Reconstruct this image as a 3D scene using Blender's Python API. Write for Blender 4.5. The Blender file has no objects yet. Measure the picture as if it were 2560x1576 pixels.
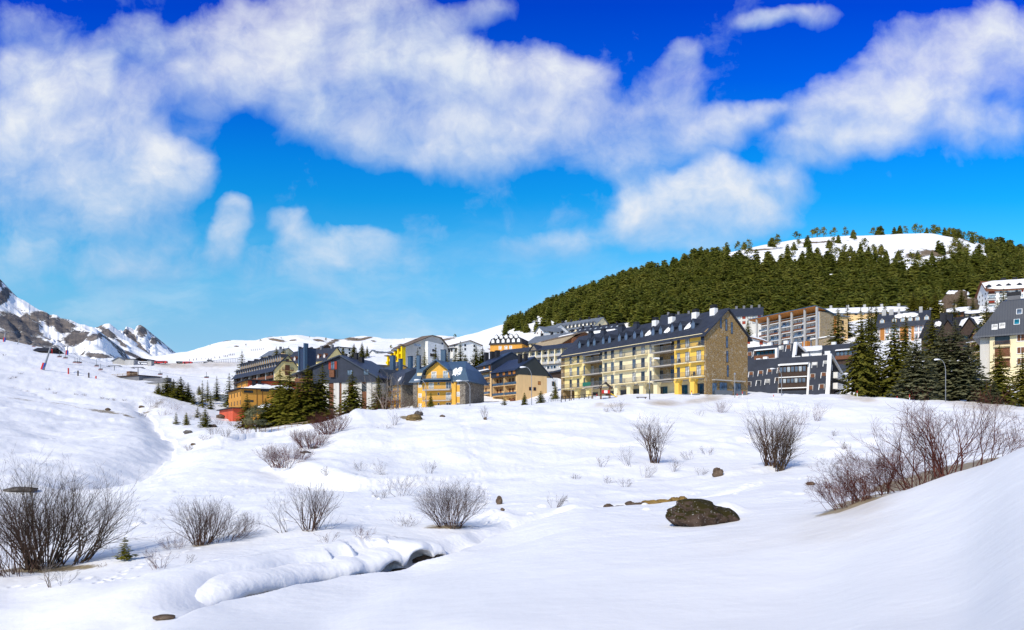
import bpy, math, random
import numpy as np
from mathutils import Vector, Matrix

C = bpy.context.scene.collection
SC = bpy.context.scene
R = math.radians
F, CX, HY = 1728.0, 1280.0, 1090.0     # focal length, centre column and eye-level row of the photograph (2560 px wide)

# ---------------------------------------------------------------- camera
cam_d = bpy.data.cameras.new('camera')
cam = bpy.data.objects.new('camera', cam_d); C.objects.link(cam)
cam_d.sensor_width = 36.0
cam_d.lens = 36.0 * F / 2560.0
cam_d.shift_y = (HY - 788.0) / 2560.0
cam_d.clip_start = 0.1
cam_d.clip_end = 30000
cam.location = (0, 0, 0)
cam.rotation_euler = (R(90), 0, 0)
SC.camera = cam

# ---------------------------------------------------------------- light
SUN_EL = R(38)
SX, SY = -0.52, -0.85                    # horizontal direction towards the sun
SUN_ROT = math.atan2(SX, SY)
sd = bpy.data.lights.new('sun', 'SUN'); sd.energy = 4.0; sd.angle = R(0.5); sd.color = (1.0, 0.93, 0.80)
so = bpy.data.objects.new('sun', sd); C.objects.link(so)
h = math.hypot(SX, SY)
sun_dir = Vector((SX/h*math.cos(SUN_EL), SY/h*math.cos(SUN_EL), math.sin(SUN_EL)))
so.rotation_euler = sun_dir.to_track_quat('Z', 'Y').to_euler()
so.location = (0, 0, 300)
SC.view_settings.view_transform = 'Standard'
SC.view_settings.look = 'None'
SC.view_settings.gamma = 1
SC.view_settings.exposure = 0.0
SC.cycles.max_bounces = 6
SC.cycles.diffuse_bounces = 3
SC.cycles.glossy_bounces = 2
SC.cycles.transparent_max_bounces = 6

# ---------------------------------------------------------------- sky: graded Nishita sky with cumulus clouds fixed in direction space
W = bpy.data.worlds.new('World'); SC.world = W; W.use_nodes = True
def _sky():
    nt = W.node_tree; N = nt.nodes; L = nt.links
    for n in list(N): N.remove(n)
    out = N.new('ShaderNodeOutputWorld'); bg = N.new('ShaderNodeBackground'); bg.inputs['Strength'].default_value = 0.1
    L.new(bg.outputs[0], out.inputs[0])

    def math_(tree, op, a, b=None, c=None, clamp=False):
        n = tree.nodes.new('ShaderNodeMath'); n.operation = op; n.use_clamp = clamp
        for i, v in enumerate((a, b, c)):
            if v is None: continue
            if isinstance(v, (int, float)): n.inputs[i].default_value = v
            else: tree.links.new(v, n.inputs[i])
        return n.outputs[0]

    def vec(tree, op, a, b=None, out=0):
        n = tree.nodes.new('ShaderNodeVectorMath'); n.operation = op
        for i, v in enumerate((a, b)):
            if v is None: continue
            if isinstance(v, tuple): n.inputs[i].default_value = v
            else: tree.links.new(v, n.inputs[i])
        return n.outputs[out]

    # cloud masses: centre, radii (thousandths of the focal length grid), weight
    blobs = [
        # left mass with its bright right lobe
        (70, 260, 170, 120, .9), (190, 300, 190, 130, 1.0), (90, 390, 200, 110, .9), (300, 390, 150, 95, .8), (180, 500, 260, 80, .7), (430, 420, 88, 64, 1.3), (390, 470, 80, 60, .7), (310, 260, 120, 80, .6), (300, 560, 180, 60, .4),
        (50, 70, 130, 60, .62), (160, 150, 120, 60, .5), (30, 170, 90, 50, .5),
        # long central mass, thick at the top left, long belly to the right
        (330, 120, 110, 70, .55), (480, 170, 150, 90, .9), (620, 110, 170, 100, .95), (620, 210, 170, 70, .8), (780, 60, 170, 90, .95), (800, 190, 190, 100, 1.0), (960, 70, 130, 90, 1.0), (1000, 190, 170, 100, 1.0), (800, 310, 120, 55, .85), (940, 320, 170, 75, .85),
        (1160, 220, 170, 95, 1.05), (1150, 330, 190, 80, .95), (1320, 230, 160, 100, 1.05), (1450, 240, 90, 80, .75), (1330, 340, 160, 70, .8), (1180, 400, 170, 45, .6), (1020, 385, 110, 40, .5), (1180, 40, 90, 30, .5), (1100, 90, 70, 50, .5),
        # middle right column
        (1700, 130, 45, 40, .7), (1680, 210, 75, 70, .85), (1640, 300, 110, 75, .95), (1560, 390, 105, 60, .85), (1760, 330, 90, 60, .75), (1860, 290, 80, 34, .75), (1950, 275, 60, 25, .4), (1500, 330, 60, 60, .5),
        # bright cumulus above the hill
        (1680, 500, 125, 70, 1.5), (1780, 450, 75, 60, 1.6), (1640, 560, 115, 62, 1.4), (1780, 550, 135, 72, 1.4), (1930, 470, 95, 55, 1.3), (1930, 550, 90, 55, 1.0), (1700, 620, 90, 36, .6), (1850, 510, 70, 40, .7),
        # right mass
        (2350, 90, 130, 60, .75), (2480, 90, 110, 80, .85), (2280, 190, 170, 80, 1.0), (2460, 200, 150, 110, .95), (2130, 270, 130, 70, .9), (2280, 290, 160, 70, .9), (2060, 350, 100, 50, .75), (2180, 360, 100, 40, .6), (2480, 330, 120, 60, .75), (2000, 400, 80, 30, .35), (1990, 45, 110, 24, .72), (1900, 50, 60, 20, .4),
        # small puffs and low veils
        (578, 525, 44, 42, 1.3), (558, 590, 52, 50, 1.4), (545, 645, 44, 34, .8), (740, 565, 60, 34, .7), (770, 610, 60, 36, .7), (880, 600, 90, 48, 1.05), (850, 650, 80, 30, .5), (1400, 600, 120, 36, .5), (1250, 620, 90, 30, .3), (620, 680, 500, 60, .22), (130, 650, 400, 90, .3),
    ]
    g = bpy.data.node_groups.new('cloud_mass', 'ShaderNodeTree')
    g.interface.new_socket('P', in_out='INPUT', socket_type='NodeSocketVector')
    g.interface.new_socket('D', in_out='OUTPUT', socket_type='NodeSocketVector')
    gi = g.nodes.new('NodeGroupInput'); go = g.nodes.new('NodeGroupOutput')
    def vmadd(a, b, c):
        n = g.nodes.new('ShaderNodeVectorMath'); n.operation = 'MULTIPLY_ADD'
        for i, v in enumerate((a, b, c)):
            if isinstance(v, tuple): n.inputs[i].default_value = v
            else: g.links.new(v, n.inputs[i])
        return n.outputs[0]
    acc = None
    for (x, y, rx, ry, w) in blobs:
        sx, sy = 1000/rx/1.5, 1000/ry/1.5
        d = vmadd(gi.outputs[0], (sx, sy, 0.0), (-x/1000*sx, -y/1000*sy, 1.0))      # (dx, dy, 1)
        k = math_(g, 'MAXIMUM', math_(g, 'SUBTRACT', 2.0, vec(g, 'DOT_PRODUCT', d, d, out=1)), 0.0)
        k = math_(g, 'MULTIPLY', math_(g, 'MULTIPLY', k, k), w)
        n = g.nodes.new('ShaderNodeVectorMath'); n.operation = 'SCALE'; g.links.new(d, n.inputs[0]); g.links.new(k, n.inputs['Scale'])
        acc = n.outputs[0] if acc is None else vec(g, 'ADD', acc, n.outputs[0])         # sums (k dx, k dy, k)
    g.links.new(acc, go.inputs[0])

    tc = N.new('ShaderNodeTexCoord')
    sep = N.new('ShaderNodeSeparateXYZ'); L.new(tc.outputs['Generated'], sep.inputs[0])
    ay = math_(nt, 'MAXIMUM', math_(nt, 'ABSOLUTE', sep.outputs[1]), 0.05)
    cx = math_(nt, 'MULTIPLY_ADD', math_(nt, 'DIVIDE', sep.outputs[0], ay), F/1000, CX/1000)
    el = math_(nt, 'DIVIDE', sep.outputs[2], ay)
    cy = math_(nt, 'MULTIPLY_ADD', el, -F/1000, HY/1000)
    comb = N.new('ShaderNodeCombineXYZ'); L.new(cx, comb.inputs[0]); L.new(cy, comb.inputs[1])
    P0 = comb.outputs[0]

    def noise(p, scale, detail, rough, lac=2.0, color=False, dist=0.0):
        n = N.new('ShaderNodeTexNoise'); n.noise_dimensions = '3D'
        n.inputs['Scale'].default_value = scale; n.inputs['Detail'].default_value = detail
        n.inputs['Roughness'].default_value = rough; n.inputs['Lacunarity'].default_value = lac; n.inputs['Distortion'].default_value = dist
        L.new(p, n.inputs['Vector'])
        return n.outputs['Color' if color else 0]

    warp = vec(nt, 'SUBTRACT', noise(P0, 2.6, 2, .5, color=True), (.5, .5, .5))
    P1 = vec(nt, 'ADD', P0, vec(nt, 'MULTIPLY', warp, (.14, .11, 0)))
    warp2 = vec(nt, 'SUBTRACT', noise(P0, 10.0, 3, .55, color=True), (.5, .5, .5))
    P1 = vec(nt, 'ADD', P1, vec(nt, 'MULTIPLY', warp2, (.055, .05, 0)))

    gn = N.new('ShaderNodeGroup'); gn.node_tree = g; L.new(P1, gn.inputs[0])
    sp = N.new('ShaderNodeSeparateXYZ'); L.new(gn.outputs[0], sp.inputs[0])
    mass = sp.outputs[2]
    M0 = math_(nt, 'DIVIDE', mass, math_(nt, 'ADD', mass, .75))
    belly = math_(nt, 'DIVIDE', sp.outputs[1], math_(nt, 'ADD', mass, .08))        # -1 crown .. 1 underside
    def ramp(v, a, b, smooth=True):
        n = N.new('ShaderNodeMapRange'); n.interpolation_type = 'SMOOTHSTEP' if smooth else 'LINEAR'; n.clamp = True
        L.new(v, n.inputs['Value']); n.inputs['From Min'].default_value = a; n.inputs['From Max'].default_value = b
        return n.outputs[0]
    fb = noise(P1, 4.6, 11, .60)
    fb_l = noise(vec(nt, 'ADD', P1, (-.02, -.03, 0)), 4.6, 4, .55)
    fb_fine = noise(P1, 14.0, 7, .62)
    dens = math_(nt, 'ADD', M0, math_(nt, 'MULTIPLY', math_(nt, 'SUBTRACT', fb, .5), 1.35))
    dens = math_(nt, 'ADD', dens, math_(nt, 'MULTIPLY', math_(nt, 'SUBTRACT', fb_fine, .5), .30))
    # crisp towards the sun-facing crowns, dissolving towards the underside
    soft = math_(nt, 'MULTIPLY_ADD', belly, .34, .78)
    a0 = math_(nt, 'DIVIDE', math_(nt, 'SUBTRACT', dens, .08), soft, clamp=True)
    alpha = math_(nt, 'MULTIPLY', math_(nt, 'POWER', a0, 1.0), .97)
    lit = math_(nt, 'MULTIPLY', belly, -.7)
    lit = math_(nt, 'ADD', lit, math_(nt, 'MULTIPLY', math_(nt, 'SUBTRACT', fb, fb_l), 1.1))
    lit = math_(nt, 'ADD', lit, math_(nt, 'MULTIPLY', math_(nt, 'SUBTRACT', noise(P1, 2.3, 3, .5), .5), 1.9))
    lit = math_(nt, 'ADD', lit, math_(nt, 'MULTIPLY', math_(nt, 'SUBTRACT', fb_fine, .5), .25))
    lit = math_(nt, 'ADD', lit, math_(nt, 'MULTIPLY', math_(nt, 'SUBTRACT', M0, .5), .9))
    lit = math_(nt, 'ADD', lit, .62, clamp=True)

    # low haze near the horizon and thin veil
    veil = noise(vec(nt, 'MULTIPLY', P1, (1.0, 3.0, 1)), 2.5, 6, .6)

    sky = N.new('ShaderNodeTexSky'); sky.sky_type = 'NISHITA'; sky.sun_disc = False
    sky.sun_elevation = SUN_EL; sky.sun_rotation = SUN_ROT; sky.altitude = 1500; sky.air_density = 1.0; sky.dust_density = .6; sky.ozone_density = 2.0
    grade = N.new('ShaderNodeValToRGB')
    e = math_(nt, 'MULTIPLY', el, 1/2.8, clamp=True)     # slope 0 .. 2.8
    L.new(e, grade.inputs[0])
    stops = SKY_GRADE
    cr = grade.color_ramp; cr.interpolation = 'LINEAR'
    cr.elements[0].position = stops[0][0]; cr.elements[0].color = (*stops[0][1], 1)
    cr.elements[1].position = stops[-1][0]; cr.elements[1].color = (*stops[-1][1], 1)
    for p, c in stops[1:-1]:
        q = cr.elements.new(p); q.color = (*c, 1)
    mul = N.new('ShaderNodeMix'); mul.data_type = 'RGBA'; mul.blend_type = 'MULTIPLY'; mul.inputs[0].default_value = 1.0
    L.new(sky.outputs[0], mul.inputs[6]); L.new(grade.outputs[0], mul.inputs[7])
    gain = N.new('ShaderNodeMix'); gain.data_type = 'RGBA'; gain.blend_type = 'MULTIPLY'; gain.inputs[0].default_value = 1.0
    L.new(mul.outputs[2], gain.inputs[6]); gain.inputs[7].default_value = (SKY_GAIN, SKY_GAIN, SKY_GAIN, 1)

    def mixc(f, a, b):
        n = N.new('ShaderNodeMix'); n.data_type = 'RGBA'
        L.new(f, n.inputs[0])
        for i, v in ((6, a), (7, b)):
            if isinstance(v, tuple): n.inputs[i].default_value = v
            else: L.new(v, n.inputs[i])
        return n.outputs[2]
    base = mixc(math_(nt, 'MULTIPLY', ramp(veil, .42, .7), math_(nt, 'MULTIPLY', math_(nt, 'MULTIPLY', ramp(el, .36, .08), ramp(cx, 2.5, 1.1)), .55)), gain.outputs[2], (6.2, 7.9, 9.4, 1))
    cloud = mixc(lit, (3.2, 5.3, 8.3, 1), (8.3, 8.7, 9.3, 1))
    final = mixc(alpha, base, cloud)
    L.new(final, bg.inputs['Color'])
    W.cycles.sampling_method = 'MANUAL'; W.cycles.sample_map_resolution = 512

SKY_GAIN = 4.0
SKY_GRADE = [(0.0, (.187, .228, .291)), (0.198, (.2224, .3068, .3249)), (0.240, (.2205, .3396, .3495)), (0.322, (.1664, .3837, .4042)),
             (0.405, (.0659, .3729, .4479)), (0.488, (.0121, .3328, .4830)), (0.570, (.0049, .2900, .5290)), (0.736, (0, .1590, .5782)), (0.893, (0, .0964, .5519)),
             (1.05, (.05, .14, .50)), (2.0, (.52, .48, .46)), (4.0, (.52, .48, .46))]
SKY_GRADE = [(p/4, c) for p, c in SKY_GRADE]
_sky()
# ---------------------------------------------------------------- materials
class NT:
    def __init__(self, name):
        self.m = bpy.data.materials.new(name); self.m.use_nodes = True
        self.t = self.m.node_tree; self.N = self.t.nodes; self.L = self.t.links
        self.b = self.N['Principled BSDF']
        self._tc = None
    def coord(self, kind='Object', scale=None):
        if self._tc is None: self._tc = self.N.new('ShaderNodeTexCoord')
        o = self._tc.outputs[kind]
        if scale is not None:
            mp = self.N.new('ShaderNodeMapping'); mp.inputs['Scale'].default_value = scale
            self.L.new(o, mp.inputs[0]); o = mp.outputs[0]
        return o
    def geo(self, out='Position'):
        return self.N.new('ShaderNodeNewGeometry').outputs[out]
    def noise(self, v, scale, detail=3, rough=.5, out=0):
        n = self.N.new('ShaderNodeTexNoise'); n.inputs['Scale'].default_value = scale
        n.inputs['Detail'].default_value = detail; n.inputs['Roughness'].default_value = rough
        self.L.new(v, n.inputs['Vector']); return n.outputs[out]
    def ramp(self, v, stops):
        n = self.N.new('ShaderNodeValToRGB'); self.L.new(v, n.inputs[0]); cr = n.color_ramp
        f = lambda c: (*c, 1) if len(c) == 3 else c
        cr.elements[0].position = stops[0][0]; cr.elements[0].color = f(stops[0][1])
        cr.elements[1].position = stops[-1][0]; cr.elements[1].color = f(stops[-1][1])
        for p, c in stops[1:-1]:
            q = cr.elements.new(p); q.color = f(c)
        return n.outputs[0]
    def math(self, op, a, b=None, c=None, clamp=False):
        n = self.N.new('ShaderNodeMath'); n.operation = op; n.use_clamp = clamp
        for i, v in enumerate((a, b, c)):
            if v is None: continue
            if isinstance(v, (int, float)): n.inputs[i].default_value = v
            else: self.L.new(v, n.inputs[i])
        return n.outputs[0]
    def mix(self, f, a, b, blend='MIX'):
        n = self.N.new('ShaderNodeMix'); n.data_type = 'RGBA'; n.blend_type = blend
        for i, v in ((0, f), (6, a), (7, b)):
            if isinstance(v, tuple): n.inputs[i].default_value = (*v, 1) if len(v) == 3 else v
            elif isinstance(v, (int, float)): n.inputs[i].default_value = v
            else: self.L.new(v, n.inputs[i])
        return n.outputs[2]
    def color(self, v):
        if isinstance(v, tuple): self.b.inputs['Base Color'].default_value = (*v, 1)
        else: self.L.new(v, self.b.inputs['Base Color'])
    def set(self, rough=.7, spec=.3, metal=0):
        self.b.inputs['Roughness'].default_value = rough
        self.b.inputs['Specular IOR Level'].default_value = spec
        self.b.inputs['Metallic'].default_value = metal
    def bump(self, h, strength=.4, dist=.05):
        n = self.N.new('ShaderNodeBump'); n.inputs['Strength'].default_value = strength; n.inputs['Distance'].default_value = dist
        self.L.new(h, n.inputs['Height']); self.L.new(n.outputs[0], self.b.inputs['Normal']); return n
    def sep(self, v):
        n = self.N.new('ShaderNodeSeparateXYZ'); self.L.new(v, n.inputs[0]); return n.outputs

M = {}
def srgb(r, g, b):
    f = lambda c: (c/255/12.92) if c/255 <= .04045 else ((c/255+.055)/1.055)**2.4
    return (f(r), f(g), f(b))

def paint(name, col, var=.12, scale=.6, rough=.75, spec=.25, grain=0.0, streak=False):
    """rendered or painted surface: a base colour with faint weathering"""
    n = NT(name)
    p = n.coord('Object', (1, 1, .25) if streak else None)
    k = n.noise(p, scale, 5, .6)
    lo = tuple(c*(1-var*1.3) for c in col); hi = tuple(min(1, c*(1+var)) for c in col)
    n.color(n.ramp(k, [(.3, lo), (.7, hi)]))
    n.set(rough, spec)
    if grain: n.bump(n.noise(n.coord(), 14, 3), grain, .03)
    M[name] = n.m
    return n.m

def seams(name, col, pitch, axis=0, var=.1, rough=.4, spec=.5, strength=.5, depth=.05):
    """standing seam metal or vertical boarding: ribs at a fixed pitch along one object axis"""
    n = NT(name)
    s = n.sep(n.coord())
    w = n.math('FRACT', n.math('DIVIDE', s[axis], pitch))
    rib = n.math('LESS_THAN', n.math('ABSOLUTE', n.math('SUBTRACT', w, .5)), .09)
    k = n.noise(n.coord(), .35, 5, .6)
    n.color(n.ramp(k, [(.3, tuple(c*(1-var*1.5) for c in col)), (.7, tuple(c*(1+var) for c in col))]))
    n.set(rough, spec)
    n.bump(rib, strength, depth)
    M[name] = n.m
    return n.m

def masonry(name, cols, cell=1.0, rough=.9, mortar=(.18, .16, .14), stretch=(1, 1, 1.8), depth=.03):
    n = NT(name)
    v = n.N.new('ShaderNodeTexVoronoi'); v.inputs['Scale'].default_value = cell
    n.L.new(n.coord('Object', stretch), v.inputs['Vector'])
    sp = n.N.new('ShaderNodeSeparateColor'); n.L.new(v.outputs['Color'], sp.inputs[0])
    e = n.N.new('ShaderNodeTexVoronoi'); e.feature = 'DISTANCE_TO_EDGE'; e.inputs['Scale'].default_value = cell
    n.L.new(n.coord('Object', stretch), e.inputs['Vector'])
    st = [(i/(len(cols)-1)*.8+.1, c) for i, c in enumerate(cols)]
    base = n.ramp(sp.outputs[0], st)
    big = n.noise(n.coord(), .35, 4, .6)
    base = n.mix(n.math('MULTIPLY', n.ramp(big, [(.35, (0, 0, 0)), (.7, (1, 1, 1))]), .5), base, cols[len(cols)//2])
    pale = n.noise(n.coord(), 1.1, 6, .65)
    base = n.mix(n.ramp(pale, [(.56, (0, 0, 0)), (.66, (.75, .75, .75))]), base, tuple(min(1, c*1.15+.06) for c in cols[-1]))
    edge = n.math('LESS_THAN', e.outputs['Distance'], .05)
    n.color(n.mix(edge, base, mortar))
    n.set(rough, .15)
    n.bump(e.outputs['Distance'], .6, depth)
    M[name] = n.m
    return n.m

# snow -----------------------------------------------------------
def snow_mat(name, crust=1.0, dirt=None, rocks=None, tint=(.875, .868, .855)):
    n = NT(name)
    pos = n.geo()
    big = n.noise(pos, .05, 4, .55)
    col = n.ramp(big, [(.3, tuple(c*.965 for c in tint)), (.7, tuple(min(.93, c*1.02) for c in tint))])
    fine = n.noise(pos, 2.4, 4, .6)
    wind = n.N.new('ShaderNodeMapping'); wind.inputs['Scale'].default_value = (.9, 1.7, 1.4); wind.inputs['Rotation'].default_value = (0, 0, R(24))
    n.L.new(pos, wind.inputs[0])
    rip = n.noise(wind.outputs[0], 1.1, 5, .62)
    grain = n.noise(pos, 9.0, 3, .7)
    h_ = n.math('ADD', n.math('MULTIPLY', fine, .10), n.math('MULTIPLY', rip, .07))
    h_ = n.math('ADD', h_, n.math('MULTIPLY', grain, .06))
    h_ = n.math('ADD', h_, n.math('MULTIPLY', n.noise(pos, .55, 4, .6), .4))
    h_ = n.math('ADD', h_, n.math('MULTIPLY', n.noise(pos, 1.25, 3, .65), .24))
    h_ = n.math('ADD', h_, n.math('MULTIPLY', n.noise(pos, .30, 4, .6), .9))
    if dirt:
        a = n.N.new('ShaderNodeAttribute'); a.attribute_name = 'soil'
        m = n.math('ADD', a.outputs['Fac'], n.math('MULTIPLY', n.math('SUBTRACT', n.noise(pos, .55, 9, .75), .5), 1.9))
        soil = n.ramp(n.noise(pos, 2.2, 5, .6), [(.3, (.16, .115, .06)), (.6, (.34, .27, .16)), (.8, (.45, .38, .26))])
        col = n.mix(n.math('MULTIPLY', n.ramp(m, [(.30, (0, 0, 0)), (.5, (1, 1, 1))]), n.math('GREATER_THAN', a.outputs['Fac'], .02)), col, soil)
        a2 = n.N.new('ShaderNodeAttribute'); a2.attribute_name = 'grime'
        g_ = n.math('MULTIPLY', a2.outputs['Fac'], n.ramp(n.noise(pos, .35, 6, .65), [(.3, (.35, .35, .35)), (.65, (1, 1, 1))]))
        col = n.mix(g_, col, (.50, .40, .27))
    n.color(col)
    n.set(.55, .25)
    n.b.inputs['Sheen Weight'].default_value = 0
    cr_ = n.N.new('ShaderNodeAttribute'); cr_.attribute_name = 'crust'
    if dirt: h_ = n.math('MULTIPLY', h_, cr_.outputs['Fac'])
    n.bump(h_, .75*crust, .26)
    M[name] = n.m
    return n
snow_mat('snow', 1.0, dirt=True)
snow_mat('roof_snow', .8)

def rocky_snow(name, rock_cols, scale, lo, hi):
    """snow broken by bare rock; where the rock shows is a mesh attribute roughened by noise"""
    n = NT(name); pos = n.geo()
    a = n.N.new('ShaderNodeAttribute'); a.attribute_name = 'rock'
    nz = n.noise(pos, scale, 10, .72)
    n3 = n.noise(pos, scale*6, 6, .7)
    m = n.math('ADD', a.outputs['Fac'], n.math('MULTIPLY', n.math('SUBTRACT', nz, .5), 2.2))
    m = n.math('ADD', m, n.math('MULTIPLY', n.math('SUBTRACT', n3, .5), .9))
    k = n.ramp(m, [(lo, (0, 0, 0)), (hi, (1, 1, 1))])
    st = n.N.new('ShaderNodeMapping'); st.inputs['Scale'].default_value = (1, 1, 3.5); st.inputs['Rotation'].default_value = (0, R(38), 0)
    n.L.new(pos, st.inputs[0])
    rc = n.ramp(n.noise(st.outputs[0], scale*1.6, 7, .65), [(.28, rock_cols[0]), (.5, rock_cols[1]), (.72, rock_cols[2])])
    n.color(n.mix(k, (.87, .865, .855), rc))
    n.set(.8, .15)
    n.bump(n.math('MULTIPLY', n.noise(st.outputs[0], scale*3, 6, .7), k), .9, 2.2/scale*.04)
    M[name] = n.m
rocky_snow('mountain_rock', [(.07, .068, .075), (.16, .14, .13), (.30, .25, .21)], .011, .50, .64)
rocky_snow('hill_snow', [(.10, .075, .05), (.2, .15, .10), (.3, .23, .16)], .05, .45, .6)

# building finishes
paint('wall_cream', srgb(230, 214, 172), .06, streak=True)
paint('wall_yellow', srgb(234, 190, 84), .06, streak=True)
paint('wall_pale_yellow', srgb(231, 208, 142), .06, streak=True)
paint('wall_ochre', srgb(224, 170, 72), .07, streak=True)
paint('wall_orange', srgb(205, 146, 62), .08, streak=True)
paint('wall_salmon', srgb(205, 92, 62), .08, streak=True)
paint('wall_beige', srgb(222, 186, 132), .08, scale=.9, streak=True)
paint('wall_white', (.78, .77, .73), .06, streak=True)
paint('wall_offwhite', (.56, .53, .47), .09, streak=True)
paint('wall_grey', (.34, .33, .31), .1, streak=True)
paint('concrete', (.42, .41, .39), .12, streak=True, grain=.2)
paint('concrete_dark', (.16, .16, .17), .12)
paint('slab_edge', (.40, .37, .33), .1)
paint('trim_white', (.80, .79, .76), .04)
paint('wood_dark', (.055, .034, .024), .25, 2.0)
paint('wood_brown', (.16, .065, .03), .25, 2.0)
paint('wood_orange', (.42, .17, .04), .2, 2.0)
paint('wood_weathered', (.36, .27, .18), .2, 2.5)
paint('shutter_red', (.30, .04, .02), .12, 2.0)
paint('bright_yellow', srgb(245, 205, 10), .05)
paint('black_paint', (.018, .018, .02), .2, rough=.6)
paint('rail_metal', (.13, .14, .15), .1, rough=.45, spec=.5)
paint('galvanised', (.26, .27, .29), .08, rough=.45, spec=.5)
paint('red_paint', (.55, .035, .025), .1, rough=.5)
paint('blue_paint', (.03, .09, .35), .1, rough=.5)
paint('white_paint', (.80, .80, .80), .04, rough=.5)
paint('green_fabric', (.02, .13, .09), .1)
paint('plastic_yellow', (.75, .48, .02), .05, rough=.4)
paint('bus_white', (.78, .78, .78), .05, rough=.35, spec=.5)
paint('bus_red', (.62, .02, .02), .06, rough=.35, spec=.5)
paint('rubber', (.02, .02, .02), .2)
paint('roof_slate', (.030, .036, .052), .22, .9, rough=.6, spec=.35, grain=.5)
paint('roof_grey', (.14, .16, .19), .15, .7, rough=.65, grain=.4)
paint('roof_dark', (.022, .022, .026), .25, .8, rough=.7, grain=.5)
paint('slate_front', (.034, .040, .056), .16, .5, rough=.7, spec=.2, grain=.4)
paint('board_black', (.014, .011, .011), .25, 1.5, rough=.8)
paint('roof_blue', (.045, .085, .135), .12, .4, rough=.45, spec=.5)
paint('roof_wood', (.16, .12, .09), .25, 1.0, rough=.85)
paint('roof_tan', (.40, .31, .19), .12, .5, rough=.85)
seams('metal_navy', (.016, .028, .062), .55, 0, rough=.45)
seams('metal_blue', (.05, .095, .15), .6, 0, rough=.4)
seams('slate_boards', (.035, .040, .036), .38, 1, rough=.6, spec=.3)
seams('navy_boards', (.020, .026, .040), .42, 1, rough=.5, spec=.4)
seams('metal_slate', (.036, .044, .060), .5, 0, rough=.45)
masonry('stone_ochre', [(.16, .095, .038), (.26, .16, .055), (.34, .21, .072), (.25, .175, .09), (.40, .33, .23)], 4.6, mortar=(.17, .115, .06))
masonry('stone_grey', [(.07, .06, .05), (.14, .12, .10), (.22, .18, .13), (.30, .27, .22)], 2.6)
masonry('stone_tan', [(.2, .15, .08), (.34, .25, .13), (.42, .31, .16), (.3, .26, .2)], 2.2)

def glass(name, col, rough=.06):
    n = NT(name)
    k = n.noise(n.coord('Object'), .9, 2)
    n.color(n.ramp(k, [(.4, tuple(c*.6 for c in col)), (.6, tuple(c*1.4 for c in col))]))
    n.set(rough, .35); M[name] = n.m
glass('glass_dark', (.025, .03, .04))
glass('glass_blue', (.10, .14, .19))
glass('glass_pale', (.38, .43, .46))
glass('glass_teal', (.01, .14, .20))
glass('curtain', (.55, .54, .50), .3)

# vegetation and rock
def needle(name, lo, mid, hi, tone=False):
    n = NT(name)
    oi = n.N.new('ShaderNodeObjectInfo')
    k = n.noise(n.coord('Object'), .55, 4, .6)
    f = n.noise(n.coord('Object'), 4.5, 3, .6)
    v = n.math('ADD', n.math('MULTIPLY', k, .55), n.math('MULTIPLY', f, .45))
    rv = oi.outputs['Random']
    if tone: at = n.N.new('ShaderNodeAttribute'); at.attribute_name = 'tone'; rv = at.outputs['Fac']
    v = n.math('ADD', v, n.math('MULTIPLY', n.math('SUBTRACT', rv, .5), .20))
    n.color(n.ramp(v, [(.34, lo), (.5, mid), (.66, hi)]))
    n.set(.75, .15)
    # needles let some light through
    tr = n.N.new('ShaderNodeBsdfTranslucent'); n.L.new(n.b.inputs['Base Color'].links[0].from_socket, tr.inputs['Color'])
    mx = n.N.new('ShaderNodeMixShader'); mx.inputs[0].default_value = .45
    n.L.new(n.b.outputs[0], mx.inputs[1]); n.L.new(tr.outputs[0], mx.inputs[2]); n.L.new(mx.outputs[0], n.N['Material Output'].inputs[0])
    M[name] = n.m
needle('needle_olive', (.095, .098, .011), (.20, .185, .020), (.30, .26, .04))
needle('needle_dark', (.085, .088, .012), (.185, .175, .024), (.29, .25, .05))
needle('needle_blue', (.090, .095, .046), (.18, .18, .09), (.26, .25, .15))
needle('needle_forest', (.105, .125, .022), (.21, .225, .038), (.33, .31, .07))
needle('needle_wood', (.105, .125, .022), (.21, .225, .038), (.33, .31, .07), True)
def bark(name, lo, hi, sc=3.0):
    n = NT(name); n.color(n.ramp(n.noise(n.coord('Object'), sc, 4, .6), [(.35, lo), (.65, hi)])); n.set(.85, .1); M[name] = n.m
bark('bark', (.05, .035, .025), (.14, .105, .075))
bark('twig_grey', (.040, .026, .018), (.115, .082, .056), .8)
bark('twig_red', (0.064, 0.021, 0.017), (0.158, 0.056, 0.041), .9)
bark('twig_brown', (0.046, 0.026, 0.019), (0.124, 0.074, 0.053), .9)
bark('twig_pale', (.20, .16, .12), (.38, .33, .28), .9)
bark('litter', (.10, .065, .025), (.26, .18, .08), 4.0)
def rock(name, cols, moss=None):
    n = NT(name)
    k = n.noise(n.coord('Object'), 2.2, 8, .65)
    c = n.ramp(k, [(.3, cols[0]), (.55, cols[1]), (.75, cols[2])])
    if moss:
        s = n.sep(n.geo('Normal'))
        m = n.math('ADD', s[2], n.math('MULTIPLY', n.math('SUBTRACT', n.noise(n.coord('Object'), 1.6, 5, .6), .5), 1.6))
        c = n.mix(n.ramp(m, [(.25, (0, 0, 0)), (.6, (1, 1, 1))]), c, moss)
        sp = n.noise(n.coord('Object'), 11, 3, .6)
        c = n.mix(n.math('MULTIPLY', n.ramp(sp, [(.62, (0, 0, 0)), (.67, (1, 1, 1))]), .55), c, (.42, .39, .36))
    n.color(c); n.set(.9, .15); n.bump(n.noise(n.coord('Object'), 5, 7, .7), .8, .08); M[name] = n.m
rock('rock_brown', [(.05, .035, .025), (.13, .09, .06), (.24, .19, .14)])
rock('rock_mossy', [(.032, .022, .016), (.075, .050, .036), (.15, .11, .085)], (.030, .024, .005))
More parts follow.
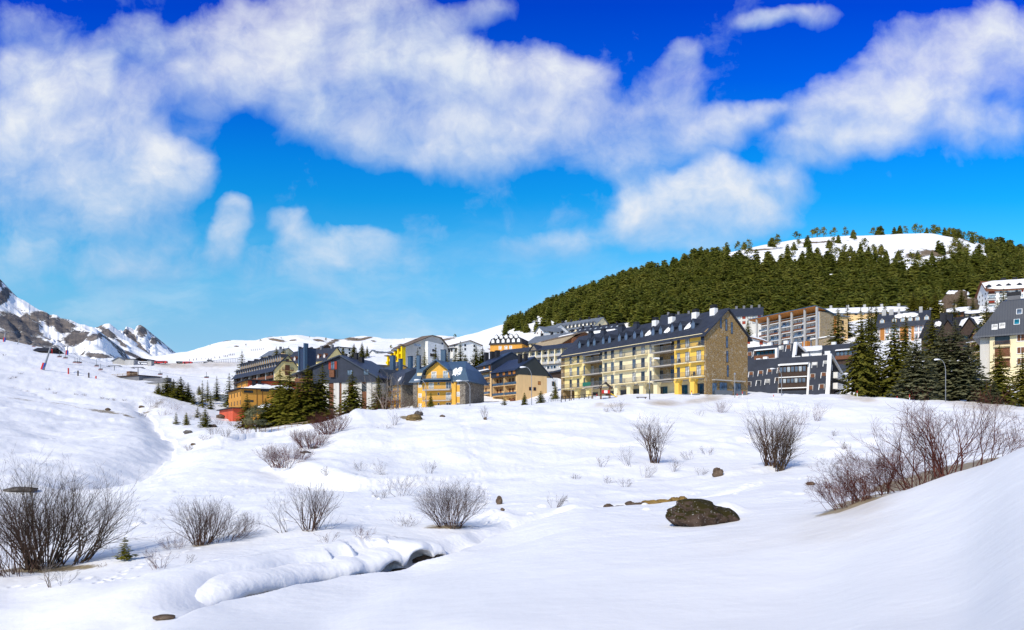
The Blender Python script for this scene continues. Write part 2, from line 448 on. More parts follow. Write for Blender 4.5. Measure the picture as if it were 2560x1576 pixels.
rock('rock_ochre', [(.12, .07, .02), (.27, .17, .05), (.36, .26, .12)])
rock('rock_grey', [(.06, .052, .045), (.14, .125, .11), (.26, .24, .21)])
n = NT('water'); n.color((.03, .035, .035)); n.set(.08, .6); n.bump(n.noise(n.geo(), 3.0, 3), .25, .03); M['water'] = n.m
# ---------------------------------------------------------------- helpers
def px2w(px, py, D):
    """point seen at (px, py) of the photograph, D metres in front of the camera"""
    return Vector(((px-CX)/F*D, D, (HY-py)/F*D))

class MB:
    """collects polygons; build() links them as ONE mesh object"""
    def __init__(self): self.v = []; self.f = []; self.mi = []; self.cur = 0
    def add(self, vs, fs):
        o = len(self.v); self.v += [tuple(p) for p in vs]
        for f in fs: self.f.append(tuple(i+o for i in f)); self.mi.append(self.cur)
    def mat(self, i): self.cur = i; return self
    def box(self, x0, x1, y0, y1, z0, z1):
        self.add([(x0,y0,z0),(x1,y0,z0),(x1,y1,z0),(x0,y1,z0),(x0,y0,z1),(x1,y0,z1),(x1,y1,z1),(x0,y1,z1)],
                 [(0,3,2,1),(4,5,6,7),(0,1,5,4),(1,2,6,5),(2,3,7,6),(3,0,4,7)])
        return self
    def prism(self, poly, a0, a1, axis='x'):
        """closed polygon swept along an axis: axis x: poly in (y,z); axis y: poly in (x,z); axis z: poly in (x,y)"""
        n = len(poly)
        mk = {'x': lambda p, a: (a, p[0], p[1]), 'y': lambda p, a: (p[0], a, p[1]), 'z': lambda p, a: (p[0], p[1], a)}[axis]
        vs = [mk(p, a0) for p in poly] + [mk(p, a1) for p in poly]
        fs = [tuple(range(n)), tuple(range(2*n-1, n-1, -1))] + [(i, i+n, (i+1) % n + n, (i+1) % n) for i in range(n)]
        self.add(vs, fs); return self
    def strip(self, line, thick, a0, a1, axis='x'):
        """roof-like sheet: a polyline in (h, z) given a vertical thickness and swept along an axis"""
        poly = [(p[0], p[1]) for p in line] + [(p[0], p[1]-thick) for p in reversed(line)]
        n = len(line); m = 2*n
        mk = {'x': lambda p, a: (a, p[0], p[1]), 'y': lambda p, a: (p[0], a, p[1])}[axis]
        vs = [mk(p, a0) for p in poly] + [mk(p, a1) for p in poly]
        fs = []
        for i in range(n-1):
            q = (i, i+1, m-2-i, m-1-i)
            fs += [q, tuple(k+m for k in reversed(q))]
        fs += [(i, i+m, (i+1) % m+m, (i+1) % m) for i in range(m)]
        self.add(vs, fs); return self
    def tube(self, pts, rads, n=6, cap=True):
        pts = [Vector(p) for p in pts]
        if isinstance(rads, (int, float)): rads = [rads]*len(pts)
        o = len(self.v); up = Vector((0, 0, 1)); prev = None
        for i, p in enumerate(pts):
            d = (pts[min(i+1, len(pts)-1)] - pts[max(i-1, 0)])
            d = d.normalized() if d.length > 1e-9 else up
            if prev is None:
                a = d.orthogonal().normalized()
            else:
                a = prev - d*prev.dot(d); a = a.normalized() if a.length > 1e-6 else d.orthogonal().normalized()
            prev = a; b = d.cross(a)
            for k in range(n):
                t = 2*math.pi*k/n
                self.v.append(tuple(p + (a*math.cos(t)+b*math.sin(t))*rads[i]))
        for i in range(len(pts)-1):
            for k in range(n):
                k2 = (k+1) % n
                self.f.append((o+i*n+k, o+i*n+k2, o+(i+1)*n+k2, o+(i+1)*n+k)); self.mi.append(self.cur)
        if cap:
            self.f.append(tuple(o+k for k in reversed(range(n)))); self.mi.append(self.cur)
            e = o+(len(pts)-1)*n; self.f.append(tuple(e+k for k in range(n))); self.mi.append(self.cur)
        return self
    def lathe(self, prof, n=12, c=(0, 0, 0)):
        o = len(self.v)
        for (r, z) in prof:
            for k in range(n):
                t = 2*math.pi*k/n; self.v.append((c[0]+r*math.cos(t), c[1]+r*math.sin(t), c[2]+z))
        for i in range(len(prof)-1):
            for k in range(n):
                k2 = (k+1) % n
                self.f.append((o+i*n+k, o+i*n+k2, o+(i+1)*n+k2, o+(i+1)*n+k)); self.mi.append(self.cur)
        return self
    def mesh(self, name, mats, smooth=False):
        me = bpy.data.meshes.new(name); me.from_pydata(self.v, [], self.f)
        for m in (mats if isinstance(mats, (list, tuple)) else [mats]): me.materials.append(M[m])
        me.polygons.foreach_set('material_index', self.mi)
        if smooth: me.polygons.foreach_set('use_smooth', [True]*len(self.f))
        me.validate(); me.update(); return me
    def build(self, name, mats, parent=None, smooth=False):
        return link(name, self.mesh(name, mats, smooth), parent)

def link(name, me, parent=None, loc=None, rot=None, scale=None):
    o = bpy.data.objects.new(name, me); C.objects.link(o)
    if parent is not None: o.parent = parent
    if loc is not None: o.location = loc
    if rot is not None: o.rotation_euler = rot
    if scale is not None: o.scale = scale
    return o

def tag(o, label=None, cat=None, group=None, kind=None):
    if label: o['label'] = label
    if cat: o['category'] = cat
    if group: o['group'] = group
    if kind: o['kind'] = kind
    return o

def empty(name, loc, rz=0.0):
    o = bpy.data.objects.new(name, None); C.objects.link(o); o.location = loc; o.rotation_euler = (0, 0, rz); o.empty_display_size = .5
    return o

def copy_tree(o, parent=None):
    c = o.copy(); C.objects.link(c)
    if parent is not None: c.parent = parent
    for ch in o.children: copy_tree(ch, c)
    return c

def np_mesh(name, co, quads, mats, smooth=True, attrs=None, mi=None):
    me = bpy.data.meshes.new(name)
    nf = len(quads); k = quads.shape[1]
    me.vertices.add(len(co)); me.vertices.foreach_set('co', np.ascontiguousarray(co, dtype=np.float32).ravel())
    me.loops.add(nf*k); me.loops.foreach_set('vertex_index', np.ascontiguousarray(quads, dtype=np.int32).ravel())
    me.polygons.add(nf)
    me.polygons.foreach_set('loop_start', np.arange(0, nf*k, k, dtype=np.int32))
    if smooth: me.polygons.foreach_set('use_smooth', np.ones(nf, dtype=bool))
    for m in (mats if isinstance(mats, (list, tuple)) else [mats]): me.materials.append(M[m])
    if mi is not None: me.polygons.foreach_set('material_index', np.ascontiguousarray(mi, dtype=np.int32))
    for a, vals in (attrs or {}).items():
        at = me.attributes.new(a, 'FLOAT', 'POINT'); at.data.foreach_set('value', np.ascontiguousarray(vals, dtype=np.float32))
    me.update(calc_edges=True); return me

_rs = np.random.RandomState(7)
_LAT = _rs.rand(256, 256)
def vnoise(x, y):
    x = np.asarray(x, dtype=np.float64); y = np.asarray(y, dtype=np.float64)
    xi = np.floor(x).astype(int); yi = np.floor(y).astype(int); fx = x-xi; fy = y-yi
    fx = fx*fx*fx*(fx*(fx*6-15)+10); fy = fy*fy*fy*(fy*(fy*6-15)+10)
    g = lambda i, j: _LAT[i & 255, j & 255]
    return (g(xi, yi)*(1-fx)+g(xi+1, yi)*fx)*(1-fy)+(g(xi, yi+1)*(1-fx)+g(xi+1, yi+1)*fx)*fy
def fbm(x, y, oct=4, gain=.5):
    s = 0; a = 1; t = 0
    for o in range(oct):
        s = s+a*(vnoise(x*2**o+17.3*o, y*2**o-9.1*o)-.5); t += a; a *= gain
    return s/t
def sstep(a, b, x):
    t = np.clip((x-a)/(b-a), 0, 1); return t*t*(3-2*t)
# ---------------------------------------------------------------- snow-covered ground
# profiles: for columns of the view, (distance, row) of the ground read off the photograph, turned into heights and joined into one sheet
PROF = {
 -500: [(3,1750),(10,1740),(16,1600),(20,1500),(27,1410),(40,1290),(56,1190),(80,1080),(100,1035),(130,985),(170,940),(210,900),(260,850),(320,810),(400,770),(440,762),(520,760)],
 -150: [(3,1750),(10,1740),(16,1650),(20,1530),(27,1430),(40,1325),(56,1222),(80,1120),(100,1075),(130,1028),(170,985),(210,950),(260,908),(320,868),(400,828),(440,821),(520,830)],
 0: [(3,1780),(10,1780),(14,1700),(16,1650),(18,1590),(20,1530),(24,1470),(27,1430),(32,1390),(40,1330),(48,1280),(56,1235),(65,1190),(80,1140),(100,1095),(130,1050),(170,1008),(210,975),(260,935),(320,895),(400,855),(440,848),(520,856)],
 200: [(3,1900),(10,1690),(13,1625),(16,1620),(18,1560),(20,1500),(22,1460),(26,1425),(30,1390),(35,1345),(45,1285),(55,1245),(65,1200),(80,1150),(100,1115),(130,1080),(170,1040),(210,1005),(260,965),(320,925),(400,895),(430,890),(520,900)],
 300: [(3,1950),(9,1690),(13,1612),(17,1580),(20,1485),(23,1443),(27,1393),(30,1372),(35,1330),(45,1275),(60,1212),(75,1172),(90,1135),(105,1108),(130,1078),(165,1048),(205,1018),(260,975),(320,942),(400,919),(450,915),(520,910)],
 400: [(3,2000),(9,1690),(13,1600),(17,1553),(20,1470),(25,1410),(30,1365),(35,1320),(45,1265),(60,1205),(75,1165),(85,1140),(100,1120),(125,1090),(160,1060),(200,1030),(260,985),(320,952),(400,926),(450,914),(520,910)],
 600: [(3,2100),(9,1690),(14,1590),(20,1500),(23,1425),(27,1378),(30,1350),(35,1310),(45,1255),(60,1195),(80,1140),(100,1115),(130,1085),(160,1068),(190,1062),(230,1050),(300,990),(380,935),(450,905),(520,898)],
 800: [(3,2100),(9,1700),(14,1590),(23,1458),(26,1395),(29,1350),(31,1330),(35,1300),(42,1265),(50,1225),(65,1170),(80,1125),(95,1092),(110,1066),(130,1066),(150,1062),(190,1050),(250,1005),(330,930),(420,893),(520,880)],
 900: [(3,2100),(9,1700),(14,1560),(24.5,1443),(27,1382),(30,1338),(33,1318),(38,1283),(45,1252),(55,1210),(68,1150),(80,1098),(95,1055),(108,1035),(120,1032),(150,1042),(190,1040),(250,990),(330,925),(420,888),(520,875)],
 1000: [(3,2100),(9,1710),(15,1525),(20,1470),(26,1427),(28.5,1368),(32,1328),(34,1318),(38,1280),(45,1245),(55,1205),(70,1145),(85,1088),(100,1044),(112,1026),(130,1028),(160,1030),(182,1028),(250,975),(300,920),(420,885),(520,870)],
 1200: [(3,2100),(9,1700),(11,1590),(15,1500),(20,1440),(25,1398),(29,1372),(31,1358),(34,1328),(38,1298),(45,1262),(55,1210),(70,1130),(85,1070),(100,1032),(115,1017),(135,1014),(160,1013),(190,1006),(250,960),(300,918),(400,878),(520,862)],
 1450: [(3,2050),(9,1660),(11,1575),(15,1475),(20,1400),(26,1340),(31,1306),(35,1287),(38,1277),(42,1252),(50,1215),(60,1170),(80,1088),(95,1038),(108,1010),(120,1000),(150,1001),(173,1000),(230,940),(270,925),(330,872),(400,862),(470,846),(520,836)],
 1700: [(3,1950),(6,1760),(9,1630),(11,1560),(15,1455),(20,1375),(26,1317),(31,1287),(36,1270),(40,1250),(50,1205),(60,1160),(80,1085),(95,1035),(108,1003),(118,990),(134,986),(170,975),(210,935),(250,920),(330,872),(400,850),(520,825)],
 2000: [(3,1900),(6,1690),(9,1590),(13,1470),(18,1360),(22,1306),(27,1274),(33,1247),(40,1215),(45,1195),(60,1140),(80,1078),(100,1022),(114,996),(125,991),(150,990),(165,986),(210,925),(280,885),(334,880),(400,815),(520,790)],
 2200: [(3,1850),(6,1640),(9,1520),(13,1400),(17,1307),(20,1256),(22,1242),(25,1262),(30,1245),(34,1228),(40,1195),(60,1130),(80,1075),(100,1022),(114,1002),(125,998),(150,990),(200,940),(280,858),(400,785),(520,770)],
 2400: [(3,1800),(6,1600),(8,1505),(11,1390),(15,1265),(18,1200),(20,1180),(23,1212),(30,1196),(40,1165),(60,1110),(80,1065),(103,1020),(116,1008),(140,1005),(160,975),(210,900),(280,850),(400,775),(520,755)],
 2560: [(3,1700),(6,1500),(10,1300),(14,1180),(18,1118),(21,1145),(30,1172),(40,1150),(60,1100),(80,1062),(105,1030),(120,1022),(135,1005),(160,940),(200,895),(280,845),(400,766),(520,745)],
 2800: [(3,1600),(6,1400),(10,1200),(14,1090),(18,1045),(22,1080),(30,1120),(40,1110),(60,1070),(80,1035),(105,1005),(135,985),(160,920),(200,880),(280,830),(400,745),(520,720)],
 3200: [(3,1500),(6,1300),(10,1120),(14,1040),(18,1000),(22,1030),(30,1060),(40,1050),(60,1020),(80,995),(105,965),(135,940),(160,890),(200,850),(280,800),(400,720),(520,690)],
}
_LD = np.linspace(math.log(2.0), math.log(520.0), 700)
_cols = sorted(PROF)
def _pchip(x, y, xi):
    x = np.array(x, float); y = np.array(y, float); h = np.diff(x); d = np.diff(y)/h
    m = np.zeros_like(y); m[0] = d[0]; m[-1] = d[-1]
    for i in range(1, len(x)-1):
        if d[i-1]*d[i] <= 0: m[i] = 0
        else:
            w1 = 2*h[i]+h[i-1]; w2 = h[i]+2*h[i-1]; m[i] = (w1+w2)/(w1/d[i-1]+w2/d[i])
    xi = np.clip(xi, x[0], x[-1]); k = np.clip(np.searchsorted(x, xi)-1, 0, len(x)-2); t = (xi-x[k])/h[k]
    return ((2*t**3-3*t**2+1)*y[k]+(t**3-2*t**2+t)*h[k]*m[k]+(-2*t**3+3*t**2)*y[k+1]+(t**3-t**2)*h[k]*m[k+1])
_T = []
for c in _cols:
    k = PROF[c]
    _T.append(_pchip([math.log(a) for a, _ in k], [(HY-b)/F*a for a, b in k], _LD))
_T = np.array(_T)
# resample the columns evenly and smooth between them
_CP = np.arange(-500, 3201, 20.0)
_H = np.array([[0.0]])
_tmp = np.empty((len(_CP), len(_LD)))
for j in range(len(_LD)): _tmp[:, j] = _pchip(_cols, _T[:, j], _CP)
_H = _tmp
for _ in range(2):
    p = np.pad(_H, ((2, 2), (0, 0)), 'edge'); _H = (p[:-4]+3*p[1:-3]+4*p[2:-2]+3*p[3:-1]+p[4:])/12

# stream channel: centre line in plan (x, y), half width
STREAM_PX = [(150,1655,14.2,.9),(330,1583,16.6,.9),(400,1556,17.9,.75),(500,1524,19.6,.6),(600,1500,21.0,.55),(700,1477,22.6,.6),(800,1457,24.2,.6),(900,1440,25.6,.6),(1000,1423,27.0,.75),(1080,1410,28.2,.85),
             (1140,1392,29.6,.6),(1200,1362,31.6,.42),(1300,1318,34.4,.35),(1450,1278,37.6,.42),(1560,1268,38.6,.5),(1640,1262,39.4,.5),(1740,1254,40.6,.45),(1850,1242,42.0,.3),(2000,1225,44.0,.2)]
_S = np.array([((a-CX)/F*d, d, w) for a, _, d, w in STREAM_PX])
# refine
_tt = np.linspace(0, len(_S)-1, 260)
_SX = np.stack([_pchip(range(len(_S)), _S[:, i], _tt) for i in range(3)], 1)
_wob = fbm(_tt*1.1, _tt*0+3.3, 2)
_SX[:, 1] += _wob*.7
_SX[:, 2] *= 1+fbm(_tt*.9, _tt*0+8.1, 2)*.8

_spx = np.interp(_tt, np.arange(len(_S)), [a for a, *_ in STREAM_PX])
ARCHES = [(1062, 36, 1.0), (988, 26, .72), (905, 24, .35), (1112, 14, .4)]
def arch_at(k):
    c = _spx[k]; o = np.zeros_like(c, dtype=float)
    for (p, w_, a_) in ARCHES: o = np.maximum(o, a_*np.sqrt(np.clip(1-((c-p)/w_)**2, 0, 1)))
    return o
def stream_sd(x, y):
    """distance from the channel's centre line (positive on the far side), index along it"""
    sh = x.shape; P = np.stack([x.ravel(), y.ravel()], 1)
    best = np.full(len(P), 1e9); idx = np.zeros(len(P), int); sd = np.zeros(len(P))
    near = (P[:, 1] > 11) & (P[:, 1] < 50) & (np.abs(P[:, 0]) < 26)
    ii = np.nonzero(near)[0]
    for s in range(0, len(ii), 20000):
        q = ii[s:s+20000]
        d = (P[q, None, 0]-_SX[None, :, 0])**2+(P[q, None, 1]-_SX[None, :, 1])**2
        k = d.argmin(1); idx[q] = k; best[q] = np.sqrt(d[np.arange(len(q)), k])
        k0 = np.clip(k-1, 0, len(_SX)-1); k1 = np.clip(k+1, 0, len(_SX)-1)
        tx = _SX[k1, 0]-_SX[k0, 0]; ty = _SX[k1, 1]-_SX[k0, 1]
        cr = tx*(P[q, 1]-_SX[k, 1])-ty*(P[q, 0]-_SX[k, 0])
        sd[q] = np.sign(cr)*best[q]
    sd[~near] = 99
    return sd.reshape(sh), idx.reshape(sh)

def base_z(x, y):
    y_ = np.maximum(y, 2.0)
    c = np.clip(CX+F*x/y_, -500, 3200); u = (c+500)/20.0
    v = (np.log(np.clip(y_, 2.0, 520.0))-_LD[0])/(_LD[1]-_LD[0])
    i = np.clip(u.astype(int), 0, len(_CP)-2); j = np.clip(v.astype(int), 0, len(_LD)-2); fu = u-i; fv = v-j
    return (_H[i, j]*(1-fu)+_H[i+1, j]*fu)*(1-fv)+(_H[i, j+1]*(1-fu)+_H[i+1, j+1]*fu)*fv

def _line(pts):
    p = np.array([((a-CX)/F*d, d) for a, d in pts]); t = np.linspace(0, len(p)-1, 120)
    q = np.stack([_pchip(range(len(p)), p[:, i], t) for i in range(2)], 1)
    q[:, 1] += fbm(t*2.3, t*0+len(pts), 3)*q[:, 1]*.03
    return q
# (column, distance) lines of gullies and of small breaks in the snow cover: width, depth, kind
FEATURES = [
    (_line([(180, 60), (280, 66), (350, 74), (405, 86), (432, 102), (440, 125), (405, 160), (365, 200), (340, 240)]), 4.5, -1.5, 'gully'),
    (_line([(1235, 79), (1330, 77), (1420, 76), (1520, 74), (1640, 72), (1690, 70)]), 1.6, .28, 'step'),
    (_line([(1170, 98), (1250, 96), (1330, 97), (1400, 99)]), 2.4, .25, 'step'),
    (_line([(1800, 72), (1850, 74), (1900, 74), (1980, 72), (2060, 74)]), 2.0, .35, 'step'),
    (_line([(2050, 70), (2120, 66), (2200, 68), (2300, 72)]), 2.2, .4, 'step'),
    (_line([(1900, 50), (1980, 54), (2060, 60), (2150, 62)]), 2.0, .35, 'step'),
    (_line([(560, 108), (640, 118), (740, 122), (800, 114), (850, 104), (880, 96)]), 3.0, .9, 'step'),
    (_line([(-100, 170), (60, 168), (150, 164), (250, 160), (330, 165)]), 4.0, .45, 'step'),
    (_line([(-100, 240), (40, 232), (110, 215), (200, 205), (330, 200)]), 5.0, -.8, 'gully'),
    (_line([(885, 108), (862, 98), (800, 86), (720, 74), (690, 68), (740, 62), (830, 56), (930, 52)]), 5.0, 1.25, 'step'),
    (_line([(640, 72), (700, 66), (760, 60), (830, 56), (900, 55)]), 3.0, .2, 'step'),
]
MOUNDS = [((p-CX)/F*d, d, r, a) for p, d, r, a in ((1812, 29.6, .8, .5), (1780, 28.9, .6, .22), (1250, 36.2, .9, .5), (1235, 38, .8, .35), (1122, 34.2, 1.4, .25), (1180, 31.4, .9, .3), (1830, 52, 1.6, .5), (1440, 37.6, 1.2, .35), (700, 90, 3, .8), (560, 110, 4, .9), (470, 100, 3, .7))]
def feature(x, y, line, wid, dep, kind):
    out = np.zeros_like(x); lo = line.min(0)-wid*3; hi = line.max(0)+wid*3
    m = (x > lo[0]) & (x < hi[0]) & (y > lo[1]) & (y < hi[1])
    if not m.any(): return out
    P = np.stack([x[m], y[m]], 1); r = np.empty(len(P))
    for s in range(0, len(P), 30000):
        q = P[s:s+30000]; d = (q[:, None, 0]-line[None, :, 0])**2+(q[:, None, 1]-line[None, :, 1])**2
        k = d.argmin(1); dd = np.sqrt(d[np.arange(len(q)), k]); k0 = np.clip(k-1, 0, 999); k1 = np.clip(k+1, 0, len(line)-1)
        sg = np.sign((line[k1, 0]-line[k0, 0])*(q[:, 1]-line[k, 1])-(line[k1, 1]-line[k0, 1])*(q[:, 0]-line[k, 0]))
        end = sstep(0, 12, k)*(1-sstep(len(line)-13, len(line)-1, k)); u = dd*sg/wid
        if kind == 'gully': r[s:s+30000] = dep*np.exp(-(u*1.2)**2)*end*(1+.4*(u > 0))
        else: r[s:s+30000] = dep*np.where(u > 0, np.exp(-u*1.1), -.25*np.exp(u*1.6))*end*sstep(-.12, .12, u) if False else dep*end*(sstep(-.25, .25, u)*np.exp(-np.maximum(u, 0)*.8)-.3*np.exp(-np.abs(u+.3)*2))
    out[m] = r; return out

def ground_z(x, y, detail=True):
    x = np.asarray(x, float); y = np.asarray(y, float)
    z = base_z(x, y)
    d = np.maximum(y, 4)
    # drifts and hollows, larger with distance
    z = z + fbm(x/9, y/9, 4)*np.clip(d/60, .12, 1.3)*1.25*sstep(6, 40, d)
    z = z + fbm(x/3.6+8, y/3.6, 3)*.20*sstep(24, 55, d)*(1-.5*sstep(90, 200, d))
    z = z + fbm(x/40+5, y/40, 3)*np.clip((d-70)/150, 0, 1)*3.0
    for line, wid, dep, kind in FEATURES:
        z = z + feature(x, y, line, wid, dep, kind)
    for (mx, my, mr, ma) in MOUNDS: z = z + ma*np.exp(-((x-mx)**2+(y-my)**2)/(mr*mr))
    if detail:
        z = z + fbm(x/1.6+3, y/1.6, 4)*np.clip(.03+d*.0016, .03, .22)
        z = z + np.maximum(fbm(x/.45, y/.9+4, 3)-.1, 0)*.10*sstep(30, 50, d)*(1-sstep(90, 140, d))
    sd, k = stream_sd(x, y)
    w = _SX[k, 2]
    on = sstep(12, 78, k)*(1-sstep(225, 255, k))
    # channel with a steep near lip and an undercut-looking far bank; puffy snow shelf behind
    deep = .95-.45*sstep(110, 150, k)
    near = 1-sstep(-w-.12, -w+.22, sd)              # 1 on the near bank, falls steeply into the channel
    ar = arch_at(k)
    rise = sstep(w*.35+1.1*ar, w+1.15-.55*sstep(110, 150, k)+1.2*ar, sd)     # far bank comes up as a rounded shoulder
    z = z - np.where((sd > -w-.2) & (sd < w+2.6), deep*(1-near)*(1-rise), 0)*on
    shelf = np.exp(-((sd-w-1.7)/1.2)**2)*(sd > 0)*.30*on*(1-sstep(100, 150, k))
    z = z + shelf
    return z

def _rows():
    r = []; d = 1.6
    while d < 540:
        r.append(d)
        if d < 12: d *= 1.022
        elif d < 45: d += max(.085, d*.0034)
        elif d < 130: d *= 1.0075
        else: d *= 1.011
    return np.array(r)
_D = _rows()
_tx = np.concatenate([np.linspace(-2.0, -.82, 40, endpoint=False), np.linspace(-.82, .82, 760), np.linspace(.82, 2.0, 41)[1:]])
_gx = _D[:, None]*_tx[None, :]; _gy = np.repeat(_D[:, None], len(_tx), 1)
_gz = ground_z(_gx, _gy)

# footprints and animal tracks pressed into the snow, and small fallen clods
def _tracks():
    r = np.random.RandomState(12); P = []
    def run(pts, step, side, rad, dep):
        q = np.array([((a-CX)/F*d, d) for a, d in pts]); seg = np.linalg.norm(np.diff(q, axis=0), axis=1); L = seg.sum(); cum = np.r_[0, np.cumsum(seg)]
        for k in range(int(L/step)):
            s = (k+.3*r.rand())*step; x = np.interp(s, cum, q[:, 0]); y = np.interp(s, cum, q[:, 1]); P.append((x+side*(1 if k % 2 else -1)+r.randn()*.05, y+r.randn()*.08, rad*(.8+.4*r.rand()), dep*(.7+.6*r.rand())))
    run([(40, 24), (200, 23.2), (330, 22.4), (480, 22.8), (560, 24), (700, 26.5)], .55, .10, .16, .07)
    run([(250, 22), (330, 24.5), (420, 27), (500, 29)], .5, .08, .14, .06)
    run([(1150, 105), (1160, 90), (1172, 78), (1185, 66), (1200, 56), (1215, 47), (1190, 40)], .8, .2, .30, .10)
    run([(1290, 100), (1300, 88), (1320, 80)], .8, .2, .3, .09)
    run([(540, 110), (640, 100), (760, 96), (860, 92)], .9, .2, .3, .09)
    for _ in range(260):
        D = math.exp(r.uniform(math.log(34), math.log(120))); P.append(((r.uniform(0, 2300)-CX)/F*D, D, r.uniform(.10, .22)*(1+D/110), -r.uniform(.03, .09)*(1+D/110)))
    for (x, y, rad, dep) in P:
        i0, i1 = np.searchsorted(_D, [y-rad*2.2, y+rad*2.2]); tx = x/y; j0, j1 = np.searchsorted(_tx, [tx-rad*2.4/y, tx+rad*2.4/y])
        if i1 <= i0 or j1 <= j0: continue
        dx = _gx[i0:i1, j0:j1]-x; dy = _gy[i0:i1, j0:j1]-y; q = (dx*dx+dy*dy)/(rad*rad)
        _gz[i0:i1, j0:j1] -= dep*(np.exp(-q*q)-.3*np.exp(-((np.sqrt(q)-1.35)/.4)**2))
_tracks()

# far apron so that the sheet reaches the horizon under hills and mountains
_far = np.array([600, 800, 1200, 2000, 3500, 6000, 9000.])
_fz = _gz[-1][None, :]*np.ones((len(_far), 1)) * np.linspace(.95, .2, len(_far))[:, None]
_gx = np.vstack([_gx, _far[:, None]*_tx[None, :]]); _gy = np.vstack([_gy, np.repeat(_far[:, None], len(_tx), 1)]); _gz = np.vstack([_gz, _fz])

# bare soil and grime, set by place in the valley (read at rows/columns of the view once, stored on the ground as attributes)
_pc = CX+F*_gx/_gy; _pr = HY-F*_gz/_gy
def ell(cx, cy, rx, ry, ang=0.0):
    a = math.radians(ang); dx = _pc-cx; dy = _pr-cy
    u = (dx*math.cos(a)+dy*math.sin(a))/rx; v = (-dx*math.sin(a)+dy*math.cos(a))/ry
    return np.clip(1.3-np.sqrt(u*u+v*v)*1.0, 0, 1)
def soil_mask():
    s = np.zeros_like(_pc)
    def put(cx, cy, rx, ry, ang, w, d0, d1):
        np.maximum(s, np.where((_gy > d0) & (_gy < d1), ell(cx, cy, rx, ry, ang)*w, 0), out=s)
    put(265, 1030, 70, 5, 8, .55, 120, 260); put(320, 1040, 30, 4, 15, .5, 120, 260); put(160, 1012, 90, 3, 10, .42, 120, 260); put(60, 1000, 80, 3, 9, .35, 120, 260)
    put(60, 975, 60, 3, 12, .3, 150, 300)
    put(1030, 1043, 26, 6, -8, .85, 80, 130); put(1045, 1052, 20, 4, -10, .6, 80, 130)
    put(2300, 1208, 170, 17, -9, .85, 22.5, 44); put(2140, 1262, 110, 16, -16, .8, 21, 38); put(2460, 1165, 110, 10, -6, .7, 22, 55)
    put(2400, 1172, 170, 15, -11, 1.0, 22.5, 62); put(100, 1424, 150, 9, -3, .75, 22, 30); put(1122, 1318, 70, 7, 0, .7, 31, 40); put(505, 1364, 50, 4, -6, .45, 24, 34); put(775, 1328, 26, 3, 0, .4, 26, 36)
    put(1010, 1043, 14, 4, 0, .6, 80, 130); put(385, 1018, 60, 10, -35, .4, 150, 300)
    put(1330, 822, 30, 5, -28, .7, 350, 520)
    return s
def grime_mask():
    g = np.zeros_like(_pc)
    def put(cx, cy, rx, ry, ang, w, d0, d1):
        np.maximum(g, np.where((_gy > d0) & (_gy < d1), sstep(0, 1, ell(cx, cy, rx, ry, ang))*w, 0), out=g)
    put(1660, 1008, 52, 9, 2, 1.0, 80, 140); put(1530, 1014, 60, 6, -3, .6, 80, 140); put(1760, 1000, 60, 8, -8, .9, 80, 140); put(1500, 1012, 16, 7, 0, .8, 80, 140)
    put(2150, 997, 60, 9, 8, .9, 90, 150); put(2460, 1015, 120, 16, 6, .8, 80, 145); put(2500, 1040, 70, 9, 4, .35, 80, 140)
    put(2100, 1320, 190, 55, -8, .28, 8, 30); put(1900, 1345, 180, 40, -6, .16, 8, 30); put(2150, 1275, 110, 22, -14, .5, 12, 27)
    put(440, 914, 70, 10, 3, 1.0, 300, 530); put(540, 912, 80, 9, 0, .85, 300, 530); put(500, 925, 110, 14, 0, .3, 300, 530)
    return g
_attrs = {'crust': (sstep(13, 36, _gy)*.72+.28).ravel(), 'soil': soil_mask().ravel(), 'grime': grime_mask().ravel()}
def grid_quads(nr, nc):
    a = (np.arange(nr-1)[:, None]*nc+np.arange(nc-1)[None, :]).ravel()
    return np.stack([a, a+1, a+nc+1, a+nc], 1)
_me = np_mesh('snow_ground', np.stack([_gx.ravel(), _gy.ravel(), _gz.ravel()], 1), grid_quads(*_gx.shape), 'snow', attrs=_attrs)
tag(link('snow_ground', _me), 'rolling snow covered valley floor with a narrow stream channel', 'ground', kind='structure')

def gz1(x, y): return float(ground_z(np.array([x]), np.array([y]))[0])
def hit(px, py, d0=5.0, d1=500.0):
    """first ground point seen at (px, py) at or beyond distance d0"""
    D = np.exp(np.linspace(math.log(d0), math.log(d1), 1500)); x = (px-CX)/F*D
    r = HY-F*ground_z(x, D)/D
    ok = np.nonzero(r <= py)[0]
    k = ok[0] if len(ok) else int(np.argmin(r))
    return Vector((x[k], D[k], float(ground_z(x[k:k+1], D[k:k+1])[0])))
def on_ground(px, D):
    x = (px-CX)/F*D; return Vector((x, D, gz1(x, D)))

# water in the channel
_wv = []; 
for k in range(0, len(_SX)):
    x, y, w = _SX[k]; k0, k1 = max(k-1, 0), min(k+1, len(_SX)-1)
    t = Vector((_SX[k1, 0]-_SX[k0, 0], _SX[k1, 1]-_SX[k0, 1], 0)).normalized(); nrm = Vector((-t.y, t.x, 0))
    z = float(base_z(np.array([x]), np.array([y]))[0])-.72
    for s in (-1, 1): _wv.append((x+nrm.x*w*s*.9, y+nrm.y*w*s*.9, z))
mb = MB(); mb.add(_wv, [(2*i, 2*i+1, 2*i+3, 2*i+2) for i in range(len(_SX)-1)])
tag(mb.build('stream', 'water'), 'dark narrow stream running between snow banks', 'stream', kind='structure')
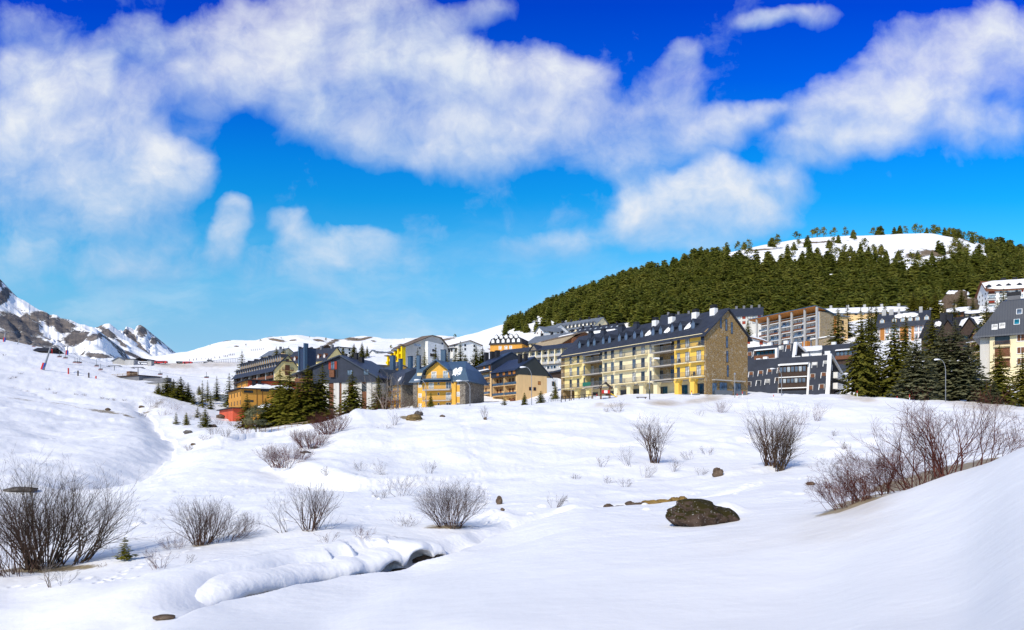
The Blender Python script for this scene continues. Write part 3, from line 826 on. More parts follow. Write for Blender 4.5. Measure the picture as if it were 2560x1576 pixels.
# ---------------------------------------------------------------- hills and mountains
def relief(name, base, crest, mat, label, cat, nt=420, nd=140, back=1.35, shape=1.0, noise=(), attr=None, pxr=None, rows=None):
    """hill sheet from a foot line to a skyline: base/crest = [(column, distance, row)]; falls away behind the skyline"""
    px = np.linspace(*pxr, nt)
    bD = np.interp(px, [p[0] for p in base], [p[1] for p in base]); bR = np.interp(px, [p[0] for p in base], [p[2] for p in base])
    cD = _pchip([p[0] for p in crest], [p[1] for p in crest], px); cR = _pchip([p[0] for p in crest], [p[2] for p in crest], px)
    bz = (HY-bR)/F*bD; cz = (HY-cR)/F*cD
    t = np.concatenate([np.linspace(0, 1, nd), 1+np.linspace(0, 1, nd//3+1)[1:]])
    T = t[:, None]
    D = np.where(T <= 1, bD+(cD-bD)*T, cD*(1+(back-1)*(T-1)))
    up = np.sin(np.clip(T, 0, 1)*math.pi/2)**shape
    # ease the sight line itself from foot to skyline so that the last crest stays the highest
    Z = np.where(T <= 1, (HY-(bR+(cR-bR)*up))/F*D, cz*(1-.9*(T-1)**1.6))
    X = (px[None, :]-CX)/F*D
    win = np.clip(np.minimum(T*4, 1), 0, 1)*np.where(T <= 1, 1-np.clip((T-.88)/.12, 0, 1)*.75, .25)
    for (sx, amp, o, seed) in noise:
        Z = Z+fbm(X/sx+seed, D/sx+seed*2, o)*amp*win
    at = {'rock': (attr(px[None, :]+0*T, HY-F*Z/D, T+0*px[None, :], X, D, Z) if attr else np.zeros_like(Z)).ravel()}
    me = np_mesh(name, np.stack([X.ravel(), D.ravel(), Z.ravel()], 1), grid_quads(*X.shape), mat, attrs=at)
    tag(link(name, me), label, cat, kind='structure')
    def z_at(c, tt):
        """surface point at column c and fraction tt of the way up"""
        i = np.interp(c, px, np.arange(nt)); j = np.interp(tt, t, np.arange(len(t)))
        i0 = int(min(i, nt-2)); j0 = int(min(j, len(t)-2)); fi = i-i0; fj = j-j0
        g = lambda A: (A[j0, i0]*(1-fi)+A[j0, i0+1]*fi)*(1-fj)+(A[j0+1, i0]*(1-fi)+A[j0+1, i0+1]*fi)*fj
        return Vector((g(X), g(D), g(Z)))
    return z_at, (X, D, Z, px, t)

def _e(px, py, cx, cy, rx, ry, ang=0):
    a = math.radians(ang); dx = px-cx; dy = py-cy
    u = (dx*math.cos(a)+dy*math.sin(a))/rx; v = (-dx*math.sin(a)+dy*math.cos(a))/ry
    return np.clip(1.35-np.sqrt(u*u+v*v), 0, 1)

# right-hand wooded hill
def _hill_rock(px, py, T, X, D, Z):
    r = np.zeros_like(px)
    for a in ((2330, 632, 45, 9, 8), (2400, 618, 26, 9, 20), (2290, 640, 40, 7, -4), (2420, 600, 30, 6, 15), (2395, 640, 26, 10, 20), (2460, 645, 26, 8, 30),
              (2380, 722, 34, 22, 20), (1900, 625, 60, 3, -5), (2050, 606, 70, 3, -3)):
        r = np.maximum(r, _e(px, py, *a)*.75)
    return r+.02
hill_pt, HILL = relief('wooded_hill',
    [(1000, 430, 905), (1280, 430, 862), (1400, 430, 850), (1600, 420, 835), (1800, 410, 826), (2000, 405, 815), (2200, 400, 803), (2400, 400, 795), (2600, 400, 785), (3000, 400, 775)],
    [(1000, 700, 880), (1140, 680, 848), (1220, 670, 826), (1300, 680, 800), (1400, 690, 766), (1500, 700, 735), (1600, 720, 702), (1700, 735, 672), (1800, 750, 640), (1900, 770, 614), (2000, 785, 599), (2100, 795, 592), (2200, 800, 587), (2300, 805, 585), (2380, 805, 592), (2440, 800, 606), (2500, 800, 628), (2600, 800, 660), (3000, 790, 760)],
    'hill_snow', 'snow topped hill rising behind the village', 'hill', pxr=(1000, 3000), noise=((60, 9, 4, 3.1), (14, 1.6, 3, 7.7)), attr=_hill_rock, shape=1.4)

# low ridge behind the middle of the village
def _ridge_rock(px, py, T, X, D, Z):
    r = np.zeros_like(px)
    for a in ((672, 842, 16, 3, -10), (690, 851, 26, 4, 10), (735, 851, 12, 3, -5), (795, 851, 22, 4, 10), (830, 856, 30, 6, -25), (870, 847, 40, 5, 5), (912, 847, 25, 4, -12), (934, 853, 10, 4, 0),
              (590, 866, 8, 2, 0), (1010, 862, 20, 3, 0), (1110, 850, 40, 4, -10), (560, 852, 30, 3, 0), (1320, 823, 28, 5, -30)):
        r = np.maximum(r, _e(px, py, *a)*.78)
    return r
ridge_pt, RIDGE = relief('snow_ridge',
    [(150, 470, 925), (300, 470, 925), (420, 470, 918), (600, 470, 908), (800, 460, 900), (1000, 450, 895), (1200, 440, 885), (1400, 440, 860), (1600, 440, 850)],
    [(150, 900, 915), (300, 900, 912), (400, 900, 896), (440, 900, 889), (500, 900, 874), (540, 900, 862), (570, 900, 855), (640, 900, 853), (680, 900, 842), (740, 900, 841), (790, 900, 848), (850, 900, 854), (880, 900, 848), (930, 900, 845), (980, 900, 850), (1040, 900, 848), (1100, 900, 843), (1150, 900, 848), (1200, 880, 842), (1300, 850, 815), (1400, 820, 800), (1600, 800, 790)],
    'hill_snow', 'low snowy ridge behind the village', 'hills', pxr=(150, 1600), noise=((70, 12, 4, 11.1), (16, 2.4, 3, 2.2)), attr=_ridge_rock)

# mountains far to the left: three tilted crests with cliffs on their left flanks
def mountains():
    px = np.linspace(-420, 460, 620); nd = 220
    t = np.linspace(0, 1, nd)
    crests = [
        # far tower crest, middle slab, near massif : (column, row), distance, foot row
        ([(-420, 900), (200, 905), (262, 850), (290, 834), (305, 831), (318, 819), (328, 821), (337, 826), (341, 818), (350, 814), (360, 819), (366, 826), (369, 838), (374, 846), (380, 842), (388, 846), (394, 858), (400, 862), (412, 874), (420, 878), (428, 886), (440, 905), (460, 920)], 3000, 905),
        ([(-420, 900), (150, 905), (205, 838), (232, 822), (248, 815), (262, 809), (272, 808), (282, 815), (300, 830), (330, 850), (365, 880), (395, 900), (420, 915), (460, 920)], 2600, 912),
        ([(-420, 560), (-200, 600), (-60, 655), (-20, 682), (0, 697), (12, 712), (24, 727), (42, 744), (60, 752), (80, 764), (100, 776), (118, 783), (124, 788), (135, 788), (150, 794), (175, 800), (200, 810), (235, 819), (255, 838), (270, 862), (285, 885), (300, 905), (330, 920), (460, 930)], 2100, 925),
    ]
    for (line, Dc, foot), nm, lb in zip(crests, ('mountain_tower', 'mountain_slab', 'mountain_massif'), ('distant snowy mountain with a rock tower on its skyline', 'tilted snowy mountain slab with a bare rock flank', 'large snowy mountain with dark cliffs')):
        cr = _pchip([a for a, _ in line], [b for _, b in line], px)
        cr = cr+fbm(px/14.0, px*0+Dc, 4)*5*(Dc < 2500)+fbm(px/7.0, px*0+Dc, 3)*2
        cz = (HY-cr)/F*Dc; T = t[:, None]
        D0 = Dc*.72; fz = (HY-foot-10)/F*D0
        D = D0+(Dc-D0)*T+0*px[None, :]
        X = (px[None, :]-CX)/F*D
        prof = T**1.25
        Z = fz+(cz[None, :]-fz)*prof
        Z = np.where(cz[None, :] < fz+2, np.minimum(Z, cz[None, :]), Z)
        # ribs running down to the right, cliffs
        s = X*.8+Z*1.1
        win = np.clip(T*3, 0, 1)*np.clip((1-T)*7, .12, 1)
        Z = Z+fbm(s/150+Dc, D/420, 5, .6)*150*win+np.abs(fbm(s/55+Dc, D/160, 4, .6))*70*win
        py = HY-F*Z/D
        rk = np.zeros_like(Z); c2 = px[None, :]+0*T
        if Dc == 2100:
            for a in ((25, 805, 50, 36, 25), (5, 745, 18, 34, 40), (70, 815, 52, 30, 30), (105, 790, 30, 12, 10), (160, 815, 45, 26, 15), (190, 845, 36, 30, -20), (235, 845, 30, 12, -15), (60, 850, 110, 22, 10), (0, 700, 16, 22, 50), (20, 725, 10, 22, 50), (130, 805, 20, 16, 0), (250, 890, 50, 8, 5)):
                rk = np.maximum(rk, _e(c2, py, *a)*.95)
        elif Dc == 2600:
            for a in ((268, 832, 50, 11, 38), (300, 855, 26, 7, 40), (255, 822, 14, 8, 30), (290, 875, 30, 8, 10), (330, 888, 40, 5, 25)):
                rk = np.maximum(rk, _e(c2, py, *a)*.9)
        else:
            for a in ((325, 838, 30, 9, 40), (345, 862, 40, 7, 45), (356, 828, 20, 16, 30), (386, 852, 12, 14, 50), (365, 880, 40, 4, 40)):
                rk = np.maximum(rk, _e(c2, py, *a)*.9)
        # back face
        nb = 12; tb = np.linspace(0, 1, nb+1)[1:, None]
        Db = Dc*(1+.3*tb); Xb = (px[None, :]-CX)/F*Dc*(1+0*tb); Zb = Z[-1][None, :]*(1-tb)+fz*tb
        X = np.vstack([X, Xb]); D = np.vstack([D, Db+0*Xb]); Z = np.vstack([Z, Zb]); rk = np.vstack([rk, 0*Xb+.5])
        me = np_mesh(nm, np.stack([X.ravel(), D.ravel(), Z.ravel()], 1), grid_quads(*X.shape), 'mountain_rock', attrs={'rock': rk.ravel()})
        tag(link(nm, me), lb, 'mountain', kind='structure')
mountains()
# ---------------------------------------------------------------- building kit
_CACHE = {}
def cached(key, fn):
    if key not in _CACHE: _CACHE[key] = fn()
    return _CACHE[key]

def window_frame_mesh(w, h, fm, mull=1, sill=False):
    def mk():
        mb = MB(); t = min(.09, w*.12); d0, d1 = -.05, .0
        for (a, b, c, e) in ((-w/2, w/2, 0, t), (-w/2, w/2, h-t, h), (-w/2, -w/2+t, t, h-t), (w/2-t, w/2, t, h-t)): mb.box(a, b, d0, d1, c, e)
        for k in range(mull):
            x = -w/2+w*(k+1)/(mull+1); mb.box(x-t*.4, x+t*.4, d0+.005, d1, t, h-t)
        if sill: mb.box(-w/2-.08, w/2+.08, -.12, 0, -.07, -.002)
        return mb.mesh('window', fm)
    return cached(('wf', round(w, 2), round(h, 2), fm, mull, sill), mk)
def pane_mesh(w, h, gm):
    return cached(('pane', round(w, 2), round(h, 2), gm), lambda: MB().box(-w/2+.05, w/2-.05, -.02, .0, .05, h-.05).mesh('pane', gm))
def flat_window_mesh(w, h, fm, gm):
    """small far window: surround and glass in one mesh"""
    def mk():
        mb = MB(); t = min(.12, w*.14)
        for (a, b, c, e) in ((-w/2, w/2, 0, t), (-w/2, w/2, h-t, h), (-w/2, -w/2+t, t, h-t), (w/2-t, w/2, t, h-t)): mb.box(a, b, -.06, .0, c, e)
        mb.mat(1).box(-w/2+t, w/2-t, -.03, 0, t, h-t)
        return mb.mesh('window', [fm, gm])
    return cached(('fw', round(w, 2), round(h, 2), fm, gm), mk)
def railing_mesh(w, d, style, h=.95):
    def mk():
        mb = MB()
        if style == 'bars':
            for z in (.12, h): mb.box(-w/2, w/2, -d, -d+.035, z, z+.04); mb.box(-w/2, -w/2+.035, -d, 0, z, z+.04); mb.box(w/2-.035, w/2, -d, 0, z, z+.04)
            n = max(3, int(w/.16))
            for i in range(n+1):
                x = -w/2+.018+(w-.036)*i/n; mb.box(x-.012, x+.012, -d+.004, -d+.03, .0, h)
            m = max(2, int(d/.2))
            for i in range(1, m):
                for s in (-1, 1): mb.box(s*(w/2-.018)-.012, s*(w/2-.018)+.012, -d*i/m-.012, -d*i/m+.012, .0, h)
        else:
            mb.box(-w/2, w/2, -d, -d+.05, .06, h); mb.box(-w/2, -w/2+.05, -d+.05, 0, .06, h); mb.box(w/2-.05, w/2, -d+.05, 0, .06, h)
        return mb
    return cached(('rl', round(w, 2), round(d, 2), style, h), mk)

class House:
    """a building standing on the line A-B (front wall, left to right as seen); local x along the front, y away, z up"""
    def __init__(self, name, label, cat, A, B, foot, depth, group=None, sink=2.5):
        (pa, Da), (pb, Db) = A, B
        a = Vector(((pa-CX)/F*Da, Da, 0)); b = Vector(((pb-CX)/F*Db, Db, 0))
        self.u3 = (b-a).normalized(); self.L = (b-a).length; self.a = a
        self.v3 = Vector((-self.u3.y, self.u3.x, 0)); self.d = depth
        Dn = min(Da, Db)
        self.z0 = (HY-foot)/F*Dn
        self.yaw = math.atan2(self.u3.y, self.u3.x)
        self.root = empty(name, (a.x, a.y, self.z0), self.yaw)
        tag(self.root, label, cat, group)
        self.sink = sink
    def ux(self, px, y=0.0):
        """local x of the point of plane y=const seen in column px"""
        r = (px-CX)/F; a = self.a+self.v3*y
        return (r*a.y-a.x)/(self.u3.x-r*self.u3.y)
    def vy(self, px, x=None):
        """local y of the point of the plane x=const seen in column px"""
        x = self.L if x is None else x
        r = (px-CX)/F; a = self.a+self.u3*x
        return (r*a.y-a.x)/(self.v3.x-r*self.v3.y)
    def hz(self, py, x=0.0, y=0.0):
        """height above the foot of row py at local (x, y)"""
        D = self.a.y+self.u3.y*x+self.v3.y*y
        return (HY-py)/F*D-self.z0
    def part(self, name, mb, mats, parent=None, label=None):
        o = mb.build(name, mats, parent or self.root)
        if label: o['label'] = label
        return o
    def put(self, name, me, loc, rz=0.0, parent=None, label=None):
        o = link(name, me, parent or self.root, loc, (0, 0, rz))
        if label: o['label'] = label
        return o
    FR = {'f': 0.0, 'r': math.pi/2, 'l': -math.pi/2, 'b': math.pi}
    def face(self, face, u, off=0.0):
        if face == 'f': return (u, -off)
        if face == 'r': return (self.L+off, u)
        if face == 'l': return (-off, u)
        return (u, self.d+off)
    def window(self, face, u, z, w, h, fm='trim_white', gm='glass_dark', mull=1, off=0.0, far=False, sill=False, name='window', parent=None):
        x, y = self.face(face, u, off)
        if far: return self.put(name, flat_window_mesh(w, h, fm, gm), (x, y, z), self.FR[face], parent)
        o = self.put(name, window_frame_mesh(w, h, fm, mull, sill), (x, y, z), self.FR[face], parent)
        link('pane', pane_mesh(w, h, gm), o)
        return o
    def balcony(self, face, u, z, w, d=1.0, slab='slab_edge', rail='rail_metal', style='bars', off=0.0, th=.16, label=None, h=.95):
        x, y = self.face(face, u, off)
        o = self.put('balcony', cached(('bs', round(w, 2), round(d, 2), slab, th), lambda: MB().box(-w/2, w/2, -d, 0, -th, 0).mesh('balcony', slab)), (x, y, z), self.FR[face], label=label)
        mb = railing_mesh(w, d, style, h)
        link('railing', cached(('rm', round(w, 2), round(d, 2), style, rail, h), lambda: mb.mesh('railing', rail)), o)
        return o
    def chimney(self, x, y, z0, z1, w=1.0, d=1.0, mat='concrete_dark', cap='black_paint', caph=.35, over=.08):
        o = self.part('chimney', MB().box(x-w/2, x+w/2, y-d/2, y+d/2, z0, z1), mat)
        if cap:
            mb = MB(); mb.box(x-w/2-over, x+w/2+over, y-d/2-over, y+d/2+over, z1+.004, z1+caph)
            self.part('chimney_cap', mb, cap, o)
        return o

def gable_profile(d, e0, e1, zr, yr=None, over=.6, drop=None):
    """roof line over walls at y=0 (eave e0) and y=d (eave e1), ridge zr"""
    yr = d/2 if yr is None else yr
    s0 = (zr-e0)/yr; s1 = (zr-e1)/(d-yr)
    return [(-over, e0-s0*over), (yr, zr), (d+over, e1-s1*over)]

def dormer_mesh(w, h, dep, roof, wall, glassm, style='gable'):
    """little roof window box, front at y=0 facing -y"""
    def mk():
        mb = MB(); hw = h*.62
        mb.mat(1).prism([(-w/2, 0), (w/2, 0), (w/2, hw), (0, h), (-w/2, hw)], 0, dep, 'y')
        mb.mat(0).strip([(-w/2-.14, hw-.06), (0, h+.14), (w/2+.14, hw-.06)], .12, -.14, dep, 'y')
        mb.mat(2).prism([(-w/2+.16, .12), (w/2-.16, .12), (w/2-.16, hw), (0, h-.14), (-w/2+.16, hw)], -.03, -.003, 'y')
        return mb.mesh('dormer', [roof, wall, glassm])
    return cached(('dm', w, h, dep, roof, wall, glassm), mk)

def snow_slab(seed, x0, x1, n=26, edge=.25, th=.22, m=10, width=1.0):
    """lumpy sheet of lying snow in a local plane: x along, y up the slope 0..width, z thickness; ragged outline"""
    rnd = random.Random(seed); mb = MB(); vs = []
    lo = [rnd.random()*edge for _ in range(n+1)]; hi = [width-rnd.random()*edge for _ in range(n+1)]
    for k in range(2):
        lo = [(lo[max(i-1, 0)]+lo[i]*2+lo[min(i+1, n)])/4 for i in range(n+1)]; hi = [(hi[max(i-1, 0)]+hi[i]*2+hi[min(i+1, n)])/4 for i in range(n+1)]
    for i in range(n+1):
        t = i/n; en = min(1, 5*min(t, 1-t)+.12); mid = (lo[i]+hi[i])/2
        for j in range(m+1):
            s = j/m; y = lo[i]+(hi[i]-lo[i])*s; y = mid+(y-mid)*(.55+.45*en)
            z = th*min(1, 4.5*min(s, 1-s))**.5*min(1, 6*min(t, 1-t))**.5*(.75+.5*rnd.random())
            vs.append((x0+(x1-x0)*t, y, z))
    fs = [(i*(m+1)+j, (i+1)*(m+1)+j, (i+1)*(m+1)+j+1, i*(m+1)+j+1) for i in range(n) for j in range(m)]
    mb.add(vs, fs); return mb

def roof_snow(H, x0, x1, p0, p1, seed, th=.22, edge=.3, parent=None, n=26, lift=.03):
    """snow lying on the roof plane that runs from p0=(y,z) at the bottom to p1=(y,z) at the top between local x0 and x1"""
    ln = math.hypot(p1[0]-p0[0], p1[1]-p0[1]); ang = math.atan2(p1[1]-p0[1], p1[0]-p0[0])
    me = snow_slab(seed, x0, x1, n=n, width=ln, edge=edge*ln, th=th).mesh('roof_snow', 'roof_snow', True)
    o = link('roof_snow', me, parent or H.root, (0, p0[0]-math.sin(ang)*lift, p0[1]+math.cos(ang)*lift), (ang, 0, 0))
    return o
# ---------------------------------------------------------------- long yellow and cream apartment building
def long_apartments():
    H = House('apartment_building', 'long yellow and cream apartment building with stone gable end and slate dormer roof', 'building', (1403, 173.4), (1765, 134), 986, 12.2)
    L, d = H.L, H.d
    cx = lambda c: H.ux(1380+c*.2117)
    EV, GF = 12.1, 3.25                       # eave, top of the open ground floor
    lvl = [3.6, 6.5, 9.4]
    xa, xb, xc, xd, xe = cx(150), cx(392), cx(594), cx(1206), cx(1444)
    rz = 17.3
    # walls: one part per differently coloured length of front, recessed loggias in stone
    def wall(name, m, x0, x1, z0, z1, y0=0.0, label=None):
        return H.part(name, MB().box(x0, x1, y0, d-.3, z0, z1), m, label=label)
    wall('wall', 'wall_pale_yellow', xa, xb, GF, EV, label='pale yellow wall')
    wall('wall', 'stone_ochre', xb, xc, GF, EV, 1.7, label='stone wall of a recessed loggia')
    wall('wall', 'wall_cream', xc, xd, GF, EV, label='cream wall')
    wall('wall', 'stone_ochre', xd, xe, GF, EV, 1.7, label='stone wall of a recessed loggia')
    wall('wall', 'wall_yellow', xe, L-.35, GF, EV, label='deep yellow wall')
    wall('wall', 'wall_cream', xa+.6, L-.4, -H.sink, GF-.003, 3.0, label='shaded ground floor wall behind the columns')
    wall('wall', 'stone_ochre', 0, xa, -H.sink, EV, -.05, label='stone end pier')
    # stone gable end
    mb = MB(); mb.prism([(-.15, -H.sink), (d, -H.sink), (d, EV), (d/2, rz-.15), (-.15, EV)], L-.35, L+.05, 'x')
    H.part('gable_wall', mb, 'stone_ochre')
    mb = MB(); mb.prism([(0, EV), (d, EV), (d/2, rz-.3)], 0.05, .4, 'x'); H.part('gable_wall', mb, 'stone_ochre')
    # roof
    prof = gable_profile(d, EV+.1, EV+.1, rz, over=.95)
    H.part('roof', MB().strip(prof, .28, -.6, L+.55), 'roof_slate')
    # white soffit of the eaves and the loggia heads that project
    H.part('eave_soffit', MB().box(xa-.3, L-.4, -.8, -.004, EV-.42, EV-.30), 'wall_cream')
    for x0, x1 in ((xb, xc), (xd, xe)):
        mb = MB(); mb.strip([(-1.35, EV-.75), (-.2, EV-.05)], .2, x0-.1, x1+.1); H.part('awning_roof', mb, 'roof_slate')
        H.part('loggia_beam', MB().box(x0, x1, -.95, -.7, EV-1.25, EV-.95), 'slab_edge')
        for z in lvl:
            H.part('loggia_floor', MB().box(x0+.01, x1-.01, -.9, 1.68, z-.2, z), 'slab_edge')
        for z in lvl:
            for q0, q1 in ((x0, (x0+x1)/2-.05), ((x0+x1)/2+.05, x1)):
                lo = MB(); w = q1-q0; rm = railing_mesh(w, .9, 'bars')
                H.put('railing', cached(('rm', round(w, 2), .9, 'bars', 'rail_metal', .95), lambda: rm.mesh('railing', 'rail_metal')), ((q0+q1)/2, -.02, z))
    # doors and windows of the upper floors (columns read along the front)
    def door(c, z, w=1.0, hgt=2.15, y=0.0, gm='glass_blue'):
        H.window('f', cx(c), z+.02, w, hgt, 'rail_metal', gm, 1, off=-y+.004, name='balcony_door')
    rnd = random.Random(3)
    for k, z in enumerate(lvl):
        gm = lambda: rnd.choice(['glass_blue', 'glass_dark', 'glass_dark', 'curtain'])
        for c, w in ((222, .95), (310, .95), (382, .55), (635, .9), (715, 1.0), (815, 1.0), (970, 1.05), (1075, 1.1), (1165, .6), (1495, .8), (1600, 1.1)): door(c, z, w, gm=gm())
        door(1785 if k == 2 else 1735, z, 1.15, gm=gm())
        for c in (480, 575, 1292, 1425): 
            x = H.ux(1380+c*.2117, 1.7); H.window('f', x, z+.02, 1.0, 2.15, 'rail_metal', gm(), 1, off=-1.7+.004, name='balcony_door')
        for c0, c1 in ((115 if k == 2 else 145, 236), (250, 358), (612, 730), (752, 862), (868, 988), (1006, 1138), (1477, 1625), (1655, 1818)):
            x0, x1 = cx(c0), min(cx(c1), L-.1)
            H.balcony('f', (x0+x1)/2, z, x1-x0, .95, 'wall_cream')
    # green canvas on one loggia rail, air conditioner and dish
    x0, x1 = cx(398), cx(492)
    H.part('canvas_screen', MB().box(x0, x1, -.96, -.93, lvl[0]+.1, lvl[0]+1.0), 'green_fabric')
    x = cx(262); H.part('satellite_dish', MB().lathe([(.02, 0), (.25, .04), (.42, .16)], 12, (x, -.5, lvl[2]+1.2)), 'white_paint')
    # arcade columns, ground floor openings
    for c, m in ((285, 'wall_pale_yellow'), (420, 'wall_pale_yellow'), (752, 'wall_cream'), (902, 'wall_cream'), (1054, 'wall_cream'), (1222, 'wall_cream'), (1472, 'wall_yellow'), (1655, 'wall_yellow')):
        x = cx(c); mb = MB(); mb.box(x-.55, x+.55, -.05, .9, -.6, GF-.25); mb.box(x-.62, x+.62, -.12, .97, -2.2, -.6)
        mb.prism([(x-.55, GF-.9), (x-1.05, GF-.003), (x+1.05, GF-.003), (x+.55, GF-.9)], .05, .8, 'y')
        H.part('arcade_column', mb, m)
    H.part('arcade_ceiling', MB().box(xa, L-.4, .0, 2.98, GF-.05, GF-.004), 'concrete')
    for c, w in ((430, 2.0), (505, 2.4), (700, 4.0), (840, 3.4), (985, 3.4), (1320, 2.2), (1540, 3.0), (1700, 1.6), (1765, 2.6)):
        x = H.ux(1380+c*.2117, 3.0); H.window('f', x, .15, w, 2.3, 'rail_metal', 'glass_dark', 2, off=-3.0+.004, name='shop_window')
    # gable openings
    vy = lambda c: H.vy(1380+c*.2117)
    for c, z, w, hh in ((1990, 13.15, .55, 2.1), (2055, 12.75, .6, 2.3), (2120, 12.3, .6, 2.3), (2062, 9.4, .6, 2.3), (2066, 6.5, .6, 2.3), (2072, 3.65, .55, 2.3)):
        H.window('r', vy(c), z, w, hh, 'roof_slate', 'glass_blue', 0, off=.056, name='gable_window')
    for c, w, hh in ((1915, 1.3, 2.4), (2020, 2.2, 2.6), (2185, 2.2, 2.6)):
        H.window('r', vy(c), -.1, w, hh, 'rail_metal', 'glass_blue', 1, off=.056, name='shop_window')
    for c0, c1 in ((1885, 2090), (2135, 2245)):
        H.part('door_canopy', MB().box(L+.06, L+.9, vy(c0), vy(c1), 2.75, 2.95), 'slab_edge')
        H.part('terrace_railing', MB().box(L+.86, L+.89, vy(c0), vy(c1), -.1, .85), 'rail_metal')
    # dormers in pairs, sitting a third of the way up the slope
    yd = 1.55; zd = prof[0][1]+(yd+.95)*(rz-prof[0][1])/(d/2+.95)-.25
    dm = dormer_mesh(1.15, 2.15, 2.6, 'roof_slate', 'roof_slate', 'glass_blue')
    for c in (325, 427, 499, 604, 679, 795, 874, 975, 1060, 1192, 1281, 1418, 1515, 1665):
        H.put('dormer', dm, (H.ux(1380+c*.2117, yd), yd, zd))
    # chimneys along the ridge: black to the left, white with black hoods to the right
    for c, yt, white in ((460, 418, 0), (608, 390, 0), (822, 342, 0), (996, 308, 0), (1222, 255, 1), (1415, 212, 1), (1695, 158, 1), (1910, 108, 1)):
        y = d/2-1.0; x = H.ux(1380+c*.2117, y); zt_ = H.hz(740+yt*.2117, x, y)
        if white: H.chimney(x, y, 15.4, zt_-.7, 1.25, 1.0, 'trim_white', 'black_paint', .7, -.06)
        else: H.chimney(x, y, 15.4, zt_-.5, 1.3, 1.0, 'roof_slate', 'black_paint', .5, -.1)
    sl = (rz-prof[0][1])/(d/2+.95); zz = lambda y: prof[0][1]+(y+.95)*sl+.02
    for c0, c1, y0, y1, s in ((1095, 1165, 1.5, 3.6, 1), (1325, 1390, 1.4, 3.5, 2), (1565, 1632, 1.4, 3.9, 3)):
        roof_snow(H, H.ux(1380+c0*.2117, 2), H.ux(1380+c1*.2117, 2), (y0, zz(y0)), (y1, zz(y1)), s, .2, .22)
    # stone plinth and terrace at the right end
    x0, x1 = cx(1270), cx(1840)
    H.part('terrace_wall', MB().box(x0, x1, -2.4, -2.0, -2.5, -.35), 'stone_tan')
    H.part('terrace_floor', MB().box(x0, x1, -2.0, -.2, -.5, -.38), 'concrete')
    H.part('terrace_railing', MB().box(x0, x1, -2.3, -2.27, -.3, .1), 'rail_metal')
    H.part('terrace_wall', MB().box(L-.6, L+1.9, -2.0, d+.8, -3.5, -.4), 'stone_tan')
    H.part('garage_door', MB().box(L+1.902, L+1.95, 3.0, 6.2, -2.4, -.75), 'wall_white')
    # dark chairs left on some balconies
    for c, z, lb_ in ((1512, lvl[2], 'dark chair on the top deep yellow balcony, left one'), (1515, lvl[1], 'dark chair on the middle deep yellow balcony'), (1752, lvl[2], 'dark chair on the top deep yellow balcony by the stone corner'), (1690, lvl[0], 'dark chair on the lowest deep yellow balcony by the stone corner'), (1400, lvl[2], 'dark chair in the top right stone loggia')):
        x = cx(c); w = H.root.location+H.u3*x-H.v3*.5+Vector((0, 0, z+.004)); o = empty('balcony_chair', w, H.yaw); tag(o, lb_, 'chair')
        MB().box(-.28, .28, -.25, .25, .38, .45).build('seat', 'black_paint', o); MB().box(-.28, .28, .18, .25, .453, .95).build('backrest', 'black_paint', o)
        for a in (-.24, .24):
            for b in (-.2, .2): MB().box(a-.03, a+.03, b-.03, b+.03, 0, .379).build('leg', 'black_paint', o)
    return H
MAIN = long_apartments()
# ---------------------------------------------------------------- other buildings of the front row
def rings(mb, x0, x1, y0, y1, levels):
    """hipped or mansard roof as stacked rings: levels = [(inset_x, inset_y, z)]"""
    vs = []; fs = []
    for (ix, iy, z) in levels:
        vs += [(x0+ix, y0+iy, z), (x1-ix, y0+iy, z), (x1-ix, y1-iy, z), (x0+ix, y1-iy, z)]
    for k in range(len(levels)-1):
        for i in range(4): fs.append((4*k+i, 4*k+(i+1) % 4, 4*k+4+(i+1) % 4, 4*k+4+i))
    n = 4*(len(levels)-1); fs.append((n, n+1, n+2, n+3)); fs.append((3, 2, 1, 0))
    mb.add(vs, fs); return mb

def c3(x, y=0): return 900+x*.2117, 780+y*.2117
def c2(x, y=0): return 540+x*.1984, 800+y*.1984
def c5(x, y=0): return 1840+x*.1984, 720+y*.1984
def c6(x, y=0): return 2160+x*.25126, 680+y*.25126
def c8(x, y=0): return 1200+x*.14658, 760+y*.14658

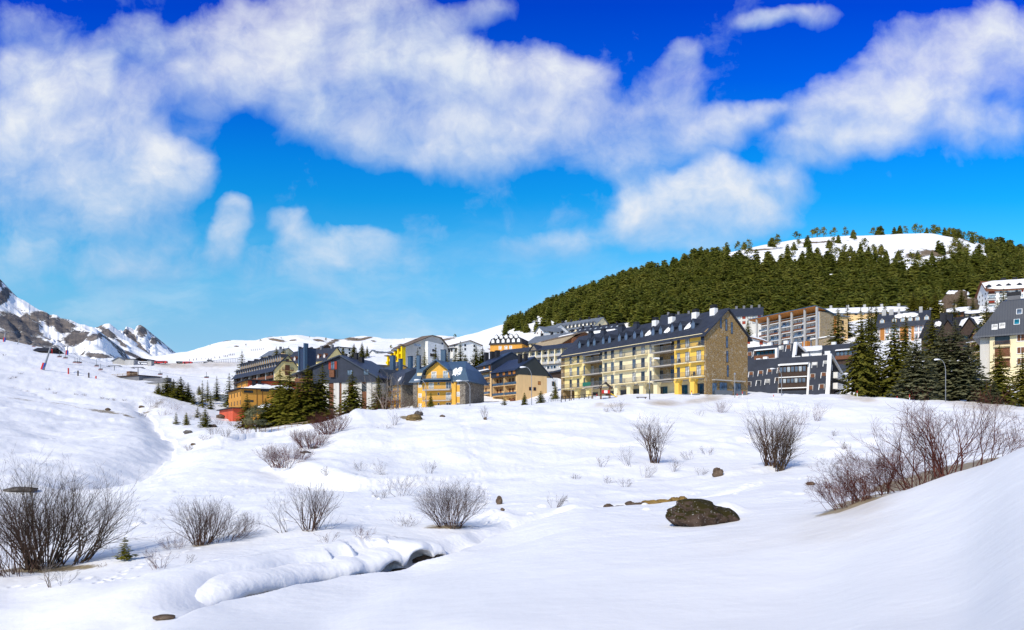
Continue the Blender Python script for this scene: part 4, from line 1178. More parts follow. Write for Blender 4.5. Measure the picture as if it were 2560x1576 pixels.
def yellow_chalet():
    H = House('chalet', 'yellow chalet with curved blue metal gable roof and stone corner walls', 'building', (1033, 186.5), (1163.6, 182), 1029, 14.5, sink=4)
    L, d = H.L, H.d; X = lambda c: H.ux(c3(c)[0]); Z = lambda c, y: H.hz(c3(0, c)[1], L/2, y)
    ev = H.hz(949, L, 0)
    H.part('wall', MB().box(X(680), X(1180), 0, 1.0, -4, ev), 'wall_ochre')
    H.part('stone_wall', MB().box(0, X(680), -.12, d, -4, ev), 'stone_grey')
    H.part('stone_wall', MB().box(X(1180), L, -.12, d, -4, ev), 'stone_grey')
    H.part('wall', MB().box(X(680), X(1180), 1.0, d, -4, ev-.01), 'wall_ochre')
    # mansard roof
    mb = rings(MB(), -1.0, L+1.3, -.9, d+.9, [(0, 0, ev-.55), (.15, .1, ev-.3), (1.9, 2.4, ev+3.1), (3.9, d/2+.6, ev+5.6)])
    H.part('roof', mb, 'metal_blue')
    # front gable with broken slopes
    g0, g1 = X(745), X(1100); gm = X(922)
    zb, zs, zt = ev-.6, H.hz(c3(0, 690)[1], L/2), H.hz(c3(0, 578)[1], L/2)
    gp = [(g0+.1, zb), (g0+1.2, zs), (gm, zt-.25), (g1-1.2, zs), (g1-.1, zb)]
    H.part('gable_wall', MB().prism(gp, -.25, 4, 'y'), 'wall_ochre')
    H.part('gable_roof', MB().strip([(g0-.35, zb-.2), (g0+.85, zs+.2), (gm, zt+.3), (g1-.85, zs+.2), (g1+.35, zb-.2)], .3, -1.7, 8, 'y'), 'metal_blue')
    # balconies and windows
    for py in (797, 919, 1047): 
        z = H.hz(c3(0, py)[1], L/2); H.balcony('f', (X(765)+X(1085))/2, z, X(1085)-X(765), 1.35, 'metal_blue' if py == 797 else 'slab_edge', off=.25, th=.3 if py < 1000 else .22)
    def win(c0, c1, y0, y1, off=.0, gm='glass_dark', fm='trim_white', mull=1, name='window'):
        a, b = X(c0), X(c1); z0 = H.hz(c3(0, y1)[1], L/2); z1 = H.hz(c3(0, y0)[1], L/2)
        H.window('f', (a+b)/2, z0, b-a, z1-z0, fm, gm, mull, off=off, name=name)
    win(848, 908, 705, 790, .256, 'curtain', name='balcony_door'); win(985, 1045, 700, 790, .256, 'glass_pale', name='balcony_door')
    win(812, 872, 832, 908, .004, 'curtain', mull=0, name='balcony_door'); win(1015, 1078, 825, 912, .004, 'glass_blue', name='balcony_door'); win(918, 940, 835, 860, .004, mull=0)
    win(1015, 1078, 955, 1040, .004, 'curtain', mull=0, name='balcony_door'); win(918, 938, 955, 985, .004, mull=0)
    win(1015, 1078, 1075, 1150, .004, 'glass_dark', name='balcony_door'); win(918, 938, 1075, 1105, .004, mull=0)
    for y0 in (840, 960, 1080): win(690, 728, y0, y0+48, .004, 'curtain', mull=0)
    win(1148, 1182, 830, 870, .004); win(1142, 1180, 950, 1005, .004, 'curtain', mull=0); win(1142, 1180, 1078, 1122, .004)
    H.part('pier', MB().box(X(1088), X(1138), -.55, -.003, -4, ev-.3), 'wall_ochre')
    # dormer at the left of the gable, small window in the roof at its right
    a, b = X(668), X(752); H.part('roof_dormer', MB().box(a, b, .3, 3.2, ev+.1, H.hz(c3(0, 715)[1], 3)), 'wall_cream')
    H.part('dormer_roof', MB().box(a-.15, b+.15, .1, 3.6, H.hz(c3(0, 715)[1], 3)+.003, H.hz(c3(0, 700)[1], 3)), 'metal_blue')
    a, b = X(1152), X(1198); H.window('f', (a+b)/2, ev+.45, 1.3, 1.7, 'metal_blue', 'glass_teal', 0, off=-.72)
    # lying snow right of the gable
    roof_snow(H, X(1066), X(1200), (-.2, ev+.05), (2.0, ev+3.6), 5, .22, .16)
    for c0, c1, y0, y, zb_ in ((960, 1012, 455, 5.5, ev+2), (675, 711, 522, 4.5, ev+2)):
        q0, q1 = H.ux(c3(c0)[0], y), H.ux(c3(c1)[0], y); H.chimney((q0+q1)/2, y, zb_, H.hz(c3(0, y0)[1], (q0+q1)/2, y), q1-q0, .9, 'metal_blue', 'metal_navy', .18, .06)
    # right side wall has a snow guard shadow board
    H.part('eave_board', MB().box(L+.01, L+1.2, -.6, d+.6, ev-.62, ev-.557), 'metal_blue')

def chalet_wing():
    H = House('chalet', 'shaded yellow chalet with purple grey roof, partly behind bare birches', 'building', (955, 199), (1006, 191), 1031, 15, sink=4)
    L, d = H.L, H.d; ev = 8.0; X = lambda c: H.ux(c3(c)[0])
    H.part('wall', MB().box(0, L-.9, 0, d, -4, ev), 'wall_ochre')
    H.part('stone_wall', MB().box(L-.9, L, -.1, d+.05, -4, ev), 'stone_grey')
    H.part('roof', rings(MB(), -1, L+1.0, -1, d+1, [(0, 0, ev-.45), (.1, .1, ev-.2), (1.6, 2.4, ev+3.0), (2.4, d/2+.5, ev+5.2)]), 'metal_slate')
    a, b = -1.6, 3.0
    H.part('gable_wall', MB().prism([(a+.4, ev-.5), (b-.4, ev-.5), (b-.5, ev+1.6), ((a+b)/2, ev+4.2), (a+.5, ev+1.6)], -.3, 4, 'y'), 'wall_ochre')
    H.part('gable_roof', MB().strip([(a, ev-.7), (a+.3, ev+1.6), ((a+b)/2, ev+4.6), (b-.3, ev+1.6), (b, ev-.7)], .28, -1.3, 7, 'y'), 'metal_slate')
    for z in (.6, 3.3, 6.0):
        H.balcony('f', L/2-.2, z, L-2, 1.2, 'wood_brown', 'rail_metal'); 
        for u in (1.2, L/2, L-2.2): H.window('f', u, z+.05, 1.1, 1.9, 'trim_white', 'glass_dark', 1, off=.004, name='balcony_door')
    roof_snow(H, L-2.2, L-1.0, (-.6, ev+.0), (2.0, ev+3.2), 15, .2, .2)
    for c0, c1, y0, y in ((365, 407, 522, 8), (467, 491, 560, 9), (580, 612, 530, 7)):
        q0, q1 = H.ux(c3(c0)[0], y), H.ux(c3(c1)[0], y); H.chimney((q0+q1)/2, y, ev+1, H.hz(c3(0, y0)[1], (q0+q1)/2, y), q1-q0, .9, 'metal_blue', 'metal_navy', .15, .06)

def connecting_roof():
    H = House('link_building', 'low blue roofed building joining the two yellow chalets', 'building', (1004, 203), (1050, 199), 1026, 11, sink=4)
    ev = 7.6
    H.part('wall', MB().box(0, H.L, 0, H.d, -4, ev), 'stone_grey')
    H.part('roof', MB().strip(gable_profile(H.d, ev, ev, ev+5.0, over=1.2), .25, -1.5, H.L+3), 'metal_blue')
    for x in (1.5, 4.0): H.window('f', x, 2.0, 1.0, 1.3, 'trim_white', 'glass_dark', 1, off=.004)

def beige_block():
    H = House('apartment_building', 'beige apartment building with navy gabled roof and blue balconies', 'building', (1231.5, 207), (1291.6, 197), 1010, 12.5, sink=4)
    L, d = H.L, H.d; X = lambda c: H.ux(c3(c)[0])
    ez = H.hz(c3(0, 765)[1], 0); et = H.hz(c3(0, 745)[1], L)
    ev = (ez+et)/2
    # recessed balcony bays between beige fins, blank end wall
    H.part('wall', MB().box(.3, L-.5, 1.4, d, -4, ev-.01), 'wall_beige')
    H.part('wall', MB().prism([(0, -4), (d-1.5, -4), (d-1.5, ev), (0, ev)], L-.5, L, 'x'), 'wall_beige', label='blank beige end wall')
    for c in (1700,): x = X(c); H.part('fin', MB().box(x-.15, x+.15, 0, 1.39, -4, ev-.02), 'wall_beige')
    H.part('fin', MB().box(0, .28, 0, 1.39, -4, ev-.02), 'wall_beige')
    H.part('annex_wall', MB().box(L-.6, L-.01, d-1.5, d+2.6, -4, ev-.5), 'wall_white')
    lv = [H.hz(c3(0, y)[1], L/2) for y in (985, 868)]
    for z in lv:
        for a, b in ((1572, 1645), (1648, 1698), (1708, 1788), (1791, 1846)):
            x0, x1 = X(a), X(b); H.balcony('f', (x0+x1)/2, z, x1-x0, 1.1, 'wall_beige', 'metal_blue', 'solid', off=-.9, h=.75)
        H.part('floor_slab', MB().box(.3, L-.5, .9, 1.39, z-.2, z-.001), 'wall_beige')
    for z in lv+[-.2]:
        for c in (1625, 1662, 1770, 1808):
            x = H.ux(c3(c)[0], 1.4); H.window('f', x, z+.05, .95, 2.0, 'wood_orange', 'wood_brown', 1, off=-1.396, name='balcony_door')
    # slate attic with orange windows, then the main roof
    az = H.hz(c3(0, 690)[1], L/2)
    H.part('attic_wall', MB().box(-.3, L+.0, -.45, .6, ev-.3, az), 'navy_boards')
    for c in (1642, 1715, 1783, 1850): x = X(c); H.window('f', min(x, L-.6), ev+.1, 1.15, 1.35, 'wood_orange', 'wood_orange', 1, off=.456)
    zr = H.hz(c3(0, 528)[1], L, d*.5)
    H.part('gable_wall', MB().prism([(-.3, ev+.003), (d-1.0, ev+.003), (d-1.0, ev+1.0), (d*.5, zr-.2), (-.3, az-.1)], L-.45, L+.08, 'x'), 'slate_boards')
    H.part('roof', MB().strip([(-.9, az-.35), (d*.5, zr), (d+.6, ev-.4)], .25, -.4, L+.3), 'metal_navy')
    for c, y0, y in ((1893, 510, 3.5), (1955, 503, 4.2)):
        x = H.ux(c3(c)[0], y); H.chimney(x, y, az, H.hz(c3(0, y0)[1], x, y), 1.0, 1.0, 'roof_dark', 'roof_dark', .2, .05)
    x = X(1850); roof_snow(H, L-3.2, L-1.4, (4.6, az+ (zr-az)*.74), (5.7, az+(zr-az)*.92), 9, .25, .2)
    vy = lambda c: H.vy(c3(c)[0])
    for c, y0, y1, m in ((2117, 820, 862, 'wood_orange'), (2012, 888, 930, 'glass_dark'), (2063, 890, 932, 'glass_dark')):
        v = vy(c); z0, z1 = H.hz(c3(0, y1)[1], L, v), H.hz(c3(0, y0)[1], L, v); H.window('r', v, z0, 1.0, z1-z0, 'wood_brown', m, 0, off=.004)
    H.part('garage_door', MB().box(X(1770), X(1818), -.02, 1.2, -1.0, H.hz(c3(0, 1022)[1], L)), 'wood_brown')
    for z in (2.2, 5.6): H.window('r', d+.9, z, 1.0, 1.4, 'wood_brown', 'glass_dark', 0, off=-.006)

def beige_block_rear():
    H = House('apartment_building', 'beige building stepped back behind the navy gabled one, three dark chimneys', 'building', (1196, 222), (1232.5, 212), 1008, 12.5, sink=4)
    L, d = H.L, H.d; ev = H.hz(c3(0, 690)[1], L); az = ev+2.4
    H.part('wall', MB().box(0, L, .8, d, -4, ev-.01), 'wall_beige')
    H.part('fin', MB().box(L-1.6, L+.0, -.3, .79, -4, ev-.02), 'wall_beige')
    H.part('attic_wall', MB().box(-.3, L, -.4, 1.2, ev-.2, az), 'navy_boards')
    zr = H.hz(c3(0, 472)[1], L, d*.5)
    H.part('gable_wall', MB().prism([(-.3, 0), (d+6, 0), (d+6, ev), (d*.5, zr-.2), (-.3, az-.1)], L-.4, L+.08, 'x'), 'navy_boards')
    H.part('roof', MB().strip([(-.9, az-.35), (d*.5, zr), (d+6.5, ev-.6)], .25, -.6, L+.3), 'metal_navy')
    for y in (700, 780, 868, 975): 
        z = H.hz(c3(0, y)[1], L/2)
        if y > 720: H.balcony('f', L/2-1.2, z, L-2.6, 1.1, 'wall_beige', 'metal_blue', 'solid', off=-.7, h=.75)
    for z in (.5, 3.2, 6.0): 
        for u in (1.5, 4.2): H.window('f', u, z, 1.0, 1.9, 'wood_orange', 'wood_brown', 1, off=-.796, name='balcony_door')
    for c in (1468, 1530): x = H.ux(c3(c)[0], -.4); H.window('f', x, ev+.3, 1.1, 1.3, 'wood_orange', 'wood_orange', 1, off=.406)
    for c, y0, y in ((1492, 490, 4.0), (1562, 478, 4.0), (1622, 465, 4.0)):
        x = H.ux(c3(c)[0], y); H.chimney(x, y, az, H.hz(c3(0, y0)[1], x, y), 1.4, 1.2, 'roof_dark', 'roof_dark', .2, .05)
    roof_snow(H, -.2, L-1.8, (-.7, az-2.1), (-.2, az-1.9), 31, .3, .1)

def dark_gable():
    H = House('apartment_building', 'dark slate gabled building on white and brown striped base', 'building', (742, 198), (941, 190), 1034, 16, sink=4)
    L, d = H.L, H.d; X = lambda c: H.ux(c2(c)[0])
    xm = X(1580); zt = H.hz(888.5, xm); zl = H.hz(937, 0); zrr = H.hz(939, L); zb = H.hz(955, L)
    x0 = X(1225)
    sl = (zt-zl)/(xm-X(980))
    z_at = lambda x: zt-sl*(xm-x)
    # upper slate part, a shallow prow meeting at the ridge line
    mb = MB()
    def prow(pts, yo): return pts
    mb.prism([(x0, zb), (xm, zb), (xm, zt-.35), (x0, z_at(x0)-.35)], -.2, d, 'y')
    H.part('upper_wall', mb, 'slate_front')
    H.part('upper_wall', MB().prism([(xm+.004, zb), (L+.1, zb), (L+.1, zrr-.2), (xm+.004, zt-.35)], -.55, d, 'y'), 'slate_front')
    H.part('roof', MB().strip([(X(975)-.6, zl-.2), (xm, zt+.05), (L+1.0, zrr-.55)], .32, -1.1, d+.8, 'y'), 'metal_slate')
    # base: white wall, the front's shade put into its greyer tone; brown panels
    H.part('wall', MB().box(X(1335), L-.2, .25, d-.3, -4, zb-.003), 'wall_offwhite')
    for a, b in ((1335, 1420), (1485, 1552), (1585, 1668), (1735, 1838), (1900, 1960)):
        H.part('pilaster', MB().box(X(a), X(b), -.1, .249, -4, zb-.006), 'wall_offwhite')
    for a, b in ((1425, 1482), (1555, 1582), (1670, 1730), (1840, 1897)):
        H.part('panel', MB().box(X(a), X(b), .12, .245, -4, zb-.01), 'wood_brown')
    H.window('f', X(1868), zb-2.6, 1.6, 2.2, 'black_paint', 'glass_dark', 1, off=-.115)
    for c, z in ((1905, zb+1.9), (1700, zb+1.9)): H.window('f', X(c), z, 1.7, 1.6, 'black_paint', 'glass_blue', 1, off=.556)
    # balcony window with red shutters
    w = H.window('f', X(1475), zb+3.7, 1.3, 2.4, 'black_paint', 'glass_blue', 1, off=.206)
    for c in (1440, 1515): H.part('shutter', MB().box(X(c)-.36, X(c)+.36, -.30, -.21, zb+3.8, zb+6.0), 'shutter_red', w if False else None)
    H.part('balcony_front', MB().box(X(1450), X(1508), -.9, -.201, zb+1.6, zb+3.6), 'wood_brown')
    H.part('recess_shade', MB().box(X(1528), X(1542), -.23, -.203, zb+1.5, zb+6), 'black_paint')  # flat black strip on the wall face, its colour standing in for shade
    # left side: open timber balcony under the roof slope
    H.part('wall', MB().box(X(1000), x0-.003, 3.0, d-.5, -4, z_at(X(1000))-.6), 'wood_dark')
    for c in (1020, 1080): H.part('post', MB().box(X(c)-.15, X(c)+.15, -.2, .1, -4, z_at(X(c))-.4), 'wood_dark')
    for z in (zb-2.2, zb+.6): H.part('balcony', MB().box(X(1000), x0-.004, -.3, 2.99, z-.2, z), 'wood_dark'); H.part('railing', MB().box(X(1000), x0-.005, -.3, -.2, z+.003, z+1.0), 'wood_brown')
    for c, y, w in ((1765, 425, 1.0), (1830, 480, 1.3)):
        x = H.ux(c2(c)[0], 7); H.chimney(x, 7, zrr, H.hz(c2(0, y)[1], x, 7), w, w, 'roof_dark', 'roof_dark', .2, .05)
    for c in (1640, 1700): x = H.ux(c2(c)[0], 4); H.part('roof_vent', MB().box(x-.3, x+.3, 3.7, 4.3, zrr, zt-.05-(x-xm)*.45+.5), 'roof_dark')
    roof_snow(H, X(1015), X(1150), (-.95, z_at(X(1080))-.1), (1.2, z_at(X(1080))+.05), 12, .2, .2)
    H.part('entrance_canopy', MB().box(X(1350), X(1480), -2.2, -.11, .6, .9), 'wood_dark')

def terraced_orange():
    H = House('hotel', 'tiered orange and salmon hotel with thick snow on its flat roof', 'building', (571, 224), (602.5, 206), 1019, 19, sink=8)
    L, d = H.L, H.d; vy = lambda c: H.vy(c2(c)[0])
    h1 = H.hz(c2(0, 872)[1], L); h2 = H.hz(c2(0, 762)[1], L, 6)
    H.part('plinth', MB().box(-2.2, L+.6, -2.4, d, -9, -.35), 'wall_salmon')
    H.part('plinth_roof', MB().box(-2.8, L+1.6, -3.2, d, -.347, -.05), 'roof_dark')
    H.part('wall', MB().box(0, L, 0, d, -.047, h1), 'wall_orange')
    H.part('roof_edge', MB().box(-.5, L+.9, -.9, d+.4, h1+.003, h1+.35), 'roof_dark')
    o = snow_slab(4, 0, L+.2, n=30, width=d-1.5, edge=1.4, th=1.5).mesh('roof_snow', 'roof_snow', True); link('roof_snow', o, H.root, (.3, .6, h1+.33))
    H.part('upper_wall', MB().box(.0, L-3.2, 2.6, d+7, h1+.353, h2), 'wall_salmon')
    H.part('upper_front', MB().box(.0, L-3.3, 2.5, 2.597, h1+.36, h2-.01), 'wall_orange')
    H.part('upper_roof', MB().box(-.8, L-2.2, 1.6, d+8, h2+.003, h2+.35), 'roof_dark')
    for k, z in enumerate((.6, 3.1)):
        for u in np.linspace(.9, L-.9, 5): H.window('f', float(u), z+.3, .85, 1.3, 'wood_dark', 'glass_dark', 0, off=.004)
    for u in np.linspace(1.0, L-4.2, 3): H.window('f', float(u), h1+1.4, .85, 1.3, 'wood_dark', 'glass_dark', 0, off=-2.496)
    for c, y0, y1, w in ((410, 890, 920, 2.6), (415, 1010, 1035, 2.6), (615, 850, 905, 2.4)):
        v = vy(c); z0, z1 = H.hz(c2(0, y1)[1], L, v), H.hz(c2(0, y0)[1], L, v); H.window('r', v, z0, w, z1-z0, 'wood_dark', 'glass_dark', 1, off=.004)
    for c in (515, 585): v = vy(c); H.part('pipe', MB().box(L+.003, L+.12, v-.06, v+.06, -.04, h1-.02), 'wood_brown')
    for c in (575, 672): x = H.ux(c2(c)[0], 6); H.chimney(L-2.5, vy(c)*.7, h1+.35, h1+2.6, .9, .9, 'roof_dark', 'roof_dark', .15, .05)
    o = snow_slab(6, 0, 6.5, n=24, width=9, edge=1.5, th=1.1).mesh('roof_snow', 'roof_snow', True); link('roof_snow', o, H.root, (L+1.0, 3, -.3))
    H.part('low_roof', MB().box(L+.61, L+8, 1.5, 13, -.75, -.3), 'roof_dark'); H.part('low_wall', MB().box(L+.61, L+7, 2.5, 13, -9, -.753), 'wall_orange')

def dormer_hotel():
    H = House('hotel', 'long hotel with two rows of pale dormers and a cream gable end', 'building', (585, 292), (687, 255), 968, 14, sink=9)
    L = H.L; d = min(H.vy(746), 24); H.d = d
    ev = H.hz(c2(0, 625)[1], L); zr = H.hz(c2(0, 442)[1], L, d*.5)
    H.part('wall', MB().box(0, L-.5, 1.2, d, -9, ev), 'wood_dark')
    H.part('gable_wall', MB().prism([(0, -9), (d, -9), (d, ev+1), (d*.55, zr-.3), (0, ev)], L-.49, L, 'x'), 'wall_pale_yellow')
    H.part('roof', MB().strip([(-.9, ev-.5), (d*.25, ev+3.2), (d*.55, zr), (d+.8, ev+.4)], .3, -.4, L+.35), 'roof_slate')
    for i in range(6):
        x = L*i/5; H.part('fin', MB().box(min(max(x-.2, 0), L-.9), min(x+.2, L-.5), -.1, 1.19, -9, ev-.1), 'concrete')
    for z in (ev-2.9, ev-5.6):
        H.part('balcony', MB().box(.3, L-.6, .0, 1.18, z-.2, z), 'wood_dark'); H.part('railing', MB().box(.3, L-.6, .0, .08, z+.003, z+.95), 'wood_brown')
        for i in range(10): H.window('f', L*(i+.5)/10, z+.05, 1.3, 2.1, 'wood_orange', 'curtain' if i % 3 else 'glass_dark', 1, off=-1.196, name='balcony_door')
    dm = dormer_mesh(1.3, 2.6, 3.0, 'roof_slate', 'wall_beige', 'glass_blue')
    for i in range(17): H.put('dormer', dm, (L*(i+.5)/17, .55, ev+.35))
    for i in range(20): H.put('dormer', dm, (L*(i+.5)/20, d*.27, ev+3.35))
    v = H.vy(c2(900)[0])
    for y0, y1, w in ((495, 530, 1.2), (570, 632, 1.8), (650, 700, 1.8)):
        z0, z1 = H.hz(c2(0, y1)[1], L, v), H.hz(c2(0, y0)[1], L, v); H.window('r', v, z0, w, z1-z0, 'wood_brown', 'wood_brown', 1, off=.004)
    z = H.hz(c2(0, 635)[1], L, v); H.balcony('r', v, z, 4.2, 1.0, 'wood_brown', 'wood_dark', off=.004)
    H.part('porch_roof', MB().box(L+.004, L+1.4, v-2, v+2, z+3.2, z+3.45), 'roof_slate')
    for x in (6, 14, 22, 30): H.chimney(x, d*.5, zr-1, zr+1.3, 1.4, 1.2, 'roof_dark', None)
    H.chimney(L-6, d*.6, zr-1, zr+1.2, 1.2, 1.2, 'wall_beige', None)

def aframe(name_label, A, B, foot, depth, full, group=None):
    """slate clad block whose front leans back, white edge beam, deep window boxes"""
    H = House('apartment_building', name_label, 'building', A, B, foot, depth, group, sink=4)
    return H

def aframes():
    px, py = lambda c: c5(c)[0], lambda c: c5(0, c)[1]
    # nearest one
    H = House('apartment_building', 'black slate building with sloping front, white edge beam and a central glazed balcony bay', 'building', (1850, 172), (px(1150), 160), py(1365), 23, sink=4)
    L, d = H.L, H.d
    lean = lambda z: z*.27                      # how far the front leans back at height z
    ht = H.hz(py(845), L, 2.8)
    xr = L
    H.part('front_slope', MB().prism([(0, -.5-0), (lean(ht), ht), (lean(ht)+.5, ht), (.5, -.5)], -3, xr-.45, 'x'), 'slate_front')
    H.part('body', MB().prism([(.52, -4), (d, -4), (d, ht-6.0), (lean(ht)+.52, ht-.25)], -3, xr-.5, 'x'), 'board_black')
    H.part('end_wall', MB().prism([(.4, -4), (d, -4), (d, ht-5.8), (lean(ht)+.4, ht-.2)], xr-.49, xr, 'x'), 'board_black')
    # white beam along the edge of the end wall
    mb = MB(); mb.prism([(-.35, -1), (lean(ht)-.2, ht+.25), (lean(ht)+.55, ht+.25), (.45, -1)], xr-.44, xr+.42, 'x'); H.part('edge_beam', mb, 'trim_white')
    mb = MB(); mb.strip([(lean(ht)+.56, ht+.25), (d+.5, ht-5.6)], .5, xr-.44, xr+.42); H.part('edge_beam', mb, 'trim_white')
    mb = MB(); mb.strip([(lean(ht)+.3, ht+.05), (d+.3, ht-5.75)], .25, -3, xr-.46); H.part('roof', mb, 'roof_slate')
    roof_snow(H, -2.5, L-1, (lean(ht)+1.2, ht-.15), (d, ht-5.6), 41, .35, .05)
    # window boxes: a white cheek on the left, brown shutter or glass, lintel hood
    def wbox(c, yb, w=1.05, h=1.4, gm='wood_brown', hh=H):
        z = hh.hz(py(yb), 0, 1.0); x = hh.ux(px(c), lean(z)); y = lean(z)
        q = hh.part('window', MB().box(x-w/2, x+w/2, y-.02+.25, y+.5, z, z+h), 'concrete')
        mb = MB().box(x-w/2+.1, x+w/2-.1, y+.20, y+.248, z+.1, z+h-.1); hh.part('pane', mb, gm, q)
        mb = MB(); mb.prism([(y-.28, z-.02), (y+.27, z-.02), (y+lean(h)+.1, z+h), (y+lean(h)-.02, z+h)], x-w/2-.12, x-w/2-.003, 'x'); hh.part('reveal', mb, 'trim_white', q)
        mb = MB(); mb.prism([(y-.1, z), (y+.27, z), (y+lean(h)+.1, z+h), (y+lean(h)-.06, z+h)], x+w/2+.003, x+w/2+.08, 'x'); hh.part('reveal', mb, 'concrete', q)
    for c, y, g in ((187, 1130, 'wood_brown'), (308, 1122, 'wood_brown'), (422, 1105, 'wood_brown'), (550, 1098, 'wood_brown'), (990, 1055, 'curtain'), (1132, 1045, 'curtain'),
                    (160, 1255, 'wood_dark'), (282, 1245, 'glass_dark'), (394, 1235, 'curtain'), (520, 1220, 'wood_dark'), (962, 1195, 'wood_brown'), (1104, 1185, 'wood_brown'), (935, 1335, 'wood_brown'), (1078, 1325, 'wood_brown')):
        wbox(c, y, gm=g)
    # central bay
    x0, x1 = H.ux(px(560), 1.5), H.ux(px(898), 1.5); xe0 = x1+.6
    za, zb_, zc = H.hz(py(985), x0, 2), H.hz(py(1130), x0, 1.5), H.hz(py(1265), x0, .8)
    H.part('bay_roof', MB().prism([(.2, za-.1), (3.2, za+.45), (3.2, za+.7), (.2, za+.25)], x0-.2, x1+.5, 'x'), 'trim_white')
    mb = MB(); mb.prism([(-.4, -.6), (3.0, -.6), (3.2, za+.2), (lean(za)-.9, za+.2)], x1+.2, x1+.65, 'x'); H.part('bay_side', mb, 'trim_white')
    mb = MB(); mb.prism([(-.2, -.6), (3.0, -.6), (3.2, za+.0), (lean(za)-.6, za+.0)], x0-.3, x0-.1, 'x'); H.part('bay_side', mb, 'concrete')
    for z, h_, yo in ((zb_, za-zb_, .25), (zc, zb_-zc, .0)):
        H.part('balcony', MB().box(x0-.09, x1+.19, yo-.1, 3, z-.22, z), 'trim_white')
        H.part('railing', MB().box(x0-.08, x1+.18, yo-.08, yo+.0, z+.003, z+1.0), 'wood_dark')
        n = 7
        for i in range(n):
            w = (x1-x0)/n; H.window('f', x0+w*(i+.5), z+1.05, w-.06, h_-1.45, 'wood_dark', 'glass_blue' if (i*7+int(z)) % 3 else 'glass_pale', 0, off=-(yo+.15))
        H.part('bay_back', MB().box(x0-.08, x1+.18, yo+.5, 3, z+.01, z+h_-.3), 'wood_dark')
    H.part('bay_back', MB().box(x0-.08, x1+.18, .6, 2.9, -1, zc-.25), 'wood_dark')
    for i, m in enumerate(('wood_dark', 'wood_dark', 'wood_brown', 'wood_brown')): 
        w = (x1-x0)/4; H.window('f', x0+w*(i+.5), -.4, w-.2, 2.2, 'wood_dark', m, 1, off=-.58, name='ground_floor_door')
    # end wall balconies, chimneys
    for y in (1065, 1200): 
        z = H.hz(py(y), L, 6); H.part('end_balcony', MB().box(L+.003, L+1.1, 5.6, d-.5, z-1.4, z), 'trim_white')
    H.window('r', 5.0, H.hz(py(1045), L, 5), .7, 1.4, 'trim_white', 'glass_dark', 0, off=.004)
    for c, yy, w, zt in ((1238, 4.4, 1.2, 790), (880, 6.0, 1.6, 828), (785, 6.0, 1.2, 862)):
        x = H.ux(px(c), yy); H.chimney(min(x, L-.8), yy, ht-3, H.hz(py(zt), x, yy), w, 1.0, 'trim_white', 'roof_slate', .25, .1)
    for c in (1120, 1175): x = H.ux(px(c), 5); H.chimney(x, 5, ht-3, ht+.5, .8, .6, 'concrete', 'roof_slate', .2, .1)
    # second row behind
    G = House('apartment_building', 'black sloping slate building directly above the nearest one, glazed balcony left of centre', 'building', (1852, 205), (px(722), 194), py(955), 15, sink=6)
    L2, d2 = G.L, G.d; h2 = G.hz(py(700), L2, 2.4); xq = L2
    G.part('front_slope', MB().prism([(-.5, -2), (lean(h2), h2), (lean(h2)+.5, h2), (.1, -2)], -3, xq-.45, 'x'), 'slate_front')
    G.part('end_wall', MB().prism([(.4, -6), (d2, -6), (d2, h2-4.0), (lean(h2)+.4, h2-.2)], xq-.49, xq, 'x'), 'board_black')
    G.part('body', MB().prism([(.52, -6), (d2, -6), (d2, h2-4.2), (lean(h2)+.52, h2-.25)], -3, xq-.5, 'x'), 'board_black')
    mb = MB(); mb.prism([(-.9, -2), (lean(h2)-.2, h2+.25), (lean(h2)+.55, h2+.25), (.1, -2)], xq-.44, xq+.4, 'x'); G.part('edge_beam', mb, 'trim_white')
    mb = MB(); mb.strip([(lean(h2)+.56, h2+.25), (d2+.5, h2-3.7)], .5, xq-.44, xq+.4); G.part('edge_beam', mb, 'trim_white')
    mb = MB(); mb.strip([(lean(h2)+.3, h2+.05), (d2+.3, h2-3.85)], .25, -3, xq-.46); G.part('roof', mb, 'roof_slate')
    roof_snow(G, -2.5, L2-1, (lean(h2)+1.2, h2-.15), (d2, h2-3.7), 43, .4, .05)
    for c, y, g in ((168, 895, 'wood_brown'), (563, 852, 'curtain'), (657, 850, 'wood_brown'), (245, 880, 'wood_dark')): wbox(c, y, 1.3, 1.9, g, G)
    x0, x1 = G.ux(px(255), 1), G.ux(px(515), 1); z = G.hz(py(905), x0, 1); zt = G.hz(py(800), x0, 1)
    G.part('bay_roof', MB().prism([(-.2, zt), (2.4, zt+.5), (2.4, zt+.7), (-.2, zt+.3)], x0, x1+.6, 'x'), 'trim_white')
    G.part('bay_back', MB().box(x0, x1, 1.0, 2.4, z-2, zt), 'wood_dark')
    G.part('railing', MB().box(x0-.1, x1, -.2, -.1, z-.1, z+1.0), 'wood_brown'); G.part('balcony', MB().box(x0-.2, x1+.4, -.3, 2, z-.4, z-.11), 'trim_white')
    G.part('bay_side', MB().box(x1+.003, x1+.6, -.25, 2.0, z, zt), 'trim_white')
    for i in range(5): w = (x1-x0)/5; G.window('f', x0+w*(i+.5), z+.1, w-.1, zt-z-.3, 'wood_dark', 'glass_teal' if i in (0, 4) else 'glass_dark', 0, off=-.98)
    for c, zt_ in ((285, 720), (428, 690), (633, 668), (125, 930), (400, 912), (485, 890)):
        x = G.ux(px(c), 5); G.chimney(x, 5 if zt_ < 800 else -.8, h2-3 if zt_ < 800 else -3, G.hz(py(zt_), x, 5), 1.2, 1.0, 'trim_white', None)
    # third, mostly behind the spruces
    K = House('apartment_building', 'black slate block right of the snow roof, half hidden by the big spruces', 'building', (px(1068), 208), (px(1480)+10, 201), py(900), 14, sink=8)
    h3 = K.hz(py(735), 0, 2)
